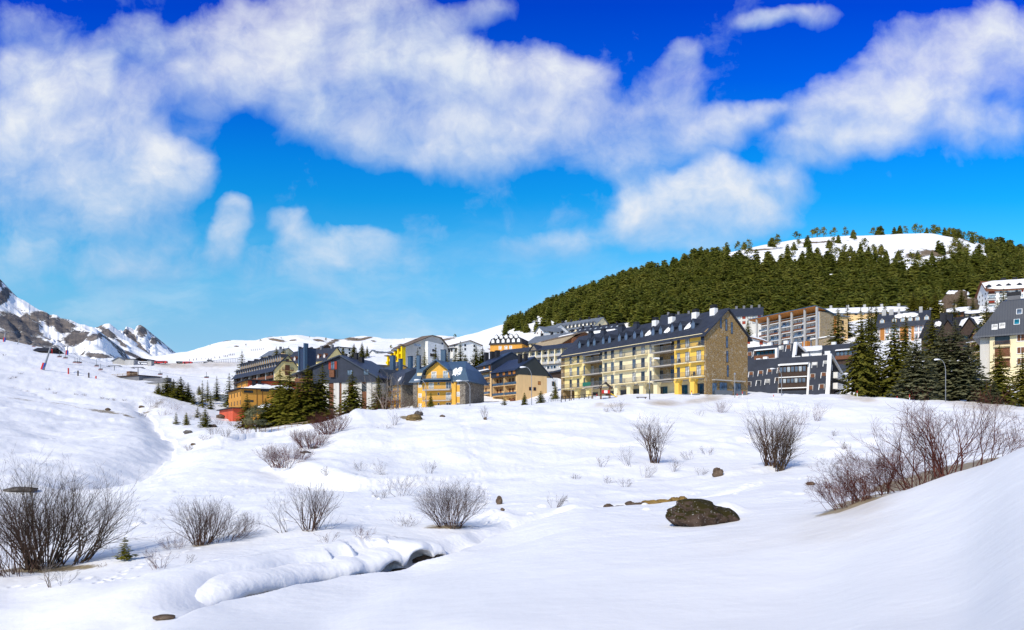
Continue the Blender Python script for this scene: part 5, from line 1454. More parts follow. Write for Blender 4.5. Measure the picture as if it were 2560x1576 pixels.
    K.part('front_slope', MB().prism([(0, -6), (lean(h3), h3), (lean(h3)+.5, h3), (.4, -6)], 0, K.L, 'x'), 'slate_front')
    K.part('body', MB().prism([(.52, -8), (14, -8), (14, h3-4.2), (lean(h3)+.52, h3-.25)], 0.01, K.L-.01, 'x'), 'board_black')
    mb = MB(); mb.strip([(lean(h3)+.3, h3+.15), (14.3, h3-3.75)], .25, -.2, K.L+.2); K.part('roof', mb, 'roof_slate')
    x0, x1 = K.ux(px(1265), 1), K.ux(px(1470), 1); zt = K.hz(py(800), x0, 1)
    K.part('bay_roof', MB().prism([(-.2, zt), (2.4, zt+.6), (2.4, zt+.85), (-.2, zt+.25)], x0, x1, 'x'), 'trim_white')
    K.part('bay_back', MB().box(x0, x1, .6, 2.4, zt-5, zt), 'wood_dark'); K.part('railing', MB().box(x0, x1, -.1, 0, zt-2.6, zt-1.5), 'wood_brown')
    for i in range(4): w = (x1-x0)/4; K.window('f', x0+w*(i+.5), zt-1.6, w-.1, 1.4, 'wood_dark', 'glass_blue', 0, off=-.58)
    for c in (1235,): x = K.ux(px(c), 4); K.chimney(x, 4, h3-3, h3+1.2, 1.2, 1, 'trim_white', None)

def edge_house():
    H = House('apartment_building', 'cream apartment building with slate mansard roof and red brown shutters at the right edge', 'building', (2461, 158), (2640, 150), 928, 16, sink=6)
    L, d = H.L, H.d; P = lambda c: c6(c)[0]; Q = lambda c: c6(0, c)[1]
    ev = H.hz(Q(640), 2); zr = H.hz(Q(300), 6, 6)
    H.part('wall', MB().box(1.0, L, 0, d, -6, ev), 'wall_cream')
    H.part('wall', MB().box(-.9, .997, .8, d, -6, ev), 'wall_offwhite')
    H.part('roof', rings(MB(), -2.2, L+2, -1.0, d+1, [(0, 0, ev-.15), (.1, .05, ev+.2), (2.6, 1.9, ev+3.6), (5.2, 4.2, zr), (6.0, 7.5, zr+.8)]), 'metal_slate')
    x = H.ux(P(1492), 6); H.chimney(x, 6, ev+3, H.hz(Q(240), x, 6), 2.4, 1.8, 'concrete_dark', 'roof_dark', .8, .12)
    sl = (ev+3.4)/1
    for c, y, m in ((1545, 405, 'glass_blue'), (1520, 512, 'glass_teal'), (1375, 540, 'curtain'), (1300, 548, 'curtain')):
        # roof windows lying on the lower slope
        z = H.hz(Q(y), 3, .4); yy = -1.0+.05+(z-ev-.2)*(1.85/3.4) if z < ev+3.6 else 0.9+(z-ev-3.6)*(2.3/(zr-ev-3.6))
        x = H.ux(P(c), yy); an = math.atan2(3.4, 1.85)
        mb = MB().box(-.55, .55, -.75, .75, 0, .09); o = H.put('roof_window', mb.mesh('roof_window', 'trim_white'), (x, yy-.06, z), 0); o.rotation_euler = (an, 0, 0)
        link('pane', MB().box(-.45, .45, -.65, .65, .091, .11).mesh('pane', m), o)
    for y in (740, 860, 965):
        z = H.hz(Q(y), 2); x0, x1 = H.ux(P(1285)), H.ux(P(1452))
        H.balcony('f', (x0+x1)/2+.1, z, x1-x0, 1.0, 'wall_cream', 'wood_brown', off=-.3)
        H.part('shutter', MB().box(x0+.3, x1, -.02, .3, z+.3, z+2.3), 'wood_brown' if y > 750 else 'glass_dark')
        w0, w1 = H.ux(P(1520)), H.ux(P(1600)); H.window('f', (w0+w1)/2, z+.7, w1-w0, 1.5, 'trim_white', 'wood_brown', 1, off=.004, sill=True)
    H.window('l', 6, 3, 1.2, 1.4, 'trim_white', 'wood_brown', 1, off=.9)

for f in (yellow_chalet, chalet_wing, connecting_roof, beige_block, beige_block_rear, dark_gable, terraced_orange, dormer_hotel, aframes, edge_house): f()
# ---------------------------------------------------------------- smaller buildings up the slope and in the distance
def far_block(label, A, B, foot, eave, ridge, depth, wall='wall_white', roof='roof_slate', cat='building', name='house', kind='gx', rows=2, cols=5, win=(1.1, 1.4), fm='wood_dark', gm='glass_dark',
              over=.7, snow=0, dormers=0, dmat=('roof_slate', 'wall_white', 'glass_dark'), dsize=(1.4, 2.2), chim=0, chm='concrete_dark', endwin=True, base=None, attic=None, sink=7, ends=None, balc=None, gend=None):
    """kind gx: ridge along the front; gy: gable to the front; flat: flat roof. rows of eave/ridge are photograph rows at the front's nearer end"""
    H = House(name, label, cat, A, B, foot, depth, sink=sink)
    L, d = H.L, H.d; xn = 0 if A[1] < B[1] else L
    e = H.hz(eave, xn); r = H.hz(ridge, xn if kind != 'gy' else L/2, d/2 if kind == 'gx' else 0)
    if kind == 'gx':
        H.part('wall', MB().prism([(0, -sink), (d, -sink), (d, e), (d/2, r-.25), (0, e)], 0, L, 'x'), wall)
        H.part('roof', MB().strip(gable_profile(d, e, e, r, over=over), .3, -over, L+over), roof)
        if snow:
            p = gable_profile(d, e, e, r, over=over); s = (r-e)/(d/2)
            roof_snow(H, L*.08 if snow < 2 else -over*.8, L*.9 if snow < 2 else L+over*.8, (p[0][0] if snow > 1 else d*.08, (p[0][1] if snow > 1 else e+s*d*.08)+.05), (d/2 if snow > 1 else d*.36, (r if snow > 1 else e+s*d*.36)+.05), hash(label) % 97, .35, .12 if snow > 1 else .35)
    elif kind == 'gy':
        H.part('wall', MB().prism([(0, -sink), (L, -sink), (L, e), (L/2, r-.25), (0, e)], 0, d, 'y'), wall)
        H.part('roof', MB().strip([(-over, e-over*(r-e)/(L/2)), (L/2, r), (L+over, e-over*(r-e)/(L/2))], .3, -over, d+over, 'y'), roof)
    else:
        H.part('wall', MB().box(0, L, 0, d, -sink, e), wall)
        H.part('roof', MB().box(-over, L+over, -over, d+over, e+.003, e+.4), roof)
        if snow:
            link('roof_snow', snow_slab(len(label), -over*.6, L+over*.6, n=22, width=d, edge=.5, th=.8).mesh('roof_snow', 'roof_snow', True), H.root, (0, 0, e+.38))
    if base: H.part('base_wall', MB().box(-.06, L+.06, -.06, d, -sink, min(e-.1, H.hz(base[1], xn))), base[0])
    if attic: H.part('attic_wall', MB().prism([(-.5, H.hz(attic[1], xn)), (d*.4, H.hz(attic[1], xn)), (d*.4, e+(r-e)*.7), (.1, e+.1)], -.2, L+.2, 'x'), attic[0])
    if rows and cols:
        zs = [e*(k+.28)/rows for k in range(rows)]
        for z in zs:
            hh = min(win[1], e/rows*.62)
            if balc: H.balcony('f', L/2, z-.1, L*.98, .9, balc[0], balc[1], 'solid', th=.2, h=.8, off=.01)
            for i in range(cols): H.window('f', L*(i+.5)/cols, z, win[0], hh, fm, gm if not isinstance(gm, tuple) else gm[(i*5+int(z*3)) % len(gm)], off=.07 if base else .004, far=True)
            if endwin:
                for face in ('r', 'l'):
                    for v in (d*.3, d*.7): H.window(face, v, z, win[0], hh, fm, 'glass_dark', off=.07 if base else .004, far=True)
    if dormers:
        s = (r-e)/(d/2); dm = dormer_mesh(*dsize, 2.6, *dmat)
        for i in range(dormers): H.put('dormer', dm, (L*(i+.5)/dormers, d*.06, e+s*d*.06-.1))
    for i in range(chim):
        x = L*(i+.6)/chim; H.chimney(x, d*.5, r-1.2 if kind != 'flat' else e, (r if kind != 'flat' else e)+1.4, 1.3, 1.1, chm, None)
    return H

def q6(x): return c6(x)[0]
# --- left and middle
far_block('slate roofed house with many small red dormers behind the tall navy tower', (712, 352), (815, 334), 920, 898, 868, 13, 'wall_pale_yellow', 'roof_slate', rows=1, cols=9, dormers=7, dmat=('wood_brown', 'shutter_red', 'curtain'), dsize=(1.7, 2.3), chim=4, gm='curtain')
far_block('cream house with grey slate roof above the dormer hotel', (652, 410), (698, 395), 894, 884, 870, 11, 'wall_cream', 'roof_grey', rows=1, cols=6, chim=1, snow=0)
far_block('dark roofed house peeping over the red dormer roof', (752, 420), (792, 395), 884, 872, 862, 12, 'wood_dark', 'roof_wood', rows=1, cols=4)
far_block('white house with flat dark roof right of the red dormer roof', (814, 425), (847, 412), 886, 869, 865, 10, 'wall_white', 'roof_slate', kind='flat', rows=2, cols=3, over=1.2)
far_block('low white barn with snow covered roof on the open slope', (938, 425), (981, 432), 886, 879, 875, 7, 'wall_white', 'roof_grey', cat='barn', name='barn', rows=1, cols=4, win=(.6, .6), snow=1)
far_block('small white hut with grey roof above the low barn', (981, 450), (997, 446), 876, 872, 867, 6, 'wall_white', 'roof_grey', cat='hut', name='hut', rows=0)
far_block('blue grey roofed chalet with an orange gable behind the dark slate building', (922, 300), (952, 290), 935, 926, 911, 14, 'wood_orange', 'metal_slate', kind='gy', rows=1, cols=2)
far_block('blue grey metal roof between the orange gable and the yellow chalets', (940, 262), (975, 256), 940, 926, 913, 12, 'wall_ochre', 'metal_slate', rows=1, cols=2, chim=1)

def navy_tower():
    H = House('stair_tower', 'tall navy metal clad tower with chimneys beside the dormer hotel', 'tower', (747, 236), (763, 233), 968, 4.5, sink=12)
    z = H.hz(873, 0); H.part('tower_wall', MB().box(.6, H.L-.8, 0, 4.5, -12, z), 'metal_navy')
    for x0, x1, dz in ((0, .56, .8), (H.L-.76, H.L, 1.6), (1.4, 2.2, 1.9)):
        H.part('chimney', MB().box(x0, x1, -.25 if x0 != 1.4 else 1.5, .8 if x0 != 1.4 else 2.4, -12 if x0 != 1.4 else z, z+dz), 'roof_blue')
    H.part('tower_cap', MB().box(.5, H.L-.8, -.1, 4.6, z+.003, z+.3), 'roof_dark')
navy_tower()

def stripe_school():
    P, Q = lambda c: c3(c)[0], lambda c: c3(0, c)[1]
    H = House('apartment_building', 'white building with a slanted roof and bright yellow balcony side', 'building', (P(525), 296), (P(1035), 318), Q(640), 24, sink=8)
    L = H.L; d = H.vy(P(320), 0); d = max(8, min(d, 60)); H.d = d
    hz = lambda c, y: H.hz(Q(y), H.ux(P(c)))
    X = lambda c: H.ux(P(c))
    H.part('wall', MB().prism([(X(540), -8), (X(1035), -8), (X(1035), hz(1035, 410)), (X(945), hz(945, 310)), (X(845), hz(845, 285)), (X(540), hz(540, 402))], 0, d*.5, 'y'), 'wall_offwhite')
    H.part('wall', MB().prism([(X(760), -8), (X(945), -8), (X(945), hz(945, 540)), (X(945), hz(945, 395)), (X(760), hz(760, 350))], -2.2, -.003, 'y'), 'wall_white')
    H.part('roof', MB().strip([(X(500), hz(500, 415)), (X(845), hz(845, 275)), (X(950), hz(950, 302)), (X(1040), hz(1040, 412))], .35, -.7, d*.5+.5, 'y'), 'roof_wood')
    # yellow fins stepping down the left side
    e = hz(540, 410)
    n = 5
    for i in range(n):
        y0 = d*i/n; h_ = e-(i*e*.11)
        H.part('yellow_fin', MB().box(-1.5, X(540)-.003, y0, y0+d/n*.35, -8, h_), 'bright_yellow')
        H.part('balcony_bay', MB().box(-.2, X(540)-.004, y0+d/n*.35+.01, y0+d/n-.01, -8, h_-.4), 'wood_dark')
        H.part('fin_roof', MB().box(-1.9, X(540), y0-.1, y0+d/n-.11, h_+.003, h_+.4), 'roof_wood')
        for z in (h_-3.2, h_-6.0): H.part('railing', MB().box(-.9, -.21, y0+d/n*.35+.02, y0+d/n-.02, z, z+1.0), 'bright_yellow')
    for c, y0, y1, w in ((705, 420, 436, 1.0), (820, 445, 475, 1.1), (842, 452, 475, 1.1), (972, 365, 392, 1.0), (960, 425, 450, 1.2), (570, 525, 540, .8)):
        x = X(c); z0, z1 = hz(c, y1), hz(c, y0); H.window('f', x, z0, w, z1-z0, 'wood_dark', 'glass_dark', off=2.204 if 760 < c < 945 else .004, far=True)
    x0, x1 = X(632), X(722); H.window('f', (x0+x1)/2, hz(680, 408), x1-x0, hz(680, 378)-hz(680, 408), 'concrete', 'glass_pale', off=.004, far=True)
    x0, x1 = X(785), X(860); H.window('f', (x0+x1)/2, hz(820, 535), x1-x0, hz(820, 500)-hz(820, 535), 'wood_dark', 'glass_dark', off=2.204, far=True)
    x = X(742); H.chimney(x, 4, hz(742, 350), hz(742, 318), 1.6, 1.2, 'roof_dark', None)
stripe_school()
far_block('brown boarded house with white end joined to the slanted white building', (c3(1000)[0], 330), (c3(1160)[0], 318), 878, 858, 851, 12, 'wall_white', 'roof_wood', rows=2, cols=2, win=(.9, 1.1), base=None)
far_block('small white garage below the brown boarded house', (c3(1010)[0], 322), (c3(1100)[0], 318), 882, 872, 870, 6, 'wall_white', 'roof_slate', kind='flat', rows=1, cols=3, cat='garage', name='garage')

def black_mansard():
    P, Q = lambda c: c8(c)[0], lambda c: c8(0, c)[1]
    H = House('hotel', 'black mansard roofed hotel with white dormer windows and orange walls', 'building', (P(160), 398), (P(720), 392), Q(820), 18, sink=8)
    L, d = H.L, H.d; e = H.hz(Q(690), L/2); m = H.hz(Q(590), L/2); r = H.hz(Q(515), L/2)
    H.part('wall', MB().box(.3, L-.3, .3, d, -8, e), 'wall_orange')
    H.part('roof', rings(MB(), -.4, L+.4, -.4, d, [(0, 0, e), (1.2, 1.2, m), (3.0, 1.8, m+.9), (7.0, d/2-1, r)]), 'roof_dark')
    dm = dormer_mesh(1.7, 2.4, 2.2, 'roof_dark', 'trim_white', 'trim_white')
    for i in range(6): H.put('dormer', dm, (L*(i+.7)/6.4, -.1, e+1.0))
    for i in range(5): H.put('dormer', dm, (L*(i+1.3)/6.6, .9, m+.1))
    for c in (340, 440, 520): H.window('f', H.ux(P(c)), e-2.9, 1.7, 2.0, 'trim_white', 'curtain', off=-.296, far=True)
    roof_snow(H, L*.3, L*.8, (2.6, m+1.0), (6.2, m+2.4), 8, .3, .4)
    H.chimney(L*.45, 8, r-2, r+1.2, 1.0, 1.0, 'roof_dark', None)
    H.part('balcony', MB().box(-1.6, -.1, 1, 12, 2.6, 2.8), 'wood_brown'); H.part('balcony', MB().box(-1.6, -.1, 1, 12, -.6, -.4), 'wood_brown')
black_mansard()

def long_grey():
    P, Q = lambda c: c8(c)[0], lambda c: c8(0, c)[1]
    H = House('apartment_building', 'long grey apartment building with rows of balconies and a small front gable', 'building', (P(240), 292), (P(1500), 268), Q(1060), 13, sink=8)
    L, d = H.L, H.d; X = lambda c: H.ux(P(c))
    e = H.hz(Q(735), L); r = H.hz(Q(655), L, d*.55)
    H.part('wall', MB().box(0, L, 1.2, d, -8, e), 'wall_grey')
    H.part('roof', MB().strip([(-.6, e-.1), (d*.55, r), (d+.6, e)], .3, -.6, L+.6), 'roof_slate')
    lv = [e-2.9*(k+1) for k in range(4)]
    for z in lv:
        H.part('balcony', MB().box(.05, L-.05, 0, 1.19, z-.25, z), 'slab_edge'); H.part('railing', MB().box(.06, L-.06, .0, .06, z+.003, z+.75), 'concrete')
    n = 12
    for i in range(n+1):
        x = L*i/n; H.part('fin', MB().box(max(0, min(x-.2, L-.4)), max(.4, min(x+.2, L)), -.15, 1.18, lv[1]-.25, e-.05), 'wall_cream')
    rnd = random.Random(5)
    for z in lv:
        for i in range(n):
            for k in (.3, .7): H.window('f', L*(i+k)/n, z+.06, 1.5, 2.1, 'trim_white', rnd.choice(['glass_blue', 'glass_pale', 'curtain', 'glass_dark']), off=-1.196, far=True)
    a, b = X(835), X(1010); zt = H.hz(Q(690), (a+b)/2)
    H.part('gable_wall', MB().prism([(a+.4, e-.4), (b-.4, e-.4), ((a+b)/2, zt-.3)], -.3, 3, 'y'), 'stone_grey')
    H.part('gable_roof', MB().strip([(a, e-.5), ((a+b)/2, zt), (b, e-.5)], .3, -.8, 5, 'y'), 'roof_slate')
    H.part('parapet', MB().box(X(1170), X(1240), -2.0, -.2, lv[3]-.2, lv[3]+1.0), 'trim_white')
long_grey()
far_block('low slate roof below the long grey building, left of the yellow end', (c8(1080)[0], 235), (c8(1420)[0], 222), 968, 925, 912, 16, 'wood_dark', 'slate_front', rows=1, cols=3, snow=0)

def timber_roof():
    P, Q = lambda c: c8(c)[0], lambda c: c8(0, c)[1]
    H = House('lodge', 'brown timber lodge with a wide tan lower roof', 'building', (P(930), 338), (P(1440), 316), Q(680), 20, sink=6)
    L, d = H.L, H.d; e = H.hz(Q(640), L); r = H.hz(Q(492), L, 8)
    H.part('wall', MB().prism([(2, -6), (d, -6), (d, e+1), (8, r-.4), (2, e+1.2)], 3, L+4, 'x'), 'wood_brown')
    H.part('lower_roof', MB().strip([(-3.5, e-1.1), (4, e+3.2)], .4, -2, L+3.2), 'roof_tan')
    H.part('roof', MB().strip([(2.5, e+2.9), (8, r), (d+2, e-.4)], .4, 2, L+4.8), 'roof_wood')
    for v in (6, 8, 10): H.window('r', v, e-.2, 1.1, 1.6, 'wood_orange', 'curtain', off=4.004, far=True)
    roof_snow(H, 9, L-4, (7.4, r-.2), (8.6, r+.1), 18, .35, .2)
timber_roof()
far_block('grey roofed cream hotel behind the timber lodge', (c8(790)[0], 405), (c8(1480)[0], 385), c8(0, 650)[1], c8(0, 590)[1], c8(0, 470)[1], 18, 'wall_cream', 'roof_grey', rows=2, cols=11, win=(1.2, 1.4), dormers=0, chim=4, chm='roof_dark')
far_block('cream gabled house on top of the grey hotel roof', (c8(945)[0], 425), (c8(1085)[0], 415), c8(0, 500)[1], c8(0, 450)[1], c8(0, 385)[1], 14, 'wall_white', 'roof_grey', kind='gy', rows=1, cols=2, win=(1.2, 1.6), fm='wood_orange')
far_block('white house with steep grey roof uphill of the cream gable', (c8(1010)[0], 450), (c8(1240)[0], 440), c8(0, 470)[1], c8(0, 430)[1], c8(0, 345)[1], 14, 'wall_white', 'roof_grey', rows=1, cols=3)
def cream_hotel():
    P, Q = lambda c: c8(c)[0], lambda c: c8(0, c)[1]
    H = far_block('large cream hotel under the wood with a row of snowy dormers', (P(1165), 490), (P(1940), 462), Q(640), Q(375), Q(225), 20, 'wall_cream', 'roof_grey', rows=4, cols=13, win=(1.5, 1.8), fm='wood_brown', dormers=12, dmat=('roof_grey', 'wall_cream', 'glass_dark'), dsize=(2.2, 3.0), chim=5, chm='roof_dark', sink=10)
    e = H.hz(Q(375), H.L); r = H.hz(Q(225), H.L, 10); s = (r-e)/10
    roof_snow(H, H.L*.2, H.L*.92, (1.2, e+1.2*s+.1), (4.6, e+4.6*s+.1), 77, .8, .3)
cream_hotel()
def dark_attic():
    P, Q = lambda c: c8(c)[0], lambda c: c8(0, c)[1]
    H = far_block('white and brown apartment house with steep dark roof and a strip of attic windows', (P(1570), 402), (P(2300), 385), Q(640), Q(490), Q(325), 18, 'wall_white', 'roof_slate', rows=2, cols=9, win=(1.8, 1.7), fm='shutter_red', gm=('wood_brown', 'glass_pale', 'curtain', 'wood_brown'), sink=10)
    e = H.hz(Q(490), H.L); r = H.hz(Q(325), H.L, 9); s = (r-e)/9
    for i in range(6):
        x = H.L*(i+.5)/6; H.part('attic_window', MB().box(x-2.3, x+2.3, .2, 2.6, e+.2*s+.4, e+.2*s+2.0), 'trim_white')
    for i in range(8):
        x = H.L*(i+.5)/8; o = H.part('roof_window', MB().box(x-.5, x+.5, -.6, .6, 0, .12), 'glass_pale'); o.location = (0, 6, e+6*s+.12); o.rotation_euler = (math.atan(s), 0, 0)
    for i in range(5): x = H.L*(i+.5)/5; H.chimney(x, 7.5, r-2.5, r+.6, .8, .8, 'roof_dark', None)
dark_attic()
# --- behind the long building and up to the wood
far_block('dark roofed apartment row behind the white chimneys', (1650, 425), (1728, 418), 812, 803, 783, 16, 'wall_beige', 'roof_slate', rows=1, cols=8, chim=3, gm=('glass_dark', 'wood_brown'))
far_block('small white house with snowy roof between the dark roofed rows', (1778, 440), (1812, 438), 800, 792, 782, 10, 'wall_white', 'roof_dark', kind='gy', rows=1, cols=2, snow=0)
far_block('slate roofed row with red brown shutters left of the glass hotel', (1828, 402), (1905, 396), 812, 786, 768, 16, 'wall_offwhite', 'roof_slate', rows=2, cols=6, win=(1.8, 1.7), gm=('shutter_red', 'glass_pale', 'curtain'), chim=4)
def snow_roof_house():
    H = House('house', 'white house with a long snow covered lean-to roof beside the stone gable', 'house', (1830, 232), (1934, 226), 880, 12, sink=8)
    P, Q = lambda c: c5(c)[0], lambda c: c5(0, c)[1]; X = lambda c: H.ux(P(c)); Z = lambda c, y: H.hz(Q(y), X(c))
    z0, z1 = Z(100, 600), Z(420, 690)
    H.part('wall', MB().prism([(0, -8), (X(420), -8), (X(420), z1-.2), (X(95), z0-.2), (0, z0+.4)], 0, 11, 'y'), 'wall_white')
    H.part('roof', MB().strip([(X(-20), z0+2.0), (X(95), z0+.1), (X(430), z1)], .3, -.9, 12, 'y'), 'wood_brown')
    n = snow_slab(21, 0, 12.6, n=22, width=X(425)-X(80), edge=.25, th=.45)
    an = math.atan2(z1-z0, X(425)-X(80))
    o = link('roof_snow', n.mesh('roof_snow', 'roof_snow', True), H.root, (X(80), 11.7, z0+.35)); o.rotation_euler = Matrix.Rotation(0, 3, 'Z').to_euler()
    o.rotation_euler = (Matrix.Rotation(-an, 3, 'Y') @ Matrix.Rotation(-math.pi/2, 3, 'Z')).to_euler(); o.location = (X(80), 11.7, z0+.2)
    for c, y in ((95, 690), (157, 690), (318, 700)): H.window('f', X(c), Z(c, y+18), 1.1, 1.2, 'wood_brown', 'shutter_red', off=.004, far=True)
snow_roof_house()

def glass_hotel():
    P, Q = lambda c: c5(c)[0], lambda c: c5(0, c)[1]
    H = House('hotel', 'glass fronted hotel with tall concrete columns and orange soffit under an upswept roof', 'building', (P(295), 352), (P(1060), 318), Q(735), 26, sink=8)
    L = H.L; d = 26; X = lambda c, y=0.0: H.ux(P(c), y)
    Z = lambda c, y: H.hz(Q(y), X(c))
    e = Z(1040, 300)
    d1 = max(6, min(H.vy(P(1225)), 40))
    H.part('body', MB().box(0, L-.3, 1.2, d1, -8, e), 'wall_offwhite')
    H.part('stone_end', MB().box(L-.29, L+.2, 0, d1, -8, e-.2), 'stone_tan')
    H.part('white_edge', MB().box(L-1.4, L-.295, -.4, 1.19, -8, e), 'trim_white')
    # floors
    lv = [Z(1040, y) for y in (345, 420, 497, 575, 655)]
    for z in lv: H.part('floor_slab', MB().box(0, L-1.41, -.6, 1.19, z-.18, z+.05), 'trim_white')
    H.part('orange_band', MB().box(.5, L-1.42, .8, 1.195, lv[0]+.06, e-.5), 'wood_orange')
    bays = [(300, 392), (415, 538), (563, 690), (712, 845), (868, 1010)]
    rnd = random.Random(8)
    for z in lv[1:]:
        for a, b in bays:
            x0, x1 = X(a), X(b); n = 3; w = (x1-x0)/n
            H.part('railing', MB().box(x0, x1, -.55, -.48, z+.06, z+.9), rnd.choice(['wood_brown', 'glass_blue', 'rail_metal', 'wood_brown']))
            for i in range(n): H.window('f', x0+w*(i+.5), z+.1, w*.92, 2.45, 'wood_brown', rnd.choice(['curtain', 'glass_pale', 'curtain', 'curtain', 'glass_blue']), off=-1.196, far=True)
    for a, b in bays[3:]:
        x0, x1 = X(a), X(b); H.window('f', (x0+x1)/2, lv[4]-3.0, x1-x0, 2.4, 'trim_white', 'glass_pale', off=-1.19, far=True)
    # columns in front of the facade carrying the roof
    yr = -4.2
    for c in (262, 403, 552, 702, 866, 1018):
        x = X(c, yr+1); H.part('column', MB().prism([(x-.32, yr+.6), (x+.32, yr+.6), (x+.32, yr+1.5), (x-.32, yr+1.5)], -8, e+1.6, 'z'), 'concrete')
    zr0 = e+2.6
    H.part('roof', MB().strip([(yr, e+2.3), (d1*.35, e+.9), (d1+2, e-1.2)], .35, -3.5, L+1.0), 'roof_blue')
    H.part('soffit', MB().strip([(yr+.1, e+1.92), (d1*.3, e+.6)], .12, -3.3, L+.8), 'wood_orange')
    # wing at the right: orange strip and pale wall
    e2 = H.hz(Q(330), L, d1)
    H.part('orange_strip', MB().box(L-2, L-.1, d1+.003, d1+2.2, -8, e2-.8), 'wood_orange')
    w1 = max(d1+6, min(H.vy(P(1405)), 70))
    H.part('wing_wall', MB().box(L-16, L+.1, d1+2.21, w1, -8, e2-1.0), 'wall_beige')
    H.part('wing_roof', MB().box(L-17, L+.8, d1-.2, w1+.6, e2-.9, e2-.4), 'roof_grey')
    v = H.vy(P(1340))
    for z in (2, 5, 8, 11): H.window('r', v, z, 1.6, 1.8, 'wood_brown', 'glass_dark', off=.104, far=True)
    H.part('entrance_block', MB().box(X(1110)-6, L+6, -1, 8, -8, Z(1040, 650)+.2), 'stone_tan')
    H.part('entrance_roof', MB().box(X(1110)-6.5, L+6.6, -1.6, 8.2, Z(1040, 650)+.203, Z(1040, 650)+.7), 'trim_white')
    H.part('orange_box', MB().box(X(900), X(965), -3.5, -1.5, -8, Z(930, 680)), 'wood_orange')
glass_hotel()
far_block('snow drift topped terrace between the two black slate buildings', (c5(760)[0], 214), (c5(1080)[0], 210), c5(0, 860)[1], c5(0, 790)[1], c5(0, 725)[1], 16, 'wall_white', 'roof_grey', kind='gx', rows=0, snow=2, over=.4, name='terrace_building')
def colour_hotel():
    P, Q = lambda c: c6(c)[0], lambda c: c6(0, c)[1]
    H = House('hotel', 'slate roofed hotel with orange panels and white gridded windows behind the spruces', 'building', (P(135), 290), (P(640), 280), Q(690), 16, sink=8)
    L, d = H.L, 16; e = H.hz(Q(535), L/2); r = H.hz(Q(400), L/2, 8)
    H.part('wall', MB().box(0, L, 0, d, -8, e), 'wall_white')
    H.part('roof', MB().strip([(-.8, e-.3), (1.0, e+2.2), (8, r), (d+.8, e)], .3, -.6, L+.6), 'roof_slate')
    for c0, c1 in ((160, 205), (358, 440), (470, 498)):
        x0, x1 = H.ux(P(c0)), H.ux(P(c1)); H.part('orange_panel', MB().box(x0, x1, -.12, -.003, -8, e-.02), 'wood_orange')
    for c0, c1 in ((138, 158), (208, 250), (262, 305), (312, 355), (442, 468), (500, 540), (545, 585), (590, 635)):
        x0, x1 = H.ux(P(c0)), H.ux(P(c1))
        for z in (e-2.9, e-5.9, e-8.9): H.window('f', (x0+x1)/2, z, x1-x0-.2, 2.3, 'shutter_red', 'glass_pale', off=.004, far=True)
    dm = dormer_mesh(1.7, 2.3, 2.4, 'roof_slate', 'wall_beige', 'glass_pale')
    for c in (178, 300, 385, 458, 530, 622): H.put('dormer', dm, (H.ux(P(c)), .7, e+1.5))
    for c, w in ((200, 1.6), (272, 1.6), (348, .9), (566, 1.2)): x = H.ux(P(c), 7); H.chimney(x, 7, r-3, r+1.4, w, 1.2, 'concrete', None)
    roof_snow(H, H.ux(P(305), 5), H.ux(P(540), 5), (2.6, e+3.3), (6.6, r-.6), 3, .5, .25)
colour_hotel()
far_block('long low building with a deep snow roof and grey chimneys below the wood', (2060, 392), (2276, 384), 787, 778, 765, 14, 'wall_beige', 'roof_grey', rows=1, cols=12, win=(1.5, 1.6), gm=('glass_dark', 'wood_orange', 'curtain'), snow=2, chim=5, chm='concrete')
def dark_chalets():
    P, Q = lambda c: c6(c)[0], lambda c: c6(0, c)[1]
    H = far_block('row of dark gabled roofs with snow patches behind the right spruces', (P(570), 232), (P(1060), 222), Q(800), Q(600), Q(430), 18, 'wood_dark', 'roof_dark', rows=2, cols=5, win=(1.4, 1.6), snow=0, sink=8)
    e = H.hz(Q(600), H.L); r = H.hz(Q(430), H.L, 9)
    for c in (845, 1060):
        x = H.ux(P(c)); H.part('gable_wall', MB().prism([(x-3.4, e-1), (x+3.4, e-1), (x, e+4.2)], -1.2, 7, 'y'), 'wood_dark'); H.part('gable_roof', MB().strip([(x-3.9, e-1.2), (x, e+4.8), (x+3.9, e-1.2)], .3, -1.8, 8, 'y'), 'roof_dark')
    for c, zt in ((795, 410), (848, 425)): x = H.ux(P(c), 6); H.chimney(x, 6, e+2, H.hz(Q(zt), x, 6), 2.0, 1.4, 'roof_dark', None)
    roof_snow(H, H.ux(P(960), 5), H.ux(P(1190), 5), (1.5, e+1.9), (7.5, r-.5), 14, .5, .2)
    roof_snow(H, H.ux(P(700), 5), H.ux(P(770), 5), (3.5, e+3.0), (6.5, r-.9), 16, .4, .3)
    G = far_block('tan gabled house with dark balcony between the spruces and the right edge building', (P(1050), 212), (P(1185), 206), Q(850), Q(640), Q(560), 10, 'wall_beige', 'roof_dark', kind='gy', rows=0, sink=8)
    for y in (695, 800):
        z = G.hz(Q(y), 2); G.balcony('f', G.L/2, z, G.L*.95, 1.2, 'trim_white', 'wood_dark', 'solid', off=.01)
        for u in (.28, .72): G.window('f', G.L*u, z+.1, 2.0, 2.2, 'wood_brown', 'wood_brown', off=.004, far=True)
dark_chalets()
far_block('small cream house with snowy roof on the rocky bank below the wood', (2348, 385), (2392, 380), 768, 758, 746, 12, 'wall_cream', 'roof_grey', kind='gx', rows=1, cols=3, snow=2, gm='wood_brown')
far_block('snow roofed chalet with overhanging eaves right of the rocky bank', (2372, 345), (2426, 340), 790, 776, 766, 12, 'wood_brown', 'roof_dark', kind='gx', rows=1, cols=3, snow=2, over=1.4)
far_block('low snow roofed house below the white apartment building', (2416, 300), (2470, 296), 790, 781, 774, 12, 'wall_cream', 'roof_dark', rows=1, cols=3, snow=2)
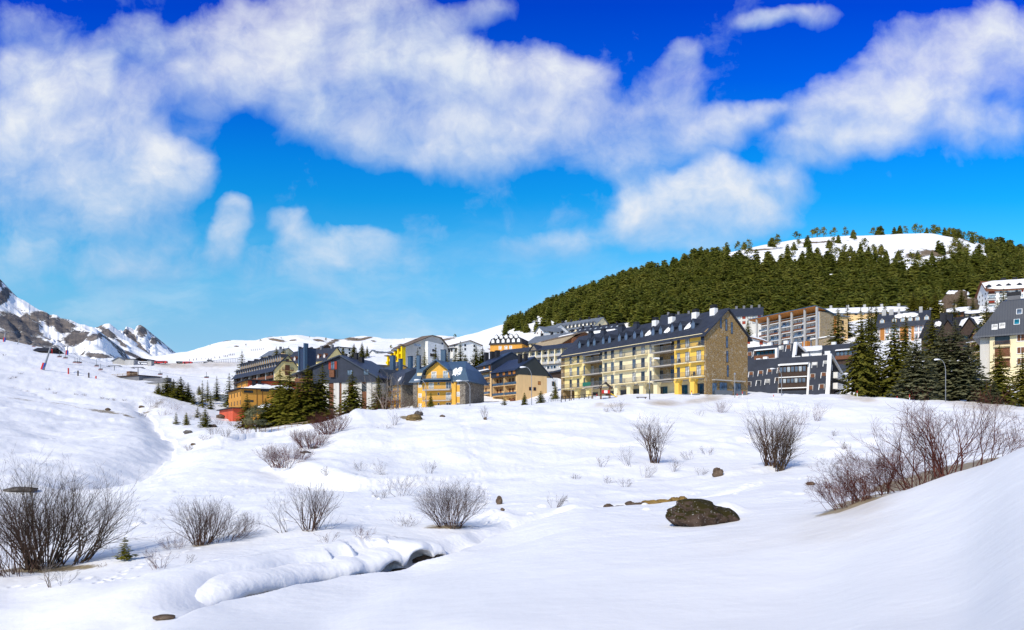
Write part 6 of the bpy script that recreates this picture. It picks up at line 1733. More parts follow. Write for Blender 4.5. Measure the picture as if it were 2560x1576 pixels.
far_block('flat snow roof just left of the slate mansard chimney', (2468, 285), (2530, 280), 786, 779, 775, 10, 'wood_dark', 'roof_dark', kind='flat', rows=1, cols=3, snow=1)
def white_apartments():
    P, Q = lambda c: c6(c)[0], lambda c: c6(0, c)[1]
    H = House('apartment_building', 'white apartment building with snow covered roof on the slope at top right', 'building', (P(1232), 398), (2640, 388), Q(345), 18, sink=12)
    L = H.L; d = 18; e = H.hz(Q(180), 0); r = H.hz(Q(95), 0, 9)
    H.part('wall', MB().prism([(0, -12), (d, -12), (d, e), (9, r-.3), (0, e)], 0, L, 'x'), 'wall_white')
    H.part('roof', MB().strip(gable_profile(d, e, e, r, over=1.0), .35, -1.2, L+1), 'wood_brown')
    roof_snow(H, -.9, L+.9, (-.7, e-.2), (9, r+.1), 23, .7, .04)
    dm = dormer_mesh(2.6, 2.0, 2.4, 'wood_brown', 'wood_brown', 'glass_dark')
    for c in (1240, 1340, 1435, 1545): H.put('dormer', dm, (H.ux(P(c), 1.5), 1.2, e+1.3))
    for c in (1385, 1500): x = H.ux(P(c), 9); H.chimney(x, 9, r-1, r+1.2, 2.2, 1.4, 'roof_dark', None)
    for k in range(4):
        z = e-2.8*(k+1)
        for c0, c1, m in ((1232, 1308, 'shutter_red'), (1345, 1378, 'glass_blue'), (1400, 1440, 'glass_pale'), (1500, 1540, 'glass_blue'), (1560, 1592, 'shutter_red')):
            x0, x1 = H.ux(P(c0)), H.ux(P(c1)); H.window('f', (x0+x1)/2, z+.4, x1-x0-.4, 1.9, 'trim_white', m if k % 2 == 0 else 'glass_pale', off=.004, far=True)
            if c0 != 1560: H.balcony('f', (x0+x1)/2, z, x1-x0, 1.1, 'trim_white', 'wood_dark' if k % 2 == 0 else 'rail_metal', 'solid', off=.004, h=.8)
        for v in (4, 9, 14): H.window('l', v, z+.6, 1.0, 1.2, 'wood_dark', 'glass_dark', off=.004, far=True)
white_apartments()
# ---------------------------------------------------------------- conifers
def spruce_crown(seed, H, Rb, whorls=24, per=7, cards=7, base=.07, droop=.35, ragged=.3, power=.85, card=.5, fine=True):
    """drooping whorled branches, each a spray of small needle cards; trunk foot at the origin"""
    r = np.random.RandomState(seed); V = []
    for w in range(whorls):
        t = base+(1-base)*((w+.5*r.rand())/whorls)
        R0 = Rb*(1-t)**power+.02*H*(1-t)+.12
        n = max(3, int(per*(.65+.5*(1-t))+r.rand()))
        a0 = r.rand()*6.28
        for b in range(n):
            a = a0+6.283*b/n+r.randn()*.25; L = R0*(1-ragged*r.rand()); z0 = H*t+r.randn()*.012*H
            ca, sa = math.cos(a), math.sin(a); k = max(3, int(cards*(.4+.7*(1-t))))
            dr = droop*(.7+.6*r.rand())*(1-.6*t)
            for c in range(k):
                s = (c+.6)/k; s = s*(.9+.2*r.rand())
                rad = L*s; z = z0-dr*L*s*s+.12*L*max(0, s-.7)+.1*L*s
                wd = card*L*(.44-.20*s)*(.75+.5*r.rand())+.10; ln = L/k*1.3*(.8+.4*r.rand())
                if fine:
                    wd *= .62; ln *= 1.5
                tl = r.randn()*.35; tw = r.randn()*.3-.25
                # card: diamond along the branch, drooping at the sides
                jo = r.randn()*wd*.75 if fine else 0
                px_, py_ = ca*rad-sa*jo, sa*rad+ca*jo
                sx, sy = -sa, ca
                u = np.array([ca*ln, sa*ln, -ln*dr*1.1*s+ln*tw*.5]); v = np.array([sx*wd, sy*wd, wd*tl])
                p = np.array([px_, py_, z]); dz = np.array([0, 0, -.38*wd])
                V.append((p-u*.55, p+v+dz, p+u*.75, p-v+dz))
    # leader
    for c in range(4):
        a = 1.57*c; V.append((np.array([0, 0, H*.93]), np.array([math.cos(a)*.1, math.sin(a)*.1, H*.96]), np.array([0, 0, H*1.02]), np.array([-math.sin(a)*.04, math.cos(a)*.04, H*.95])))
    return np.array(V).reshape(-1, 3)
def pine_crown(seed, H, Rb, clumps=26, cards=26, bottom=.3, cs=1.0):
    r = np.random.RandomState(seed); V = []
    for k in range(clumps):
        t = bottom+(1-bottom)*r.rand()**.8; a = r.rand()*6.28
        R0 = Rb*math.sin(min(1, (1.02-t)/(1-bottom)*1.25)*1.57)*(.35+.65*r.rand())
        c = np.array([math.cos(a)*R0, math.sin(a)*R0, H*t]); s = H*.075*(.7+.7*r.rand())*cs
        for q in range(cards):
            d = r.randn(3); d /= np.linalg.norm(d); p = c+d*s*np.array([1.25, 1.25, .7])*r.rand()**.4
            u = r.randn(3); u /= np.linalg.norm(u); v = np.cross(u, d); l = s*.42
            V.append((p-u*l, p+v*l*.5, p+u*l, p-v*l*.5))
    return np.array(V).reshape(-1, 3)
def foliage_normals(V, H, up=.45):
    """needle cards shaded like a rounded crown: normals point out and up; each card is wound to face that way"""
    Q = V.reshape(-1, 4, 3); c = Q.mean(1); o = np.stack([c[:, 0], c[:, 1], (c[:, 2]-.3*H)*.35], 1)
    o = o/np.maximum(np.linalg.norm(o, axis=1, keepdims=True), 1e-6)+np.array([0, 0, up]); o /= np.linalg.norm(o, axis=1, keepdims=True)
    g = np.cross(Q[:, 1]-Q[:, 0], Q[:, 3]-Q[:, 0]); g /= np.maximum(np.linalg.norm(g, axis=1, keepdims=True), 1e-9)
    flip = (g*o).sum(1) < 0; Q = Q.copy(); Q[flip] = Q[flip][:, ::-1]; g[flip] *= -1
    n = o*.75+g*.45; n /= np.linalg.norm(n, axis=1, keepdims=True)
    return Q.reshape(-1, 3), np.repeat(n, 4, 0)
def cards_mesh(name, V, mat, H=10.0):
    V, N_ = foliage_normals(V, H)
    me = np_mesh(name, V, np.arange(len(V)).reshape(-1, 4), mat, smooth=True)
    me.normals_split_custom_set_from_vertices(N_.astype(np.float32)); return me
def trunk_mesh(H, r0, lean=0.0, top=.95):
    mb = MB(); mb.tube([(0, 0, -.6), (0, 0, H*.02), (lean*H*.3, 0, H*.35), (lean*H, 0, H*.7), (lean*H, 0, H*top)], [r0*1.25, r0, r0*.75, r0*.4, .02], 7); return mb.mesh('trunk', 'bark', True)

SPECIES = {}
def species(key, seed, kind, mat, H, R_, **kw):
    V = spruce_crown(seed, H, R_, **kw) if kind == 's' else pine_crown(seed, H, R_, **kw)
    SPECIES[key] = (cards_mesh('crown', V, mat, H), trunk_mesh(H, H*.016), H)
species('olive_a', 1, 's', 'needle_olive', 14, 4.3, whorls=32, per=9, cards=15, droop=.5)
species('olive_b', 2, 's', 'needle_olive', 14, 3.7, whorls=30, per=9, cards=15, droop=.45, ragged=.42)
species('dark_a', 3, 's', 'needle_dark', 18, 5.3, whorls=38, per=9, cards=17, droop=.45, ragged=.35)
species('dark_b', 4, 's', 'needle_dark', 18, 4.4, whorls=36, per=9, cards=17, droop=.55, ragged=.4)
species('blue_a', 5, 's', 'needle_blue', 16, 5.4, whorls=36, per=9, cards=17, droop=.3, ragged=.25)
species('slim', 6, 's', 'needle_dark', 12, 2.3, whorls=24, per=7, cards=11, droop=.4, ragged=.45)
species('broad', 7, 's', 'needle_olive', 8, 3.4, whorls=20, per=9, cards=15, droop=.15, power=.6, base=.03)
species('sapling', 8, 's', 'needle_olive', 3, .95, whorls=13, per=6, cards=5, droop=-.2, ragged=.4)
species('pine_a', 9, 'p', 'needle_olive', 10, 3.4)
species('pine_b', 10, 'p', 'needle_dark', 10, 2.6, clumps=20)
species('pine_round', 11, 'p', 'needle_blue', 9, 3.6, bottom=.12, clumps=34)
TREE_N = [0]
_TR = random.Random(77)
def tree(key, label, px, base, top, D=None, wide=1.0, group=None, name='spruce_tree', far=False, dz=0.0, pos=None):
    """a conifer whose foot is seen at (px, base) and tip at (px, top)"""
    crown, trunk, H = SPECIES[key]
    if pos is None:
        p = hit(px, base, 60) if D is None else on_ground(px, D)
        if D is not None: p = Vector((p.x, p.y, min(p.z, (HY-base)/F*D+.5)))
    else: p = pos
    h_ = (HY-top)/F*p.y-p.z
    s = max(h_, .5)/H
    if 380 < px < 480 and base < 1020: wide *= 1.55
    if px > 2100 and base > 940: wide *= 1.22
    if 600 < px < 960 and base > 1025: wide *= 1.5
    o = empty(name, p, _TR.random()*6.28); o.scale = (s*wide, s*wide, s)
    link('crown', crown, o); link('trunk', trunk, o)
    tag(o, label, 'tree', group); return o

EV = 'near conifers'
T_ = [
 # left clump on the bank above the gully
 ('olive_a', 'olive spruce at the left edge of the dense clump on the gully bank', 396, 1003, 958, 262, 1.1), ('olive_a', 'tall olive spruce in the middle of the dense clump on the gully bank', 418, 1008, 939, 262, 1.15),
 ('olive_b', 'spruce just right of the tallest one in the clump on the gully bank', 434, 1006, 948, 268, 1.3), ('olive_a', 'spruce with pointed tip at the right of the clump on the gully bank', 452, 1012, 942, 258, 1.2), ('olive_b', 'low spruce at the right end of the clump on the gully bank', 470, 1012, 956, 262, 1.1),
 ('slim', 'small slim spruce in front of the grey retaining wall, first from the dense clump', 485, 1010, 978, 250, 1.5), ('slim', 'slim spruce in front of the grey retaining wall, second from the dense clump', 506, 1009, 952, 250, 1.3), ('slim', 'slim spruce rising above the middle of the grey retaining wall', 519, 1000, 951, 275, 1.2),
 ('slim', 'small slim spruce in front of the right half of the grey retaining wall', 527, 1008, 977, 250, 1.5), ('slim', 'dark tall spruce right of the grey retaining wall', 542, 990, 941, 285, 1.5), ('slim', 'dark ragged spruce left of the orange hotel', 573, 990, 933, 270, 1.5),
 ('broad', 'dark squarish bushy conifer behind the grey retaining wall', 498, 990, 964, 290, .9),
 ('sapling', 'thin young conifer alone in the snow, leftmost of three by the gully', 440, 1054, 1032, 168, 1.0), ('broad', 'small round conifer between the thin sapling and the wide one by the gully', 466, 1056, 1031, 165, .75), ('broad', 'wide bushy conifer in the snow left of the salmon plinth', 513, 1058, 1022, 160, .95),
 ('sapling', 'tiny conifer above the wide bushy one on the snow', 494, 1030, 1019, 200, 1.2),
 # front of the slate gabled building
 ('olive_b', 'small olive spruce hiding the salmon corner of the orange hotel', 618, 1062, 985, 150, 1.1), ('pine_round', 'grey green rounded pine lowest in front of the big spruce group', 640, 1090, 1012, 128, 1.0),
 ('olive_a', 'spruce at the left of the big group before the slate gabled building', 664, 1062, 996, 155, 1.3), ('olive_a', 'very tall spruce in the big group by the cream gable', 700, 1060, 924, 160, 1.0), ('olive_a', 'broad tall spruce in the middle of the big group before the slate gabled building', 724, 1062, 928, 154, 1.15),
 ('olive_b', 'spruce filling the gap low in the middle of the big group', 745, 1062, 962, 150, 1.3), ('olive_a', 'tall spruce in the big group, overlapping the left of the slate gable', 770, 1060, 913, 152, 1.05), ('olive_b', 'right end spruce of the big group, its tip highest over the slate gable', 806, 1056, 911, 154, .95),
 ('olive_a', 'single spruce in front of the white and brown striped base', 881, 1046, 929, 150, 1.0), ('olive_b', 'ragged spruce between the striped base and the shaded yellow chalet', 946, 1034, 938, 160, 1.0),
 ('dark_b', 'small dark spruce in front of the yellow chalet balconies', 1077, 1024, 979, 125, 1.2), ('sapling', 'reddish green small conifer in front of the beige building, nearest its balconies', 1261, 1019, 991, 122, 1.3),
 ('broad', 'dense dark conifer beside the lamp at the beige end wall', 1311, 1017, 981, 124, .75), ('broad', 'wide olive conifer bush right of the lamp at the beige end wall', 1352, 1016, 977, 124, 1.1), ('pine_round', 'grey green low conifer by the white annex of the beige building', 1379, 1010, 984, 130, .9),
 ('dark_b', 'dark conifer in the gap between the beige and the long yellow building', 1388, 1002, 950, 170, 1.2),
 # between the buildings in the middle
 ('slim', 'spruce left of the white slanted building wall, nearest the blue chimneys', 1044, 920, 870, 285, 1.4), ('slim', 'dark spruce in front of the white slanted building', 1062, 918, 874, 285, 1.5), ('slim', 'spruce before the grey corner of the white slanted building', 1089, 915, 862, 285, 1.5), ('slim', 'spruce beside the tallest blue chimney', 1117, 915, 878, 280, 1.5),
 ('slim', 'spruce with ragged tip right of the brown boarded house', 1151, 912, 853, 282, 1.7), ('slim', 'lower spruce left of the ragged one by the brown boarded house', 1138, 915, 870, 280, 1.6), ('olive_b', 'large dark spruce group left of the navy gabled roof, its broadest tree', 1190, 918, 863, 275, 1.5), ('olive_a', 'tree at the right of the group left of the navy gabled roof', 1206, 918, 866, 280, 1.3), ('broad', 'low bushy conifer under the ragged spruce by the brown boarded house', 1163, 918, 886, 275, 1.0),
 # upper left
 ('slim', 'dark spruce at the left end of the dormer hotel roof', 605, 900, 878, 340, 1.8), ('olive_a', 'round conifer in front of the grey slate roofed cream house', 691, 893, 867, 385, 1.4), ('olive_a', 'pointed conifer right of the grey slate roofed cream house', 709, 893, 868, 385, 1.2),
 ('slim', 'small conifer behind the red dormer roof, left one', 722, 885, 866, 400, 1.5), ('slim', 'small conifer behind the red dormer roof, right one', 747, 884, 865, 400, 1.5),
 ('olive_a', 'small spruce right of the white flat roofed house', 857, 890, 868, 400, 1.4), ('olive_a', 'left spruce of the trio on the open slope', 885, 888, 859, 400, 1.4), ('dark_a', 'tallest spruce of the trio on the open slope', 905, 888, 855, 400, 1.2), ('dark_b', 'slim right spruce of the trio on the open slope', 918, 884, 863, 410, 1.2),
 ('pine_a', 'small tree beside the small white hut', 978, 873, 862, 440, 1.0),
 # right-hand spruces
 ('dark_a', 'tall spruce next to the white edge beam of the black slate building', 2152, 986, 768, 150, .72), ('dark_b', 'very tall spruce second from the black slate building', 2178, 985, 760, 158, .8), ('dark_a', 'spruce in front of the colourful hotel, tip below its roof', 2236, 984, 793, 152, .9), ('dark_b', 'slim spruce behind, between the two front spruces by the colourful hotel', 2264, 975, 790, 185, 1.0),
 ('blue_a', 'broad grey green spruce left of the street lamp', 2291, 1003, 838, 134, 1.05), ('dark_b', 'tall brownish spruce behind the grey green ones, left of the lamp', 2331, 985, 784, 170, 1.2), ('blue_a', 'grey green spruce just behind the street lamp', 2357, 996, 813, 142, 1.0), ('blue_a', 'tallest grey green spruce right of the street lamp', 2388, 998, 800, 140, 1.05),
 ('blue_a', 'lower grey green spruce at the right end of the lamp group', 2420, 996, 846, 138, 1.0), ('dark_b', 'tall narrow spruce left of the cream right edge building', 2466, 960, 752, 195, 1.1), ('dark_a', 'olive spruce in front of the cream right edge building', 2499, 1014, 862, 118, .95), ('blue_a', 'small grey spruce at the foot of the right edge building', 2483, 1015, 945, 115, .9), ('dark_a', 'dark spruce cut by the right border', 2556, 1004, 878, 122, 1.0),
 ('dark_b', 'spruce behind the snow roofs left of the slate mansard', 2493, 800, 750, 255, 1.4), ('slim', 'slim spruce in front of the white apartment building', 2509, 772, 722, 330, 1.7),
 ('olive_a', 'olive spruce above the long snow roofed building, leftmost of the three', 2283, 785, 729, 350, 1.4), ('olive_a', 'olive spruce above the colourful hotel, middle of the three', 2311, 785, 735, 350, 1.4), ('olive_a', 'olive spruce above the dark gabled roofs, right of the three', 2339, 788, 730, 345, 1.5),
 ('olive_b', 'spruce on the rocky bank below the wood', 2404, 768, 721, 360, 1.4), ('slim', 'small spruce left of the snow roofed chalet with overhanging eaves', 2386, 795, 749, 320, 1.8), ('slim', 'small spruce by the white apartment building corner', 2432, 780, 742, 340, 1.8),
 ('olive_b', 'spruce left of the glass hotel below the wood', 1870, 840, 800, 360, 1.4), ('slim', 'spruce between glass hotel and the long snow roof', 2095, 815, 765, 300, 1.7), ('slim', 'spruce at the left foot of the long snow roofed building', 2118, 800, 762, 330, 1.7), ('olive_b', 'spruce in front of the long snow roofed building, centre', 2190, 800, 762, 320, 1.3), ('olive_b', 'spruce in front of the long snow roofed building, near its grey chimney', 2212, 800, 758, 325, 1.3),
 ('slim', 'spruce left of the colourful hotel under the snow roof', 2172, 815, 768, 290, 1.7), ('slim', 'small spruce under the dark attic apartment house', 1452, 862, 838, 370, 1.8),
]
for k, lb, px, b, t, D, w in T_: tree(k, lb, px, b, t, D, w, 'conifers standing among the buildings')

# small lone trees on the snowy ridge
for i, (px, b, t, k) in enumerate([(651, 858, 848, 'pine_a'), (615, 869, 860, 'pine_b'), (703, 850, 843, 'pine_a'), (815, 858, 845, 'pine_b'), (756, 842, 838, 'pine_a'), (774, 847, 841, 'pine_b'), (788, 848, 842, 'pine_a'), (828, 853, 847, 'pine_b'), (1137, 850, 835, 'pine_a'), (1224, 838, 824, 'pine_a'), (1204, 843, 834, 'pine_b'), (1236, 832, 821, 'pine_b'), (525, 871, 862, 'pine_b'), (891, 854, 848, 'pine_a'), (1168, 848, 842, 'pine_b'), (1010, 852, 846, 'pine_b'), (478, 883, 879, 'pine_b')]):
    # find the ridge point under that column and row
    ts = np.linspace(.2, 1.0, 60); best = min(ts, key=lambda tt: abs((lambda q: HY-F*q.z/q.y)(ridge_pt(px, tt))-b))
    tree(k, 'small lone tree on the bare snow ridge behind the village', px, b, t, wide=1.1, group='lone trees on the bare snow ridge', name='pine_tree', pos=ridge_pt(px, best))

# ---------------------------------------------------------------- the wood on the hill
_UB = [(1200, 830), (1290, 804), (1340, 786), (1420, 752), (1500, 720), (1560, 698), (1620, 684), (1700, 664), (1750, 655), (1800, 662), (1850, 668), (1900, 668), (1960, 672), (2020, 664), (2080, 668), (2130, 654), (2200, 680), (2260, 702), (2330, 690), (2400, 668), (2450, 646), (2500, 630), (2560, 628), (2900, 700)]
_LB = [(1200, 835), (1290, 818), (1400, 808), (1480, 806), (1600, 808), (1700, 806), (1800, 800), (1900, 798), (2000, 786), (2100, 784), (2200, 780), (2330, 774), (2350, 752), (2400, 728), (2440, 728), (2560, 724), (2900, 724)]
ub = lambda x: np.interp(x, [a for a, _ in _UB], [b for _, b in _UB]); lb = lambda x: np.interp(x, [a for a, _ in _LB], [b for _, b in _LB])
def wood():
    r = np.random.RandomState(21)
    variants = [spruce_crown(40+i, 1.0, .235+.03*(i % 3), whorls=11, per=5, cards=3, droop=.35, ragged=.4, card=1.0, base=.05, fine=False) for i in range(5)]
    pines = [pine_crown(60+i, 1.0, .36, clumps=20, cards=12, bottom=.15, cs=2.4) for i in range(3)]
    tr = MB().tube([(0, 0, -.06), (0, 0, .9)], [.018, .004], 4, cap=False)
    tv = np.array(tr.v); tq = np.array(tr.f)
    meshes = []
    for i, V in enumerate(variants+pines):
        V, NV = foliage_normals(V, 1.0)
        NT_ = tv.copy(); NT_[:, 2] = 0; NT_ /= np.maximum(np.linalg.norm(NT_, axis=1, keepdims=True), 1e-6)
        nn = np.vstack([NV, NT_])
        co = np.vstack([V, tv]); q = np.vstack([np.arange(len(V)).reshape(-1, 4), tq+len(V)])
        mi = np.r_[np.zeros(len(V)//4, int), np.ones(len(tq), int)]
        me = np_mesh('spruce_tree' if i < 5 else 'pine_tree', co, q, ['needle_forest' if i < 5 else 'needle_dark', 'bark'], smooth=True, mi=mi)
        me.normals_split_custom_set_from_vertices(nn.astype(np.float32))
        meshes.append((me, co, q, mi, nn))
    pts = []; occ = {}
    tries = 0
    while len(pts) < 2600 and tries < 90000:
        tries += 1
        c = r.uniform(1255, 2760); t = r.rand()**1.15*1.0
        p = hill_pt(c, t); row = HY-F*p.z/p.y
        u, l = ub(c), lb(c)
        if row > l+16 or row < u-60: prob = 0
        elif row > u: prob = 1.0*(1-.5*sstep(l-14, l, row))
        else: prob = .05*math.exp((row-u)/14)+.035
        if l < row < l+16: prob = .22
        if 2330 < c < 2455 and row < 596: prob = .5
        if c > 2470 and row < u: prob = .35
        if 2120 < c < 2330 and u-40 < row < u: prob = max(prob, .10)
        # clearings where snow and rock show through
        if vnoise(c/46.0, row/17.0) > .66-.10*(row < u+22) and row < u+60: prob *= .10
        if vnoise(c/30.0+9, row/9.0) > .80: prob *= .2
        if abs(c-1950) < 70 and abs(row-(u+16)) < 16: prob *= .25
        if 2240 < c < 2330 and u < row < u+24: prob *= .6
        if r.rand() > prob: continue
        key = (int(p.x/4.2), int(p.y/5.0)); 
        if key in occ: continue
        occ[key] = 1; pts.append((p, c, row, row < u))
    # skyline trees
    for c in (1300, 1318, 1336, 1352, 1374, 1394, 1820, 1846, 1862, 1944, 1988, 2030, 2042, 2058, 2082, 2110, 2180, 2194, 2200, 2235, 2252, 2262, 2290, 2300, 2318, 2330, 2345, 2360, 2372, 2385, 2398, 2410, 2422, 2436, 2450, 2464, 2480, 2496, 2512, 2530, 2548):
        p = hill_pt(c+r.randn()*2, .985 if c > 1500 else .96); pts.append((p, c, HY-F*p.z/p.y, True))
    pts.sort(key=lambda q: q[0].y)
    order = sorted(range(len(pts)), key=lambda i: (0 if pts[i][3] else 1, pts[i][0].y))
    n_sky = sum(1 for q in pts if q[3])
    singles = set(order[:min(n_sky, 110)]) | set(sorted(range(len(pts)), key=lambda i: pts[i][0].y)[:150])
    co = []; qs = []; mis = []; nrm = []; tone = []; off = 0
    for i, (p, c, row, sky) in enumerate(pts):
        pine = sky and r.rand() < .5 and c < 2560
        k = 5+r.randint(3) if pine else r.randint(5)
        h_ = r.uniform(8, 12) if pine else r.uniform(10, 17.5)*(.72 if sky else 1)
        h_ *= .55+.45*float(sstep(1255, 1560, c))
        s = h_; sw = s*r.uniform(.85, 1.2)*(1.0 if pine else 1.08); a = r.rand()*6.28
        me, V, Q, mi, nn = meshes[k]
        if i in singles:
            o = link('pine_tree' if pine else 'spruce_tree', me, None, (p.x, p.y, p.z-.2), (0, 0, a), (sw, sw, s))
            if sky: tag(o, 'conifer standing on the open snow at the crest above the wood', 'tree', 'conifers on the open crest of the hill')
            else: tag(o, 'dark green conifer along the lower edge of the wood on the hill', 'tree', 'conifers along the lower edge of the wood')
            continue
        ca, sa = math.cos(a), math.sin(a)
        W_ = np.stack([(V[:, 0]*ca-V[:, 1]*sa)*sw+p.x, (V[:, 0]*sa+V[:, 1]*ca)*sw+p.y, V[:, 2]*s+p.z-.2], 1)
        nrm.append(np.stack([nn[:, 0]*ca-nn[:, 1]*sa, nn[:, 0]*sa+nn[:, 1]*ca, nn[:, 2]], 1)); tone.append(np.full(len(V), r.rand()))
        co.append(W_); qs.append(Q+off); mis.append(mi); off += len(V)
    me = np_mesh('forest', np.vstack(co), np.vstack(qs), ['needle_wood', 'bark'], smooth=True, mi=np.concatenate(mis), attrs={'tone': np.concatenate(tone)})
    me.normals_split_custom_set_from_vertices(np.vstack(nrm).astype(np.float32))
    o = link('forest', me); tag(o, 'dense dark green conifer wood covering the hillside', 'forest', kind='stuff')
    return len(pts), len(singles)
print('WOOD', wood())
# ---------------------------------------------------------------- bare bushes and young broadleaf trees
def bush_mesh(name, seed, H, S, stems, mat, sub=3, lean=(0, 0), r0=.02, up=.75, root=.25, curve=.25, twigs=4, splay=1.0, sides=3, low=False):
    """bare shrub: many tapering stems from a root patch, each forking twice"""
    rnd = random.Random(seed); mb = MB()
    def branch(p, d, L, r, lvl, n):
        pts = [p]; rs = [r]; q = p.copy(); dd = d.copy()
        for i in range(n):
            dd = (dd+Vector((rnd.gauss(0, .15), rnd.gauss(0, .15), rnd.gauss(.0, .09)+curve*.11*(1 if not low else -.3)))).normalized()
            q = q+dd*(L/n); pts.append(q.copy()); rs.append(max(r*(1-.82*(i+1)/n), .0022))
        mb.tube(pts, rs, sides if lvl else sides+1, cap=False)
        if lvl >= 2: return
        k = sub if lvl == 0 else twigs
        for j in range(k):
            t = .22+.74*(j+rnd.random()*.8)/k; i = min(n-1, int(t*n)); f = t*n-i
            b = pts[i].lerp(pts[i+1], min(1, f)); ax = (pts[i+1]-pts[i]).normalized()
            side = ax.cross(Vector((rnd.gauss(0, 1), rnd.gauss(0, 1), rnd.gauss(0, 1)))).normalized()
            nd = (ax*(.95-.25*rnd.random())+side*(.42+.38*rnd.random())+Vector((0, 0, .12 if not low else 0))).normalized()
            branch(b, nd, L*(.55-.33*t)*(.8+.6*rnd.random()) if lvl == 0 else L*(.5-.2*t)*(.7+.6*rnd.random()), rs[i]*.58, lvl+1, max(3, n-2))
    for s in range(stems):
        a = rnd.random()*6.283; rr = root*rnd.random()**.5
        base = Vector((math.cos(a)*rr, math.sin(a)*rr, -.15))
        tilt = (rnd.random()**.7)*splay
        h = H*(1-.28*rnd.random()**2*1.2)*(1-.35*tilt*tilt)
        d = Vector((math.cos(a)*S*tilt+lean[0], math.sin(a)*S*tilt+lean[1], H*up)).normalized()
        branch(base, d, math.sqrt((S*tilt)**2+h*h)*.95, r0*(.6+.6*rnd.random()), 0, 7)
    return mb.mesh(name, mat, True)

def bush(label, px, base, top, halfw, mat='twig_brown', stems=14, sub=4, lean=0.0, seed=None, D=None, name='bare_bush', cat='bush', r0=None, group=None, twigs=4, up=.8, root=.3, splay=1.0, sides=3, curve=.25, low=False, d0=12.0, leany=0.0):
    p = hit(px, base, d0) if D is None else on_ground(px, D)
    m = p.y/F; H = (base-top)*m; S = halfw*m
    seed = seed or int(px*7+base)
    me = bush_mesh(name, seed, H, S, stems, mat, sub, (lean*H, leany*H), r0 or max(.006, H*.0075), up, root*S, curve, twigs, splay, sides, low)
    o = link(name, me, None, p); tag(o, label, cat, group); return o

# large willow at the left
bush('large grey brown willow bush at the left, its dense upright middle', 110, 1422, 1142, 165, 'twig_grey', 60, 6, .02, D=27.2, r0=.026, twigs=6, root=.22, splay=.95, name='willow_bush', curve=.35)
bush('willow limbs leaning right beside the small pine sapling', 185, 1412, 1172, 120, 'twig_grey', 26, 6, .48, D=27.6, r0=.026, twigs=6, root=.3, splay=.5, name='willow_bush')
bush('reddish dense bush at the left border in front of the willow', 45, 1432, 1225, 120, 'twig_brown', 60, 5, -.02, D=26.5, r0=.014, twigs=6, root=.5, splay=.9)
bush('wide brown bush on the snow shelf right of the small pine sapling', 505, 1362, 1228, 95, 'twig_brown', 46, 5, .12, r0=.018, twigs=6, d0=24, splay=1.0, root=.15)
bush('low branches sweeping right along the shelf beside the wide brown bush', 560, 1352, 1262, 95, 'twig_brown', 30, 5, .7, r0=.012, twigs=5, d0=24, splay=.6)
bush('low reddish twigs left of the wide brown bush', 440, 1372, 1322, 50, 'twig_red', 20, 3, -.4, r0=.008, d0=24, splay=.9)
bush('small upright twigs at the lower left of the wide brown bush', 398, 1422, 1352, 34, 'twig_red', 12, 3, 0, r0=.007, d0=20)
bush('open brown bush with upright stems on the middle of the shelf', 775, 1326, 1184, 82, 'twig_brown', 28, 5, .0, r0=.02, twigs=5, d0=26, root=.22)
bush('thin branch bundle leaning left from the shelf', 712, 1332, 1222, 34, 'twig_grey', 7, 4, -.42, r0=.012, d0=26, splay=.4)
bush('single twig arching right over the shelf', 812, 1325, 1258, 30, 'twig_brown', 3, 3, 1.1, r0=.009, d0=26, splay=.2)
bush('dense rounded willow bush above the snow arches', 1122, 1316, 1192, 92, 'twig_brown', 72, 5, -.02, r0=.016, twigs=5, d0=31, root=.3, splay=1.0)
bush('reddish open bush left of the rounded willow', 1005, 1240, 1176, 50, 'twig_brown', 16, 4, .0, r0=.010, d0=36)
bush('small low bush far left of the rounded willow, sprawling', 955, 1246, 1214, 26, 'twig_brown', 12, 4, -.2, r0=.008, d0=36)
bush('faint low twigs at the left foot of the rounded willow', 1015, 1315, 1282, 50, 'twig_brown', 16, 3, .0, r0=.006, d0=31, splay=1.1)
bush('short twigs in the shelf snow below the open brown bush, left tuft', 822, 1356, 1315, 30, 'twig_red', 7, 3, -.1, r0=.007, d0=26)
bush('short twigs in the shelf snow below the open brown bush, right tuft', 905, 1345, 1312, 46, 'twig_red', 12, 3, .25, r0=.006, d0=26, splay=1.1)
bush('young bare sapling with pale stem in front of the willow', 123, 1470, 1365, 22, 'twig_pale', 3, 4, .03, r0=.016, D=22.3, splay=.7, name='bare_sapling', cat='sapling')
bush('thin two stemmed sapling right of the pale one', 150, 1472, 1405, 40, 'twig_grey', 3, 3, .4, r0=.010, D=22.4, name='bare_sapling', cat='sapling')
bush('few twigs beside the shelf sapling and pine', 255, 1418, 1395, 18, 'twig_red', 5, 2, .1, r0=.006, d0=20)
bush('three thin twigs in the snow below the wide brown bush', 462, 1410, 1370, 22, 'twig_grey', 4, 2, .2, r0=.006, d0=20)
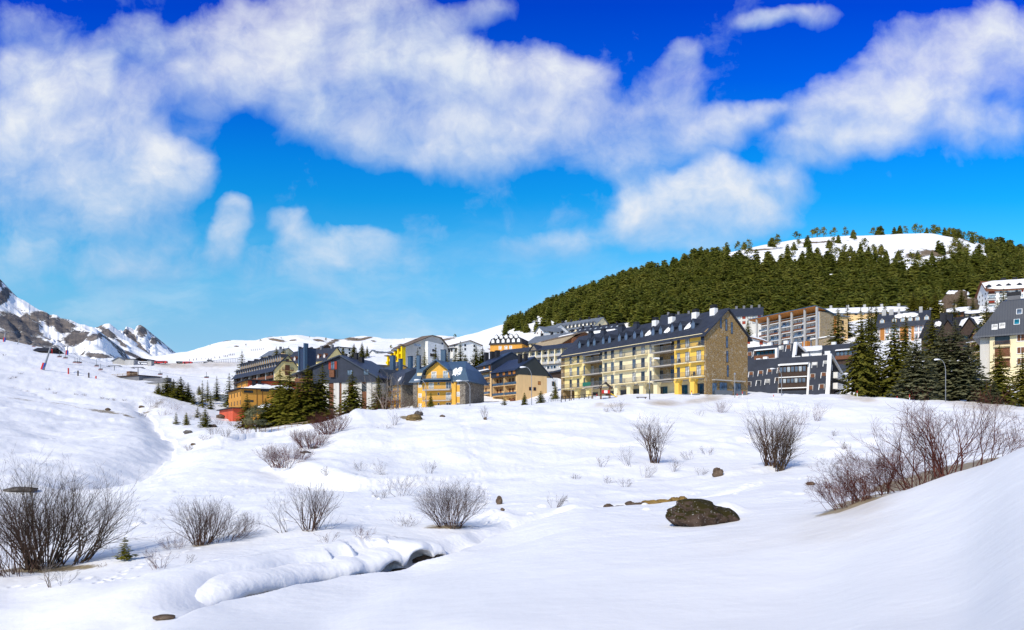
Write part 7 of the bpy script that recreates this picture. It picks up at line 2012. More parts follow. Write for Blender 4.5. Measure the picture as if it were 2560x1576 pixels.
# thickets on the left of the hump
bush('dark red thicket on the hump edge, upper and largest', 826, 1084, 1026, 52, 'twig_red', 85, 5, .0, r0=.026, twigs=6, d0=80, root=.55)
bush('red thicket on the hump edge, second from the top', 778, 1120, 1064, 46, 'twig_red', 75, 5, .0, r0=.022, twigs=6, d0=60, root=.55)
bush('red thicket on the hump edge, lowest', 712, 1166, 1106, 56, 'twig_red', 85, 5, .0, r0=.019, twigs=6, d0=50, root=.6)
bush('brown scrub below the single spruce of the striped building', 862, 1048, 1012, 42, 'twig_brown', 34, 4, .0, r0=.02, d0=85, root=.6)
bush('reddish scrub below the ragged spruce left of the shaded chalet', 958, 1040, 998, 50, 'twig_red', 40, 4, .0, D=118, r0=.022, root=.6)
bush('brown scrub in front of the shaded chalet', 1003, 1034, 1003, 34, 'twig_brown', 28, 4, .0, D=116, r0=.02, root=.6)
bush('reddish scrub in front of the stone pier of the yellow chalet', 1052, 1030, 1003, 30, 'twig_brown', 26, 4, 0, D=114, r0=.018, root=.6)
bush('brown bush below the rounded grey green pine', 612, 1092, 1050, 28, 'twig_red', 26, 4, .0, D=122, r0=.018, root=.5)
bush('bare bush under the grey green pine, right of it', 660, 1088, 1062, 20, 'twig_brown', 16, 4, .0, D=124, r0=.015)
bush('thin birch with pale trunk in front of the shaded chalet roof', 962, 1028, 912, 30, 'twig_pale', 4, 7, .02, D=128, r0=.10, twigs=5, splay=.5, root=.1, name='birch_tree', cat='tree', sides=4)
bush('second pale birch right of the first, before the purple roof', 984, 1028, 918, 34, 'twig_pale', 4, 7, .1, D=130, r0=.09, twigs=5, splay=.6, root=.1, name='birch_tree', cat='tree', sides=4)
bush('bare twiggy bush on the hump crest left of the mossy outcrop', 985, 1064, 1022, 22, 'twig_brown', 9, 4, .1, d0=80, r0=.02)
bush('sprawling twigs below the crest bush on the hump', 962, 1072, 1056, 24, 'twig_brown', 8, 3, -.2, d0=80, r0=.014, low=True)
bush('dry bush on the mossy outcrop before the yellow chalet', 1050, 1040, 1018, 16, 'twig_brown', 14, 4, .0, d0=80, r0=.014)
bush('small dark bush alone on the crest below the beige building', 1213, 1048, 1008, 13, 'twig_brown', 14, 4, 0, d0=80, r0=.016)
bush('bare bush on the flat snow before the arcade', 1545, 1030, 996, 26, 'twig_brown', 18, 4, .0, d0=80, r0=.014)
bush('low tuft left of the bush before the arcade', 1517, 1030, 1015, 9, 'twig_brown', 12, 3, 0, d0=80, r0=.010)
bush('wide reddish bush on the crest below the black slate building', 1800, 1032, 998, 44, 'twig_red', 26, 4, .0, d0=80, r0=.013)
bush('faint twigs left of the wide reddish crest bush', 1750, 1040, 1018, 22, 'twig_brown', 8, 3, .1, d0=80, r0=.010)
# the slope above the stream
bush('tall upright multi stemmed bare tree on the slope below the lamp', 1638, 1158, 1028, 42, 'twig_brown', 20, 7, .02, d0=48, r0=.042, twigs=6, splay=.55, root=.25, name='bare_tree', cat='tree', sides=3)
bush('tall orange brown bush on the slope below the black slate building', 1930, 1165, 1004, 46, 'twig_brown', 46, 6, -.02, d0=48, r0=.034, twigs=5, splay=.6, root=.4)
bush('dark forked bush leaning right beside the tall orange brown one', 1950, 1178, 1040, 52, 'twig_grey', 22, 6, .22, d0=46, r0=.036, twigs=6, splay=.7, root=.2)
bush('reddish bush at the top right of the tall orange brown one', 2000, 1062, 1010, 30, 'twig_red', 16, 4, .15, d0=70, r0=.016)
bush('twiggy bush on the crest right of the tall orange brown one', 2040, 1052, 998, 30, 'twig_red', 16, 4, .1, d0=75, r0=.016)
for px, b, t, w, ln, lb_ in ((1503, 1168, 1130, 20, .1, 'small bush on the slope left of the tall bare tree'), (1572, 1165, 1104, 26, -.45, 'arching bush leaning left next to the tall bare tree'), (1612, 1194, 1150, 24, .3, 'sprawling twigs right below the arching bush'), (1562, 1218, 1188, 24, .2, 'small twigs low on the slope above the stream'),
                             (1684, 1180, 1138, 16, .05, 'dark small bush right of the tall bare tree'), (1752, 1188, 1160, 16, .0, 'pale small bush left of the brown slope rock'), (1770, 1138, 1110, 30, .3, 'thin branching twigs above the brown slope rock'), (1722, 1150, 1118, 22, -.3, 'thin twigs between the dark small bush and the slope rock'),
                             (1520, 1208, 1186, 24, .2, 'flat twigs low on the slope, leftmost pair'), (1440, 1198, 1180, 16, .1, 'faint twigs on the bare middle of the slope'),
                             (1073, 1184, 1142, 22, .05, 'small bush with upright fork high above the rounded willow'), (962, 1188, 1138, 20, -.55, 'twig bundle leaning left on the hump slope'), (902, 1178, 1146, 24, -.1, 'pale twigs on the hump slope left of the leaning bundle'), (818, 1186, 1160, 14, -.3, 'few twigs at the left of the hump slope'),
                             (2110, 1122, 1098, 12, .0, 'small upright tuft left of the large red bush'), (2072, 1162, 1135, 34, .1, 'low spread twigs left of the large red bush'), (2086, 1090, 1068, 8, .1, 'tiny dark twig on the slope left of the large red bush'), (2060, 1222, 1190, 24, .15, 'pale dry bush at the stream end left of the large red bush')):
    bush(lb_, px, b, t, w, 'twig_brown', 10, 4, ln, d0=34, r0=.010, twigs=4)
bush('dry brown stub with thin branches beside the stream', 1386, 1270, 1222, 30, 'twig_brown', 12, 4, .2, d0=37, r0=.012, twigs=3, splay=.9)
# big red bush on the near drift
for i, (px, b, t, w, n, ln, lb_) in enumerate(((2398, 1218, 1000, 125, 15, .1, 'large red stemmed bush on the near drift, right part with thickest trunks'), (2322, 1240, 1006, 110, 12, -.12, 'large red stemmed bush on the near drift, middle part'), (2262, 1262, 1070, 90, 10, -.8, 'red stems leaning far left from the near drift'),
                                               (2480, 1200, 1058, 80, 11, .35, 'red stems leaning right at the right border'), (2180, 1276, 1150, 105, 30, -.35, 'low tangled red bush at the left foot of the near drift'), (2110, 1296, 1205, 80, 34, -.3, 'lowest dark red tangle where the drift meets flat snow'), (2300, 1250, 1150, 120, 18, -.35, 'low crossing red branches in front of the sandy bank'))):
    D = np.interp(px, [2000, 2200, 2400, 2560], [22.4, 22.4, 20.6, 18.6])
    bush(lb_, px, b, t, w, 'twig_red', n, 8, ln, D=float(D), r0=.020 if i in (0, 1) else .012, twigs=8, splay=.9, root=.5, name='red_bush', curve=.2)
# bushes on the left bank of the gully
for px, b, t, w, m, lb_ in ((378, 1018, 983, 22, 'twig_grey', 'grey bare bush at the left of the gully bank'), (402, 1020, 992, 24, 'twig_red', 'red scrub under the left of the dense spruce clump'), (436, 1025, 1003, 22, 'twig_red', 'red scrub under the middle of the dense spruce clump'), (408, 1040, 1022, 20, 'twig_red', 'low red scrub on the lower gully bank'),
                            (360, 1042, 1030, 14, 'twig_brown', 'low scrub at the gully bottom'), (480, 1050, 1030, 14, 'twig_brown', 'thin scrub between the small conifers by the gully'), (535, 1086, 1060, 22, 'twig_brown', 'bare scrub above the gully rocks'), (565, 1092, 1065, 16, 'twig_brown', 'bare scrub right of the gully rocks'), (512, 1100, 1082, 16, 'twig_brown', 'low scrub by the white gully mouth'),
                            (475, 1125, 1108, 14, 'twig_brown', 'twigs in the snow below the gully rocks'), (545, 1062, 1046, 20, 'twig_brown', 'low scrub left of the salmon plinth'), (585, 1066, 1042, 20, 'twig_red', 'scrub at the foot of the salmon plinth')):
    bush(lb_, px, b, t, w, m, 16, 4, .0, d0=70, r0=.018, root=.5)
for i, (px, b) in enumerate(((10, 890), (25, 948), (36, 945), (52, 936), (190, 988), (212, 990), (255, 997), (268, 1000), (285, 1001), (312, 1003), (120, 975), (138, 985))):
    bush('tiny brown scrub tuft poking out of the left ski slope', px, b, b-7, 8, 'twig_brown', 10, 3, 0, d0=120, r0=.03, group='scrub tufts on the left ski slope', name='scrub_tuft', cat='scrub')

# small pine sapling on the shelf
p = hit(312, 1402, 20); s_ = SPECIES['sapling']
tree('sapling', 'small green pine sapling on the snow between willow and wide brown bush', 312, 1402, 1344, pos=p, wide=1.35, name='pine_sapling')
# ---------------------------------------------------------------- rocks
def rock_mesh(seed, sx, sy, sz, mat, rough=.25, sub=4, name='rock'):
    import bmesh
    bm = bmesh.new(); bmesh.ops.create_icosphere(bm, subdivisions=sub, radius=1.0)
    from mathutils import noise as mn
    for v in bm.verts:
        c = v.co.copy(); q = c*1.3+Vector((seed*3.7, seed*1.3, 0))
        k = 1+rough*mn.noise(q)*1.6+rough*.5*mn.noise(q*2.7)+rough*.22*mn.noise(q*6.1)
        # flat facets
        k = min(k, 1.12-.10*abs(mn.noise(q*.9+Vector((9, 2, 1)))))
        v.co = Vector((c.x*sx, c.y*sy, c.z*sz))*k
    me = bpy.data.meshes.new(name); bm.to_mesh(me); bm.free(); me.materials.append(M[mat])
    me.polygons.foreach_set('use_smooth', [True]*len(me.polygons)); return me
def rock_at(label, px, base, w, h, mat='rock_brown', seed=1, D=None, d0=12, depth=.7, rough=.25, rz=0.0, tilt=0.0, group=None, name='rock', sink=.35, sub=4):
    p = hit(px, base, d0) if D is None else on_ground(px, D)
    m = p.y/F
    me = rock_mesh(seed, w*m/2, w*m*depth/2, h*m/2/(1-sink*.5), mat, rough, sub, name)
    o = link(name, me, None, (p.x, p.y+w*m*depth*.3, p.z+h*m*(.5-sink*.5)), (0, tilt, rz)); tag(o, label, 'rock', group); return o

rock_at('big dark boulder with mossy top and snow at its right foot, beside the stream', 1766, 1329, 172, 62, 'rock_mossy', 7, d0=26, depth=.75, rough=.28, tilt=R(8), name='boulder', sink=.5, sub=5)
rock_at('pointed brown rock on the open slope above the stream', 1796, 1192, 27, 24, 'rock_brown', 8, d0=45, rough=.3, tilt=R(15))
rock_at('small brown rock at the stream end right of the big boulder', 2028, 1222, 22, 9, 'rock_brown', 9, d0=38)
rock_at('flat dark rock under snow at the left border behind the willow', 42, 1230, 78, 12, 'rock_grey', 11, d0=40, rough=.15)
rock_at('flat brown stone on the near bank of the stream', 405, 1540, 54, 11, 'rock_brown', 12, D=17.3, rough=.18)
rock_at('dark stones poking from the snow mound right of the rounded willow', 1248, 1262, 16, 22, 'rock_brown', 13, d0=36)
rock_at('small black stone right of the rounded willow, lowest of its mound', 1256, 1278, 12, 8, 'rock_brown', 14, d0=35)
rock_at('mossy grass topped outcrop on the hump crest', 1034, 1052, 40, 18, 'litter', 15, d0=80, depth=.9, rough=.3, name='outcrop')
rock_at('grey stone at the top of the mossy outcrop', 1046, 1040, 22, 13, 'rock_grey', 16, d0=84)
rock_at('low stone under the dry bush before the yellow chalet', 1106, 1043, 14, 6, 'rock_brown', 17, d0=80)
rock_at('tiny dark stone on the crest below the beige building', 1213, 1050, 9, 7, 'rock_brown', 18, d0=80)
rock_at('brown rock on the dirty grass line of the left slope', 268, 1027, 13, 7, 'rock_brown', 19, d0=100)
rock_at('rounded brown boulder left of the salmon plinth', 549, 1047, 22, 12, 'rock_brown', 20, d0=120)
rock_at('mossy rock beside the white gully mouth', 467, 1085, 22, 10, 'rock_grey', 21, d0=90)
rock_at('dark stone at the gully end below the spruce clump', 352, 1020, 14, 6, 'rock_brown', 22, d0=140)
rock_at('angular stone in the gully above the wide conifer', 530, 1068, 20, 8, 'rock_brown', 23, d0=110)
rock_at('narrow stone showing in the gully snow, right of the mossy rock', 482, 1114, 14, 6, 'rock_brown', 24, d0=80)
rock_at('slab of rock under the lowest red thicket', 762, 1134, 26, 7, 'rock_grey', 25, d0=60, rz=.4)
rock_at('slab of rock under the second red thicket', 786, 1122, 24, 6, 'rock_grey', 26, d0=60, rz=.4)
# boulders lining the far side of the stream: dark ones left, ochre ones right
for i, (px, b, w, h_, m) in enumerate(((1496, 1277, 30, 17, 'rock_brown'), (1522, 1275, 32, 18, 'rock_brown'), (1552, 1273, 30, 17, 'rock_brown'), (1580, 1270, 32, 18, 'rock_brown'), (1604, 1267, 22, 14, 'rock_brown'),
                                       (1626, 1263, 30, 20, 'rock_ochre'), (1657, 1260, 28, 19, 'rock_ochre'), (1686, 1258, 24, 17, 'rock_ochre'), (1706, 1256, 22, 15, 'rock_ochre'), (1638, 1256, 20, 12, 'rock_ochre'))):
    D = float(np.interp(px, [a for a, *_ in STREAM_PX], [d for _, _, d, _ in STREAM_PX]))+.55; x = (px-CX)/F*D; m_ = D/F
    vs = random.Random(i).uniform(.7, 1.4); me = rock_mesh(40+i, w*m_*.72*vs, w*m_*.5, h_*m_*.62*(2.1-vs), m, .38, 4)
    zz = float(base_z(np.array([x]), np.array([D]))[0])
    o = link('stream_rock', me, None, (x, D+.12*math.sin(i*2.7), zz-.16), (0, 0, .35*math.sin(i*1.9))); tag(o, 'dark brown stone in the row along the far stream bank' if m == 'rock_brown' else 'ochre stone in the row along the far stream bank', 'rock', 'dark stones along the stream bank' if m == 'rock_brown' else 'ochre stones along the stream bank')
# big rocky bank below the wood at the right
def rocky_bank():
    p = px2w(2398, 766, 384)
    me = rock_mesh(61, 9, 7, 8, 'rock_brown', .55, 5, 'outcrop'); o = link('outcrop', me, None, (p.x, p.y, p.z)); tag(o, 'large brown rock outcrop with snow on top below the wood', 'rock')
    me = snow_slab(9, -6, 6, n=20, width=8, edge=2.5, th=1.6).mesh('snow_cap', 'roof_snow', True); c = link('snow_cap', me, o, (0, -2.5, 5.6), (R(22), 0, 0))
rocky_bank()

# ---------------------------------------------------------------- snow over the stream: a rolled lip and two arches with dark hollows
def stream_bank():
    n = 420; rows = []
    k0, k1 = np.interp([440, 1165], _spx, np.arange(len(_spx)))
    ks = np.linspace(k0, k1, n+1)
    for i, f in enumerate(ks):
        j = int(min(f, len(_SX)-2)); P = _SX[j]*(1-(f-j))+_SX[j+1]*(f-j); j0, j1 = max(j-16, 0), min(j+17, len(_SX)-1); T = Vector((_SX[j1, 0]-_SX[j0, 0], _SX[j1, 1]-_SX[j0, 1], 0)).normalized(); N_ = Vector((-T.y, T.x, 0))
        ar = float(arch_at(np.array([j]))[0])*(1-(f-j))+float(arch_at(np.array([min(j+1, len(_SX)-1)]))[0])*(f-j)
        zb = float(base_z(np.array([P[0]]), np.array([P[1]]))[0]); pxn = float(np.interp(f, np.arange(len(_spx)), _spx)); ag = max(a_*math.exp(-((pxn-p_)/(w_*1.5))**2) for p_, w_, a_ in ARCHES)
        t = i/n; e = float(sstep(0, .25, t)*(1-sstep(.9, 1, t)))
        nz = float(fbm(np.array([f*.05]), np.array([3.7]), 2)[0]); n2 = float(fbm(np.array([f*.22]), np.array([9.7]), 3)[0])
        crown = zb+(.20+.16*nz+.12*ag)*e-.30*(1-e); low = zb-.42+.44*ar+.16*n2*e-.25*(1-e)
        w = P[2]*.42-.12*ag+.25*nz+1.1*(1-e)**1.5
        def gp(q):
            x, y = P[0]+N_.x*q, P[1]+N_.y*q; return x, y
        row = []
        for q, bl in ((4.6, -1), (3.7, .15), (3.0, .45), (2.4, .75), (2.0, .92)):
            x, y = gp(w+q); g_ = gz1(x, y)
            row.append((x, y, g_-.3 if bl < 0 else max(g_+.015*e-.1*(1-e), g_*(1-bl)+crown*bl-.03) if e > .4 else g_-.06))
        for q, s in ((1.7, .0), (1.1, .0), (.62, .05), (.3, .17), (.12, .38), (.03, .7), (.02, .95), (.08, 1.02), (.3, .98), (.8, .92), (1.5, .95), (2.3, 1.3)):
            x, y = gp(w+q+n2*.10*(q < 1)); row.append((x, y, crown+(low-crown)*s+.10*float(fbm(np.array([x*1.6]), np.array([y*1.6+s*2]), 4)[0])))
        rows.append(row)
    m = len(rows[0]); mb = MB(); mb.add([p for r_ in rows for p in r_], [(i*m+j, i*m+j+1, (i+1)*m+j+1, (i+1)*m+j) for i in range(n) for j in range(m-1)])
    o = mb.build('snow_bank', 'roof_snow', None, True); tag(o, 'rolled overhanging snow lip with two arches along the far side of the stream', 'snow bank', kind='structure')
    for px, w, h_, lb_ in ((1066, .9, .42, 'wet dark rock inside the larger snow arch over the stream'), (985, .7, .3, 'wet dark rock inside the smaller snow arch over the stream')):
        k = int(np.interp(px, _spx, np.arange(len(_spx)))); P = _SX[k]; zb = float(base_z(np.array([P[0]]), np.array([P[1]]))[0])
        me = rock_mesh(int(px), w, .4, h_, 'rock_brown', .3, 3); r_ = link('rock', me, None, (P[0]+.2, P[1]+1.1, zb-.75)); tag(r_, lb_, 'rock')
stream_bank()

# ---------------------------------------------------------------- street furniture
def lamp(label, px, base, top, arm, D, dark_base=False, name='street_lamp', r=.05, no_arm=False):
    p = on_ground(px, D); H_ = (HY-top)/F*D-p.z; ax = arm/F*D
    o = empty(name, p); tag(o, label, 'street lamp')
    mb = MB()
    if no_arm: mb.tube([(0, 0, -.5), (0, 0, H_)], [r*1.2, r*.8], 8)
    else:
        n = 9; pts = [(0, 0, -.5), (0, 0, H_*.72)]+[(ax*(1-math.cos(t*1.45/n)) if n else 0, 0, H_*.72+(H_*.28)*math.sin(t*math.pi/2/n)) for t in range(1, n+1)]
        mb.tube(pts, [r*1.3, r]+[r*.75]*n, 8)
    mb.build('pole', 'galvanised', o, True)
    if dark_base: MB().tube([(0, 0, -.4), (0, 0, 1.6)], r*1.5, 8).build('pole_base', 'black_paint', o)
    if no_arm: MB().lathe([(.02, -.05), (.16, 0), (.2, .25), (.05, .35)], 10, (0, 0, H_)).build('lamp_head', 'galvanised', o)
    else:
        e = pts[-1]; s = 1 if ax > 0 else -1
        mb = MB(); mb.tube([(e[0]-s*.1, 0, e[2]), (e[0]+s*.35, 0, e[2]+.0), (e[0]+s*.8, 0, e[2]-.04), (e[0]+s*.95, 0, e[2]-.06)], [.06, .13, .15, .05], 8); mb.build('lamp_head', 'white_paint', o, True)
    return o
lamp('tall grey street lamp in front of the right spruces', 2364, 1010, 899, -17, 118)
lamp('slim street lamp standing in the snow before the arcade, arm to the right', 1624, 1008, 896, 12, 108, True)
lamp('street lamp with curved arm before the beige end wall', 1329, 1016, 918, -18, 120)
lamp('street lamp before the stone wall of the yellow chalet', 1175, 1025, 952, -24, 118)
lamp('thin street lamp before the yellow chalet balconies', 1065, 1026, 950, -18, 116, r=.055)
lamp('street lamp before the glazed bay of the black slate building', 1954, 988, 922, -20, 140, r=.065)
lamp('plain lamp post by the right corner of the stone gable', 1837, 1000, 937, 0, 126, no_arm=True)
for px, b, t, D, lb_ in ((1934, 992, 979, 120, 'red and white snow pole before the black slate building'), (1856, 1003, 988, 118, 'red snow pole beside the stone plinth'), (2143, 988, 974, 128, 'red post at the foot of the first tall spruce'), (2243, 990, 976, 128, 'red snow pole between the right spruces'),
                         (2274, 1004, 984, 122, 'red and white snow pole by the picnic table'), (1492, 1003, 990, 122, 'red snow pole at the end of the dark fence'), (1729, 995, 984, 120, 'red snow pole below the terrace wall'), (1843, 1000, 986, 122, 'short red snow pole by the garage door')):
    p = on_ground(px, D); h_ = max((b-t)*D/F, .9); o = empty('snow_pole', p); tag(o, lb_, 'snow pole', 'snow poles along the road')
    MB().tube([(0, 0, -.3), (0, 0, h_*.62)], .06, 6).build('shaft', 'white_paint', o); MB().tube([(0, 0, h_*.62+.003), (0, 0, h_)], .062, 6).build('band', 'red_paint', o)
def fence(name, label, pts, mat, h_=1.1, rails=(.45, .95), r=.06, posts=8):
    P = [on_ground(px, D) for px, D in pts]; o = empty(name, P[0]); tag(o, label, 'fence'); o0 = P[0]
    L = [P[0]]; 
    for i in range(posts):
        t = i/(posts-1)*(len(P)-1); k = min(int(t), len(P)-2); q = P[k].lerp(P[k+1], t-k); L.append(q) if i else None
        b = q-o0; MB().tube([(b.x, b.y, b.z-.4), (b.x, b.y, b.z+h_)], r, 6).build('post', mat, o)
    for z in rails:
        mb = MB(); mb.tube([(q.x-o0.x, q.y-o0.y, q.z-o0.z+z) for q in L], r*.7, 6); mb.build('rail', mat, o)
fence('rail_fence', 'dark wooden rail fence round the playground before the arcade', [(1403, 116), (1430, 118), (1465, 121), (1492, 123)], 'wood_dark', 1.0, (.5, .95), .07, 9)
fence('rail_fence', 'weathered wooden fence below the big spruce group', [(648, 128), (690, 129), (735, 130), (768, 130)], 'wood_weathered', 1.0, (.45, .9), .06, 9)
fence('rail_fence', 'thin dark railing between the beige and the long yellow building', [(1372, 140), (1402, 138)], 'rail_metal', 1.0, (.3, .6, .95), .03, 8)
def playground():
    o = empty('swing_set', on_ground(1454, 126)); tag(o, 'wooden swing set behind the dark playground fence', 'swing'); z = o.location.z
    for i, x in enumerate((-1.9, 1.9)):
        for s in (-1, 1): MB().tube([(x, s*.9, -.3), (x, 0, 2.2)], .07, 6).build('leg', 'wood_weathered', o)
    MB().tube([(-2.1, 0, 2.2), (2.1, 0, 2.2)], .07, 6).build('beam', 'wood_weathered', o)
    for x in (-.8, .8):
        sw = MB().box(x-.22, x+.22, -.1, .1, .55, .6).build('seat', 'black_paint', o)
        for s in (-.2, .2): MB().tube([(x+s, 0, .6), (x+s, 0, 2.2)], .012, 4).build('rope', 'rail_metal', sw)
    o = empty('playhouse', on_ground(1513, 127)); tag(o, 'small wooden play tower with brown roof, red panel and yellow slide', 'play tower')
    for x in (-.8, .8):
        for y in (-.7, .7): MB().tube([(x, y, -.4), (x, y, 2.1)], .08, 6).build('post', 'wood_brown', o)
    MB().box(-.9, .9, -.8, .8, .85, .95).build('floor', 'wood_brown', o)
    MB().box(-.72, .72, -.82, -.76, .96, 1.55).build('side_panel', 'red_paint', o); MB().box(-.30, .30, -.86, -.825, 1.0, 1.5).build('side_panel', 'white_paint', o)
    MB().strip([(-1.25, 1.95), (0, 3.05), (1.25, 1.95)], .1, -1.1, 1.1, 'y').build('roof', 'wood_dark', o)
    MB().prism([(.9, .9), (2.3, .1), (2.3, .22), (.9, 1.05)], -.6, .1, 'y').build('slide', 'plastic_yellow', o)
    mb = MB(); [mb.box(2.2, 2.3, y-.06, y+.06, -.2, 1.1) for y in (.5,)]; mb.build('ladder_post', 'wood_weathered', o)
    o = empty('bench', on_ground(1604, 112)); tag(o, 'long low dark bench half buried in the snow before the arcade', 'bench')
    MB().box(-.85, .85, -.2, .2, .32, .42).build('seat', 'wood_dark', o)
    for x in (-.6, .6): MB().box(x-.06, x+.06, -.15, .15, -.3, .319).build('leg', 'wood_dark', o)
    o = empty('picnic_table', on_ground(2265, 124)); tag(o, 'dark wooden picnic table at the foot of the right spruces', 'table')
    MB().box(-.8, .8, -.35, .35, .7, .76).build('table_top', 'wood_dark', o)
    for s in (-1, 1): MB().box(-.8, .8, s*.75-.14, s*.75+.14, .42, .47).build('seat', 'wood_dark', o)
    for x in (-.55, .55): MB().prism([(-.8, -.3), (-.68, -.3), (-.1, .699), (-.22, .699)], x-.05, x+.05, 'x').build('leg', 'wood_dark', o); MB().prism([(.8, -.3), (.68, -.3), (.1, .699), (.22, .699)], x-.05, x+.05, 'x').build('leg', 'wood_dark', o)
playground()
def road_wall():
    o = empty('retaining_wall', on_ground(2455, 138)); tag(o, 'grey concrete wall between the right spruces and the edge building', 'wall')
    MB().box(-2.6, 1.8, 0, .5, -3, 4.2).build('wall_face', 'concrete', o); MB().box(-2.7, 1.9, -.06, .56, 4.203, 4.4).build('coping', 'concrete_dark', o)
road_wall()
# ---------------------------------------------------------------- ski station on the left
def hut(name, label, px0, px1, D0, D1, foot, eave, ridge, wall, roof, kind='gx', depth=8, cat='hut', snow=0, **kw):
    return far_block(label, (px0, D0), (px1, D1), foot, eave, ridge, depth, wall, roof, cat=cat, name=name, kind=kind, snow=snow, **kw)
hut('ski_hut', 'dark timber lift hut with low roof on the left ski slope', 85, 124, 372, 372, 891, 876, 870, 'wood_dark', 'roof_dark', depth=9, rows=1, cols=3, over=1.2)
hut('lift_station', 'grey lift station hall with a rounded gable at the pass', 281, 314, 470, 468, 910, 901, 893, 'wall_grey', 'roof_grey', 'gy', 12, 'lift station', rows=0)
hut('lift_station', 'square concrete block beside the grey lift hall', 313, 334, 462, 462, 916, 899, 893, 'concrete', 'roof_dark', 'flat', 9, 'building', rows=0, over=.4)
hut('lift_station', 'dark gabled ski lodge right of the concrete block', 332, 371, 476, 474, 906, 901, 895, 'wood_dark', 'roof_dark', 'gy', 12, 'lodge', rows=0, over=1.4)
hut('kiosk', 'small grey kiosk right of the dark ski lodge', 369, 378, 455, 455, 914, 903, 902, 'concrete', 'roof_grey', 'flat', 4, 'kiosk', rows=0, over=.2)
def bus(label, px0, px1, D, foot, top, mat, name='coach'):
    a = px2w(px0, foot, D); b = px2w(px1, foot, D); L = (b-a).length; h_ = (foot-top)*D/F
    o = empty(name, a, math.atan2(b.y-a.y, b.x-a.x)); tag(o, label, 'bus')
    MB().prism([(0, .35), (L, .35), (L, h_-.1), (L-.3, h_), (.3, h_), (0, h_-.25)], 0, 2.5, 'y').build('body', mat, o)
    MB().box(.5, L-.6, -.02, 2.52, h_*.5, h_*.82).build('window_band', 'glass_dark', o)
    for x in (L*.2, L*.78):
        for y in (-.03, 2.3): MB().tube([(x, y, .42), (x, y+.25, .42)], .45, 12).build('wheel', 'rubber', o)
bus('white coach parked beside the ski lodge', 345, 376, 462, 911, 904, 'bus_white'); bus('bright red coach parked at the pass', 385, 415, 468, 909, 902.5, 'bus_red')
bus('dark van parked left of the orange red coach', 440, 456, 472, 909, 903.5, 'rail_metal', 'van'); bus('orange red coach parked right of the dark van', 457, 478, 470, 910, 904, 'bus_red')
def car(label, px, D, foot, mat):
    p = px2w(px, foot, D); o = empty('parked_car', p); tag(o, label, 'car', 'cars parked at the pass')
    MB().prism([(-2.1, .35), (2.1, .35), (2.1, .85), (1.2, 1.0), (.7, 1.5), (-1.2, 1.5), (-1.9, .95)], 0, 1.7, 'y').build('body', mat, o); MB().prism([(-1.1, 1.0), (.95, 1.0), (.62, 1.42), (-1.05, 1.42)], -.02, 1.72, 'y').build('window', 'glass_dark', o)
    for x in (-1.3, 1.3):
        for y in (-.03, 1.5): MB().tube([(x, y, .32), (x, y+.2, .32)], .32, 10).build('wheel', 'rubber', o)
car('dark car on the road at the pass beside the rail', 515, 465, 911, 'black_paint'); car('dark car above the road end by the dormer hotel', 524, 470, 905, 'black_paint')
# guard rail along the road at the pass
o = empty('guard_rail', px2w(482, 912, 466)); tag(o, 'long thin guard rail along the road at the pass', 'guard rail')
a = px2w(482, 911, 466)-o.location; b = px2w(600, 899, 440)-o.location
MB().tube([a+Vector((0, 0, 1)), b+Vector((0, 0, 1))], .18, 4).build('rail', 'galvanised', o)
for i in range(22): q = a.lerp(b, i/21); MB().tube([q-Vector((0, 0, 1.5)), q+Vector((0, 0, 1))], .09, 4).build('post', 'concrete_dark', o)
# platform and walls of the lower lift station
def platform():
    H = House('lift_platform', 'dark timber lift platform on a concrete base on the left slope', 'platform', (245, 330), (345, 315), 941, 12, sink=6)
    L = H.L
    H.part('deck', MB().box(0, L, 0, 12, .2, .7), 'wood_dark'); H.part('base', MB().box(L*.45, L, .5, 11, -6, .19), 'concrete_dark')
    H.part('railing', MB().box(0, L, 0, .08, 1.5, 1.65), 'wood_weathered'); H.part('railing', MB().box(0, L, .0, .08, 1.05, 1.15), 'wood_weathered')
    for i in range(9): H.part('post', MB().box(L*i/8-.08, L*i/8+.08, 0, .1, .703, 1.7), 'wood_weathered')
    H.part('cabin', MB().box(L*.62, L*.70, 2, 6, .703, 2.9), 'wood_brown')
    G = House('retaining_wall', 'long low grey wall with a snow covered top right of the lift platform', 'wall', (345, 300), (424, 292), 966, 2.5, sink=5)
    G.part('wall_face', MB().box(0, G.L, 0, 2.5, -5, 1.6), 'wall_grey'); G.part('coping', MB().box(-.3, G.L+.3, -.3, 3, 1.603, 2.0), 'concrete_dark')
    K = House('retaining_wall', 'dark upper wall beam above the long low grey wall', 'wall', (345, 318), (420, 312), 957, 2, sink=5)
    K.part('wall_face', MB().box(0, K.L, 0, 2, -5, 2.2), 'concrete_dark')
    B = House('retaining_wall', 'pale blue grey retaining wall behind the small slim spruces', 'wall', (474, 292), (573, 282), 1006, 1.0, sink=5)
    B.part('wall_face', MB().box(0, B.L, 0, 1, -5, 3.0), 'roof_grey'); B.part('gate', MB().box(.2, 1.0, -.1, -.003, 0, 2.6), 'trim_white')
platform()

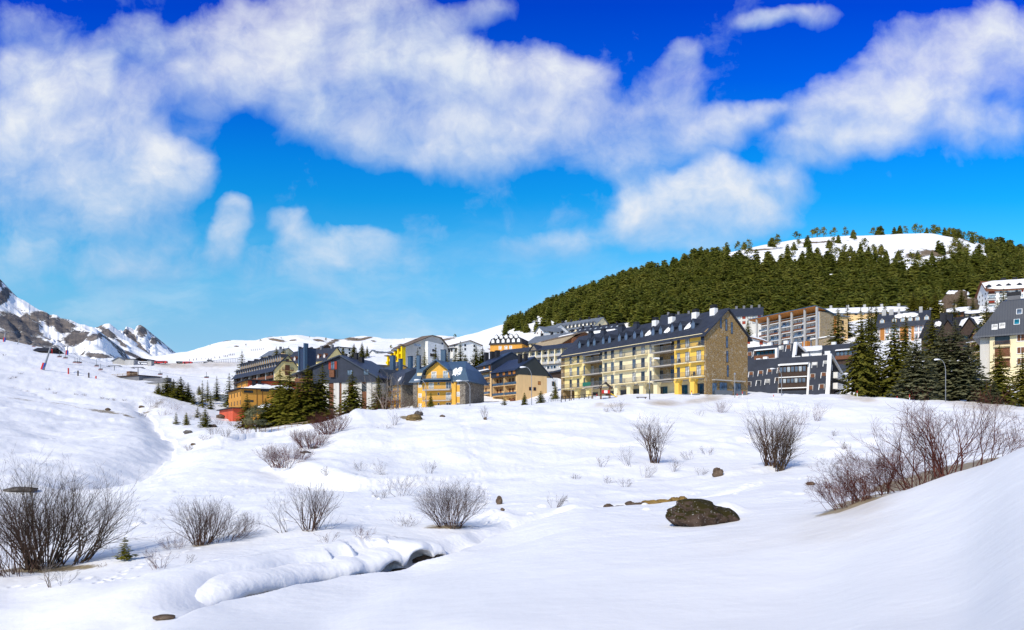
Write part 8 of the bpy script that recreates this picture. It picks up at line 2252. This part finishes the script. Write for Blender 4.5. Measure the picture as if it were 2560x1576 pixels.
def pylon(label, px, base, top, D, tilt=0.0, w=5.0, r=.38, sheath=True, cable=True):
    p = px2w(px, base, D); g = gz1(p.x, p.y); p.z = min(p.z, g+.6); H_ = (HY-top)/F*D-p.z
    o = empty('lift_pylon', p); tag(o, label, 'ski lift pylon')
    MB().tube([(0, 0, -2), (tilt, 0, H_)], [r*1.25, r*.8], 10).build('shaft', 'galvanised', o, True)
    MB().box(tilt-w/2, tilt+w/2, -.25, .25, H_-.15, H_+.2).build('crossarm', 'concrete_dark', o)
    for s in (-1, 1):
        wm = MB(); wm.box(tilt+s*w/2-.12, tilt+s*w/2+.12, -1.6, 1.6, H_-.45, H_-.16); wm.build('roller_bank', 'concrete_dark', o)
    if sheath:
        MB().tube([(0-.12, 0, -.5), (tilt*2.3/H_-.12, 0, 2.3)], r*1.7, 10).build('crash_pad', 'red_paint', o); MB().tube([(.32, .02, -.5), (tilt*2.3/H_+.32, .02, 2.2)], r*1.45, 10).build('crash_pad', 'blue_paint', o)
    return o, Vector((p.x+tilt, p.y, p.z+H_))
PY = [pylon('large leaning ski lift pylon with red and blue crash pads', 106, 921, 868, 300, 3.6), pylon('lift pylon with a red pad beyond the timber hut', 167, 886, 865, 395, .5, 4, .3), pylon('small lift pylon at the far left of the slope', 10, 851, 831, 420, .8, 4, .3),
      pylon('short lift pylon on the slope above the lift platform', 286, 930, 915, 350, 0, 6, .25, False), pylon('lift pylon at the right end of the lift platform', 345, 938, 919, 322, 0, 5, .28, False), pylon('slim leaning mast near the top of the left slope', 40, 862, 847, 410, 2.2, .6, .2, False)]
def cable(name, label, a, b, sag, r=.05):
    n = 14; mb = MB(); mb.tube([a.lerp(b, i/n)-Vector((0, 0, sag*4*(i/n)*(1-i/n))) for i in range(n+1)], r, 4); o = mb.build(name, 'rail_metal'); tag(o, label, 'cable')
top = {k: PY[i][1] for i, k in enumerate(('big', 'far', 'left', 'mid', 'low', 'mast'))}
end = px2w(640, 945, 300)
for s, nm in ((-2.3, 'upslope'), (2.3, 'downslope')):
    off = Vector((s, 0, -.5))
cable('lift_cable', 'lift cable from the far left pylon down to the timber hut pylon', top['left'], top['far'], 3); cable('lift_cable', 'lift cable from the hut pylon down to the short pylon above the platform', top['far'], top['mid'], 5)
cable('lift_cable', 'lift cable from the large leaning pylon to the platform end pylon', top['big'], top['low'], 3); cable('lift_cable', 'lift cable from the platform pylon across the snow to the dormer hotel', top['low'], end, 2)
def chair(label, px, py, D, up):
    p = px2w(px, py, D); o = empty('lift_chair', p); tag(o, label, 'lift chair', 'empty chairs hanging on the ski lift')
    MB().tube([(0, 0, 0), (0, .15, up*.5), (0, 0, up)], .09, 5).build('hanger', 'rail_metal', o)
    MB().box(-1.0, 1.0, -.3, .3, -.1, .05).build('seat', 'shutter_red', o); MB().box(-1.0, 1.0, .25, .35, .053, .7).build('backrest', 'rail_metal', o)
for px, py, D, up, lb_ in ((148, 893, 330, 2.8, 'chair with red seat nearest the timber hut'), (163, 896, 320, 3.2, 'second empty chair to the right of the timber hut'), (187, 907, 340, 2.6, 'left chair of the close trio above the slope markers'), (193, 907, 345, 2.4, 'middle chair of the close trio above the slope markers'), (199, 908, 342, 2.6, 'right chair of the close trio above the slope markers'),
                           (241, 916, 330, 3.4, 'chair with red seat above the left end of the platform'), (251, 925, 335, 3.0, 'chair just above the platform railing'), (400, 937, 318, 2.2, 'single chair over the snow left of the spruce clump'), (516, 945, 305, 2.6, 'chair over the snow beyond the spruce clump'), (84, 867, 400, 2.0, 'chair left of the timber hut roof')):
    chair(lb_, px, py, D, up)
for px, b, t, m, D, lb_ in ((171, 926, 913, 'red_paint', 300, 'red slope marker post below the chair trio'), (195, 927, 916, 'wood_dark', 300, 'dark slope marker post, middle of three'), (222, 929, 919, 'wood_dark', 300, 'dark slope marker post left of the platform'), (240, 930, 925, 'red_paint', 300, 'short red marker at the left end of the platform'), (130, 880, 870, 'red_paint', 372, 'red marker post right of the timber hut')):
    p = px2w(px, b, D); g = gz1(p.x, p.y); p.z = min(p.z, g+.3); o = MB().tube([(0, 0, -1), (0, 0, (b-t)*D/F)], .28, 8).build('marker_post', m, None); o.location = p; tag(o, lb_, 'marker post', 'marker posts on the left ski slope')
# fence posts and skiers' markers on the far ridge slope
rnd = random.Random(4)
for i, (px, py) in enumerate([(473+i*9+rnd.random()*5, 903-i*.4-rnd.random()*4) for i in range(9)]+[(560+i*4.2, 893-i*.7) for i in range(7)]+[(628+i*5, 878-i*.5) for i in range(7)]):
    ts = np.linspace(.0, .8, 80); best = min(ts, key=lambda tt: abs((lambda q: HY-F*q.z/q.y)(ridge_pt(px, tt))-py)); p = ridge_pt(px, best)
    o = MB().tube([(0, 0, -1), (0, 0, 1.6)], .22, 5).build('piste_post', 'wood_dark'); o.location = p; tag(o, 'tiny dark piste post on the far snow slope above the pass', 'post', 'piste posts on the far slope')
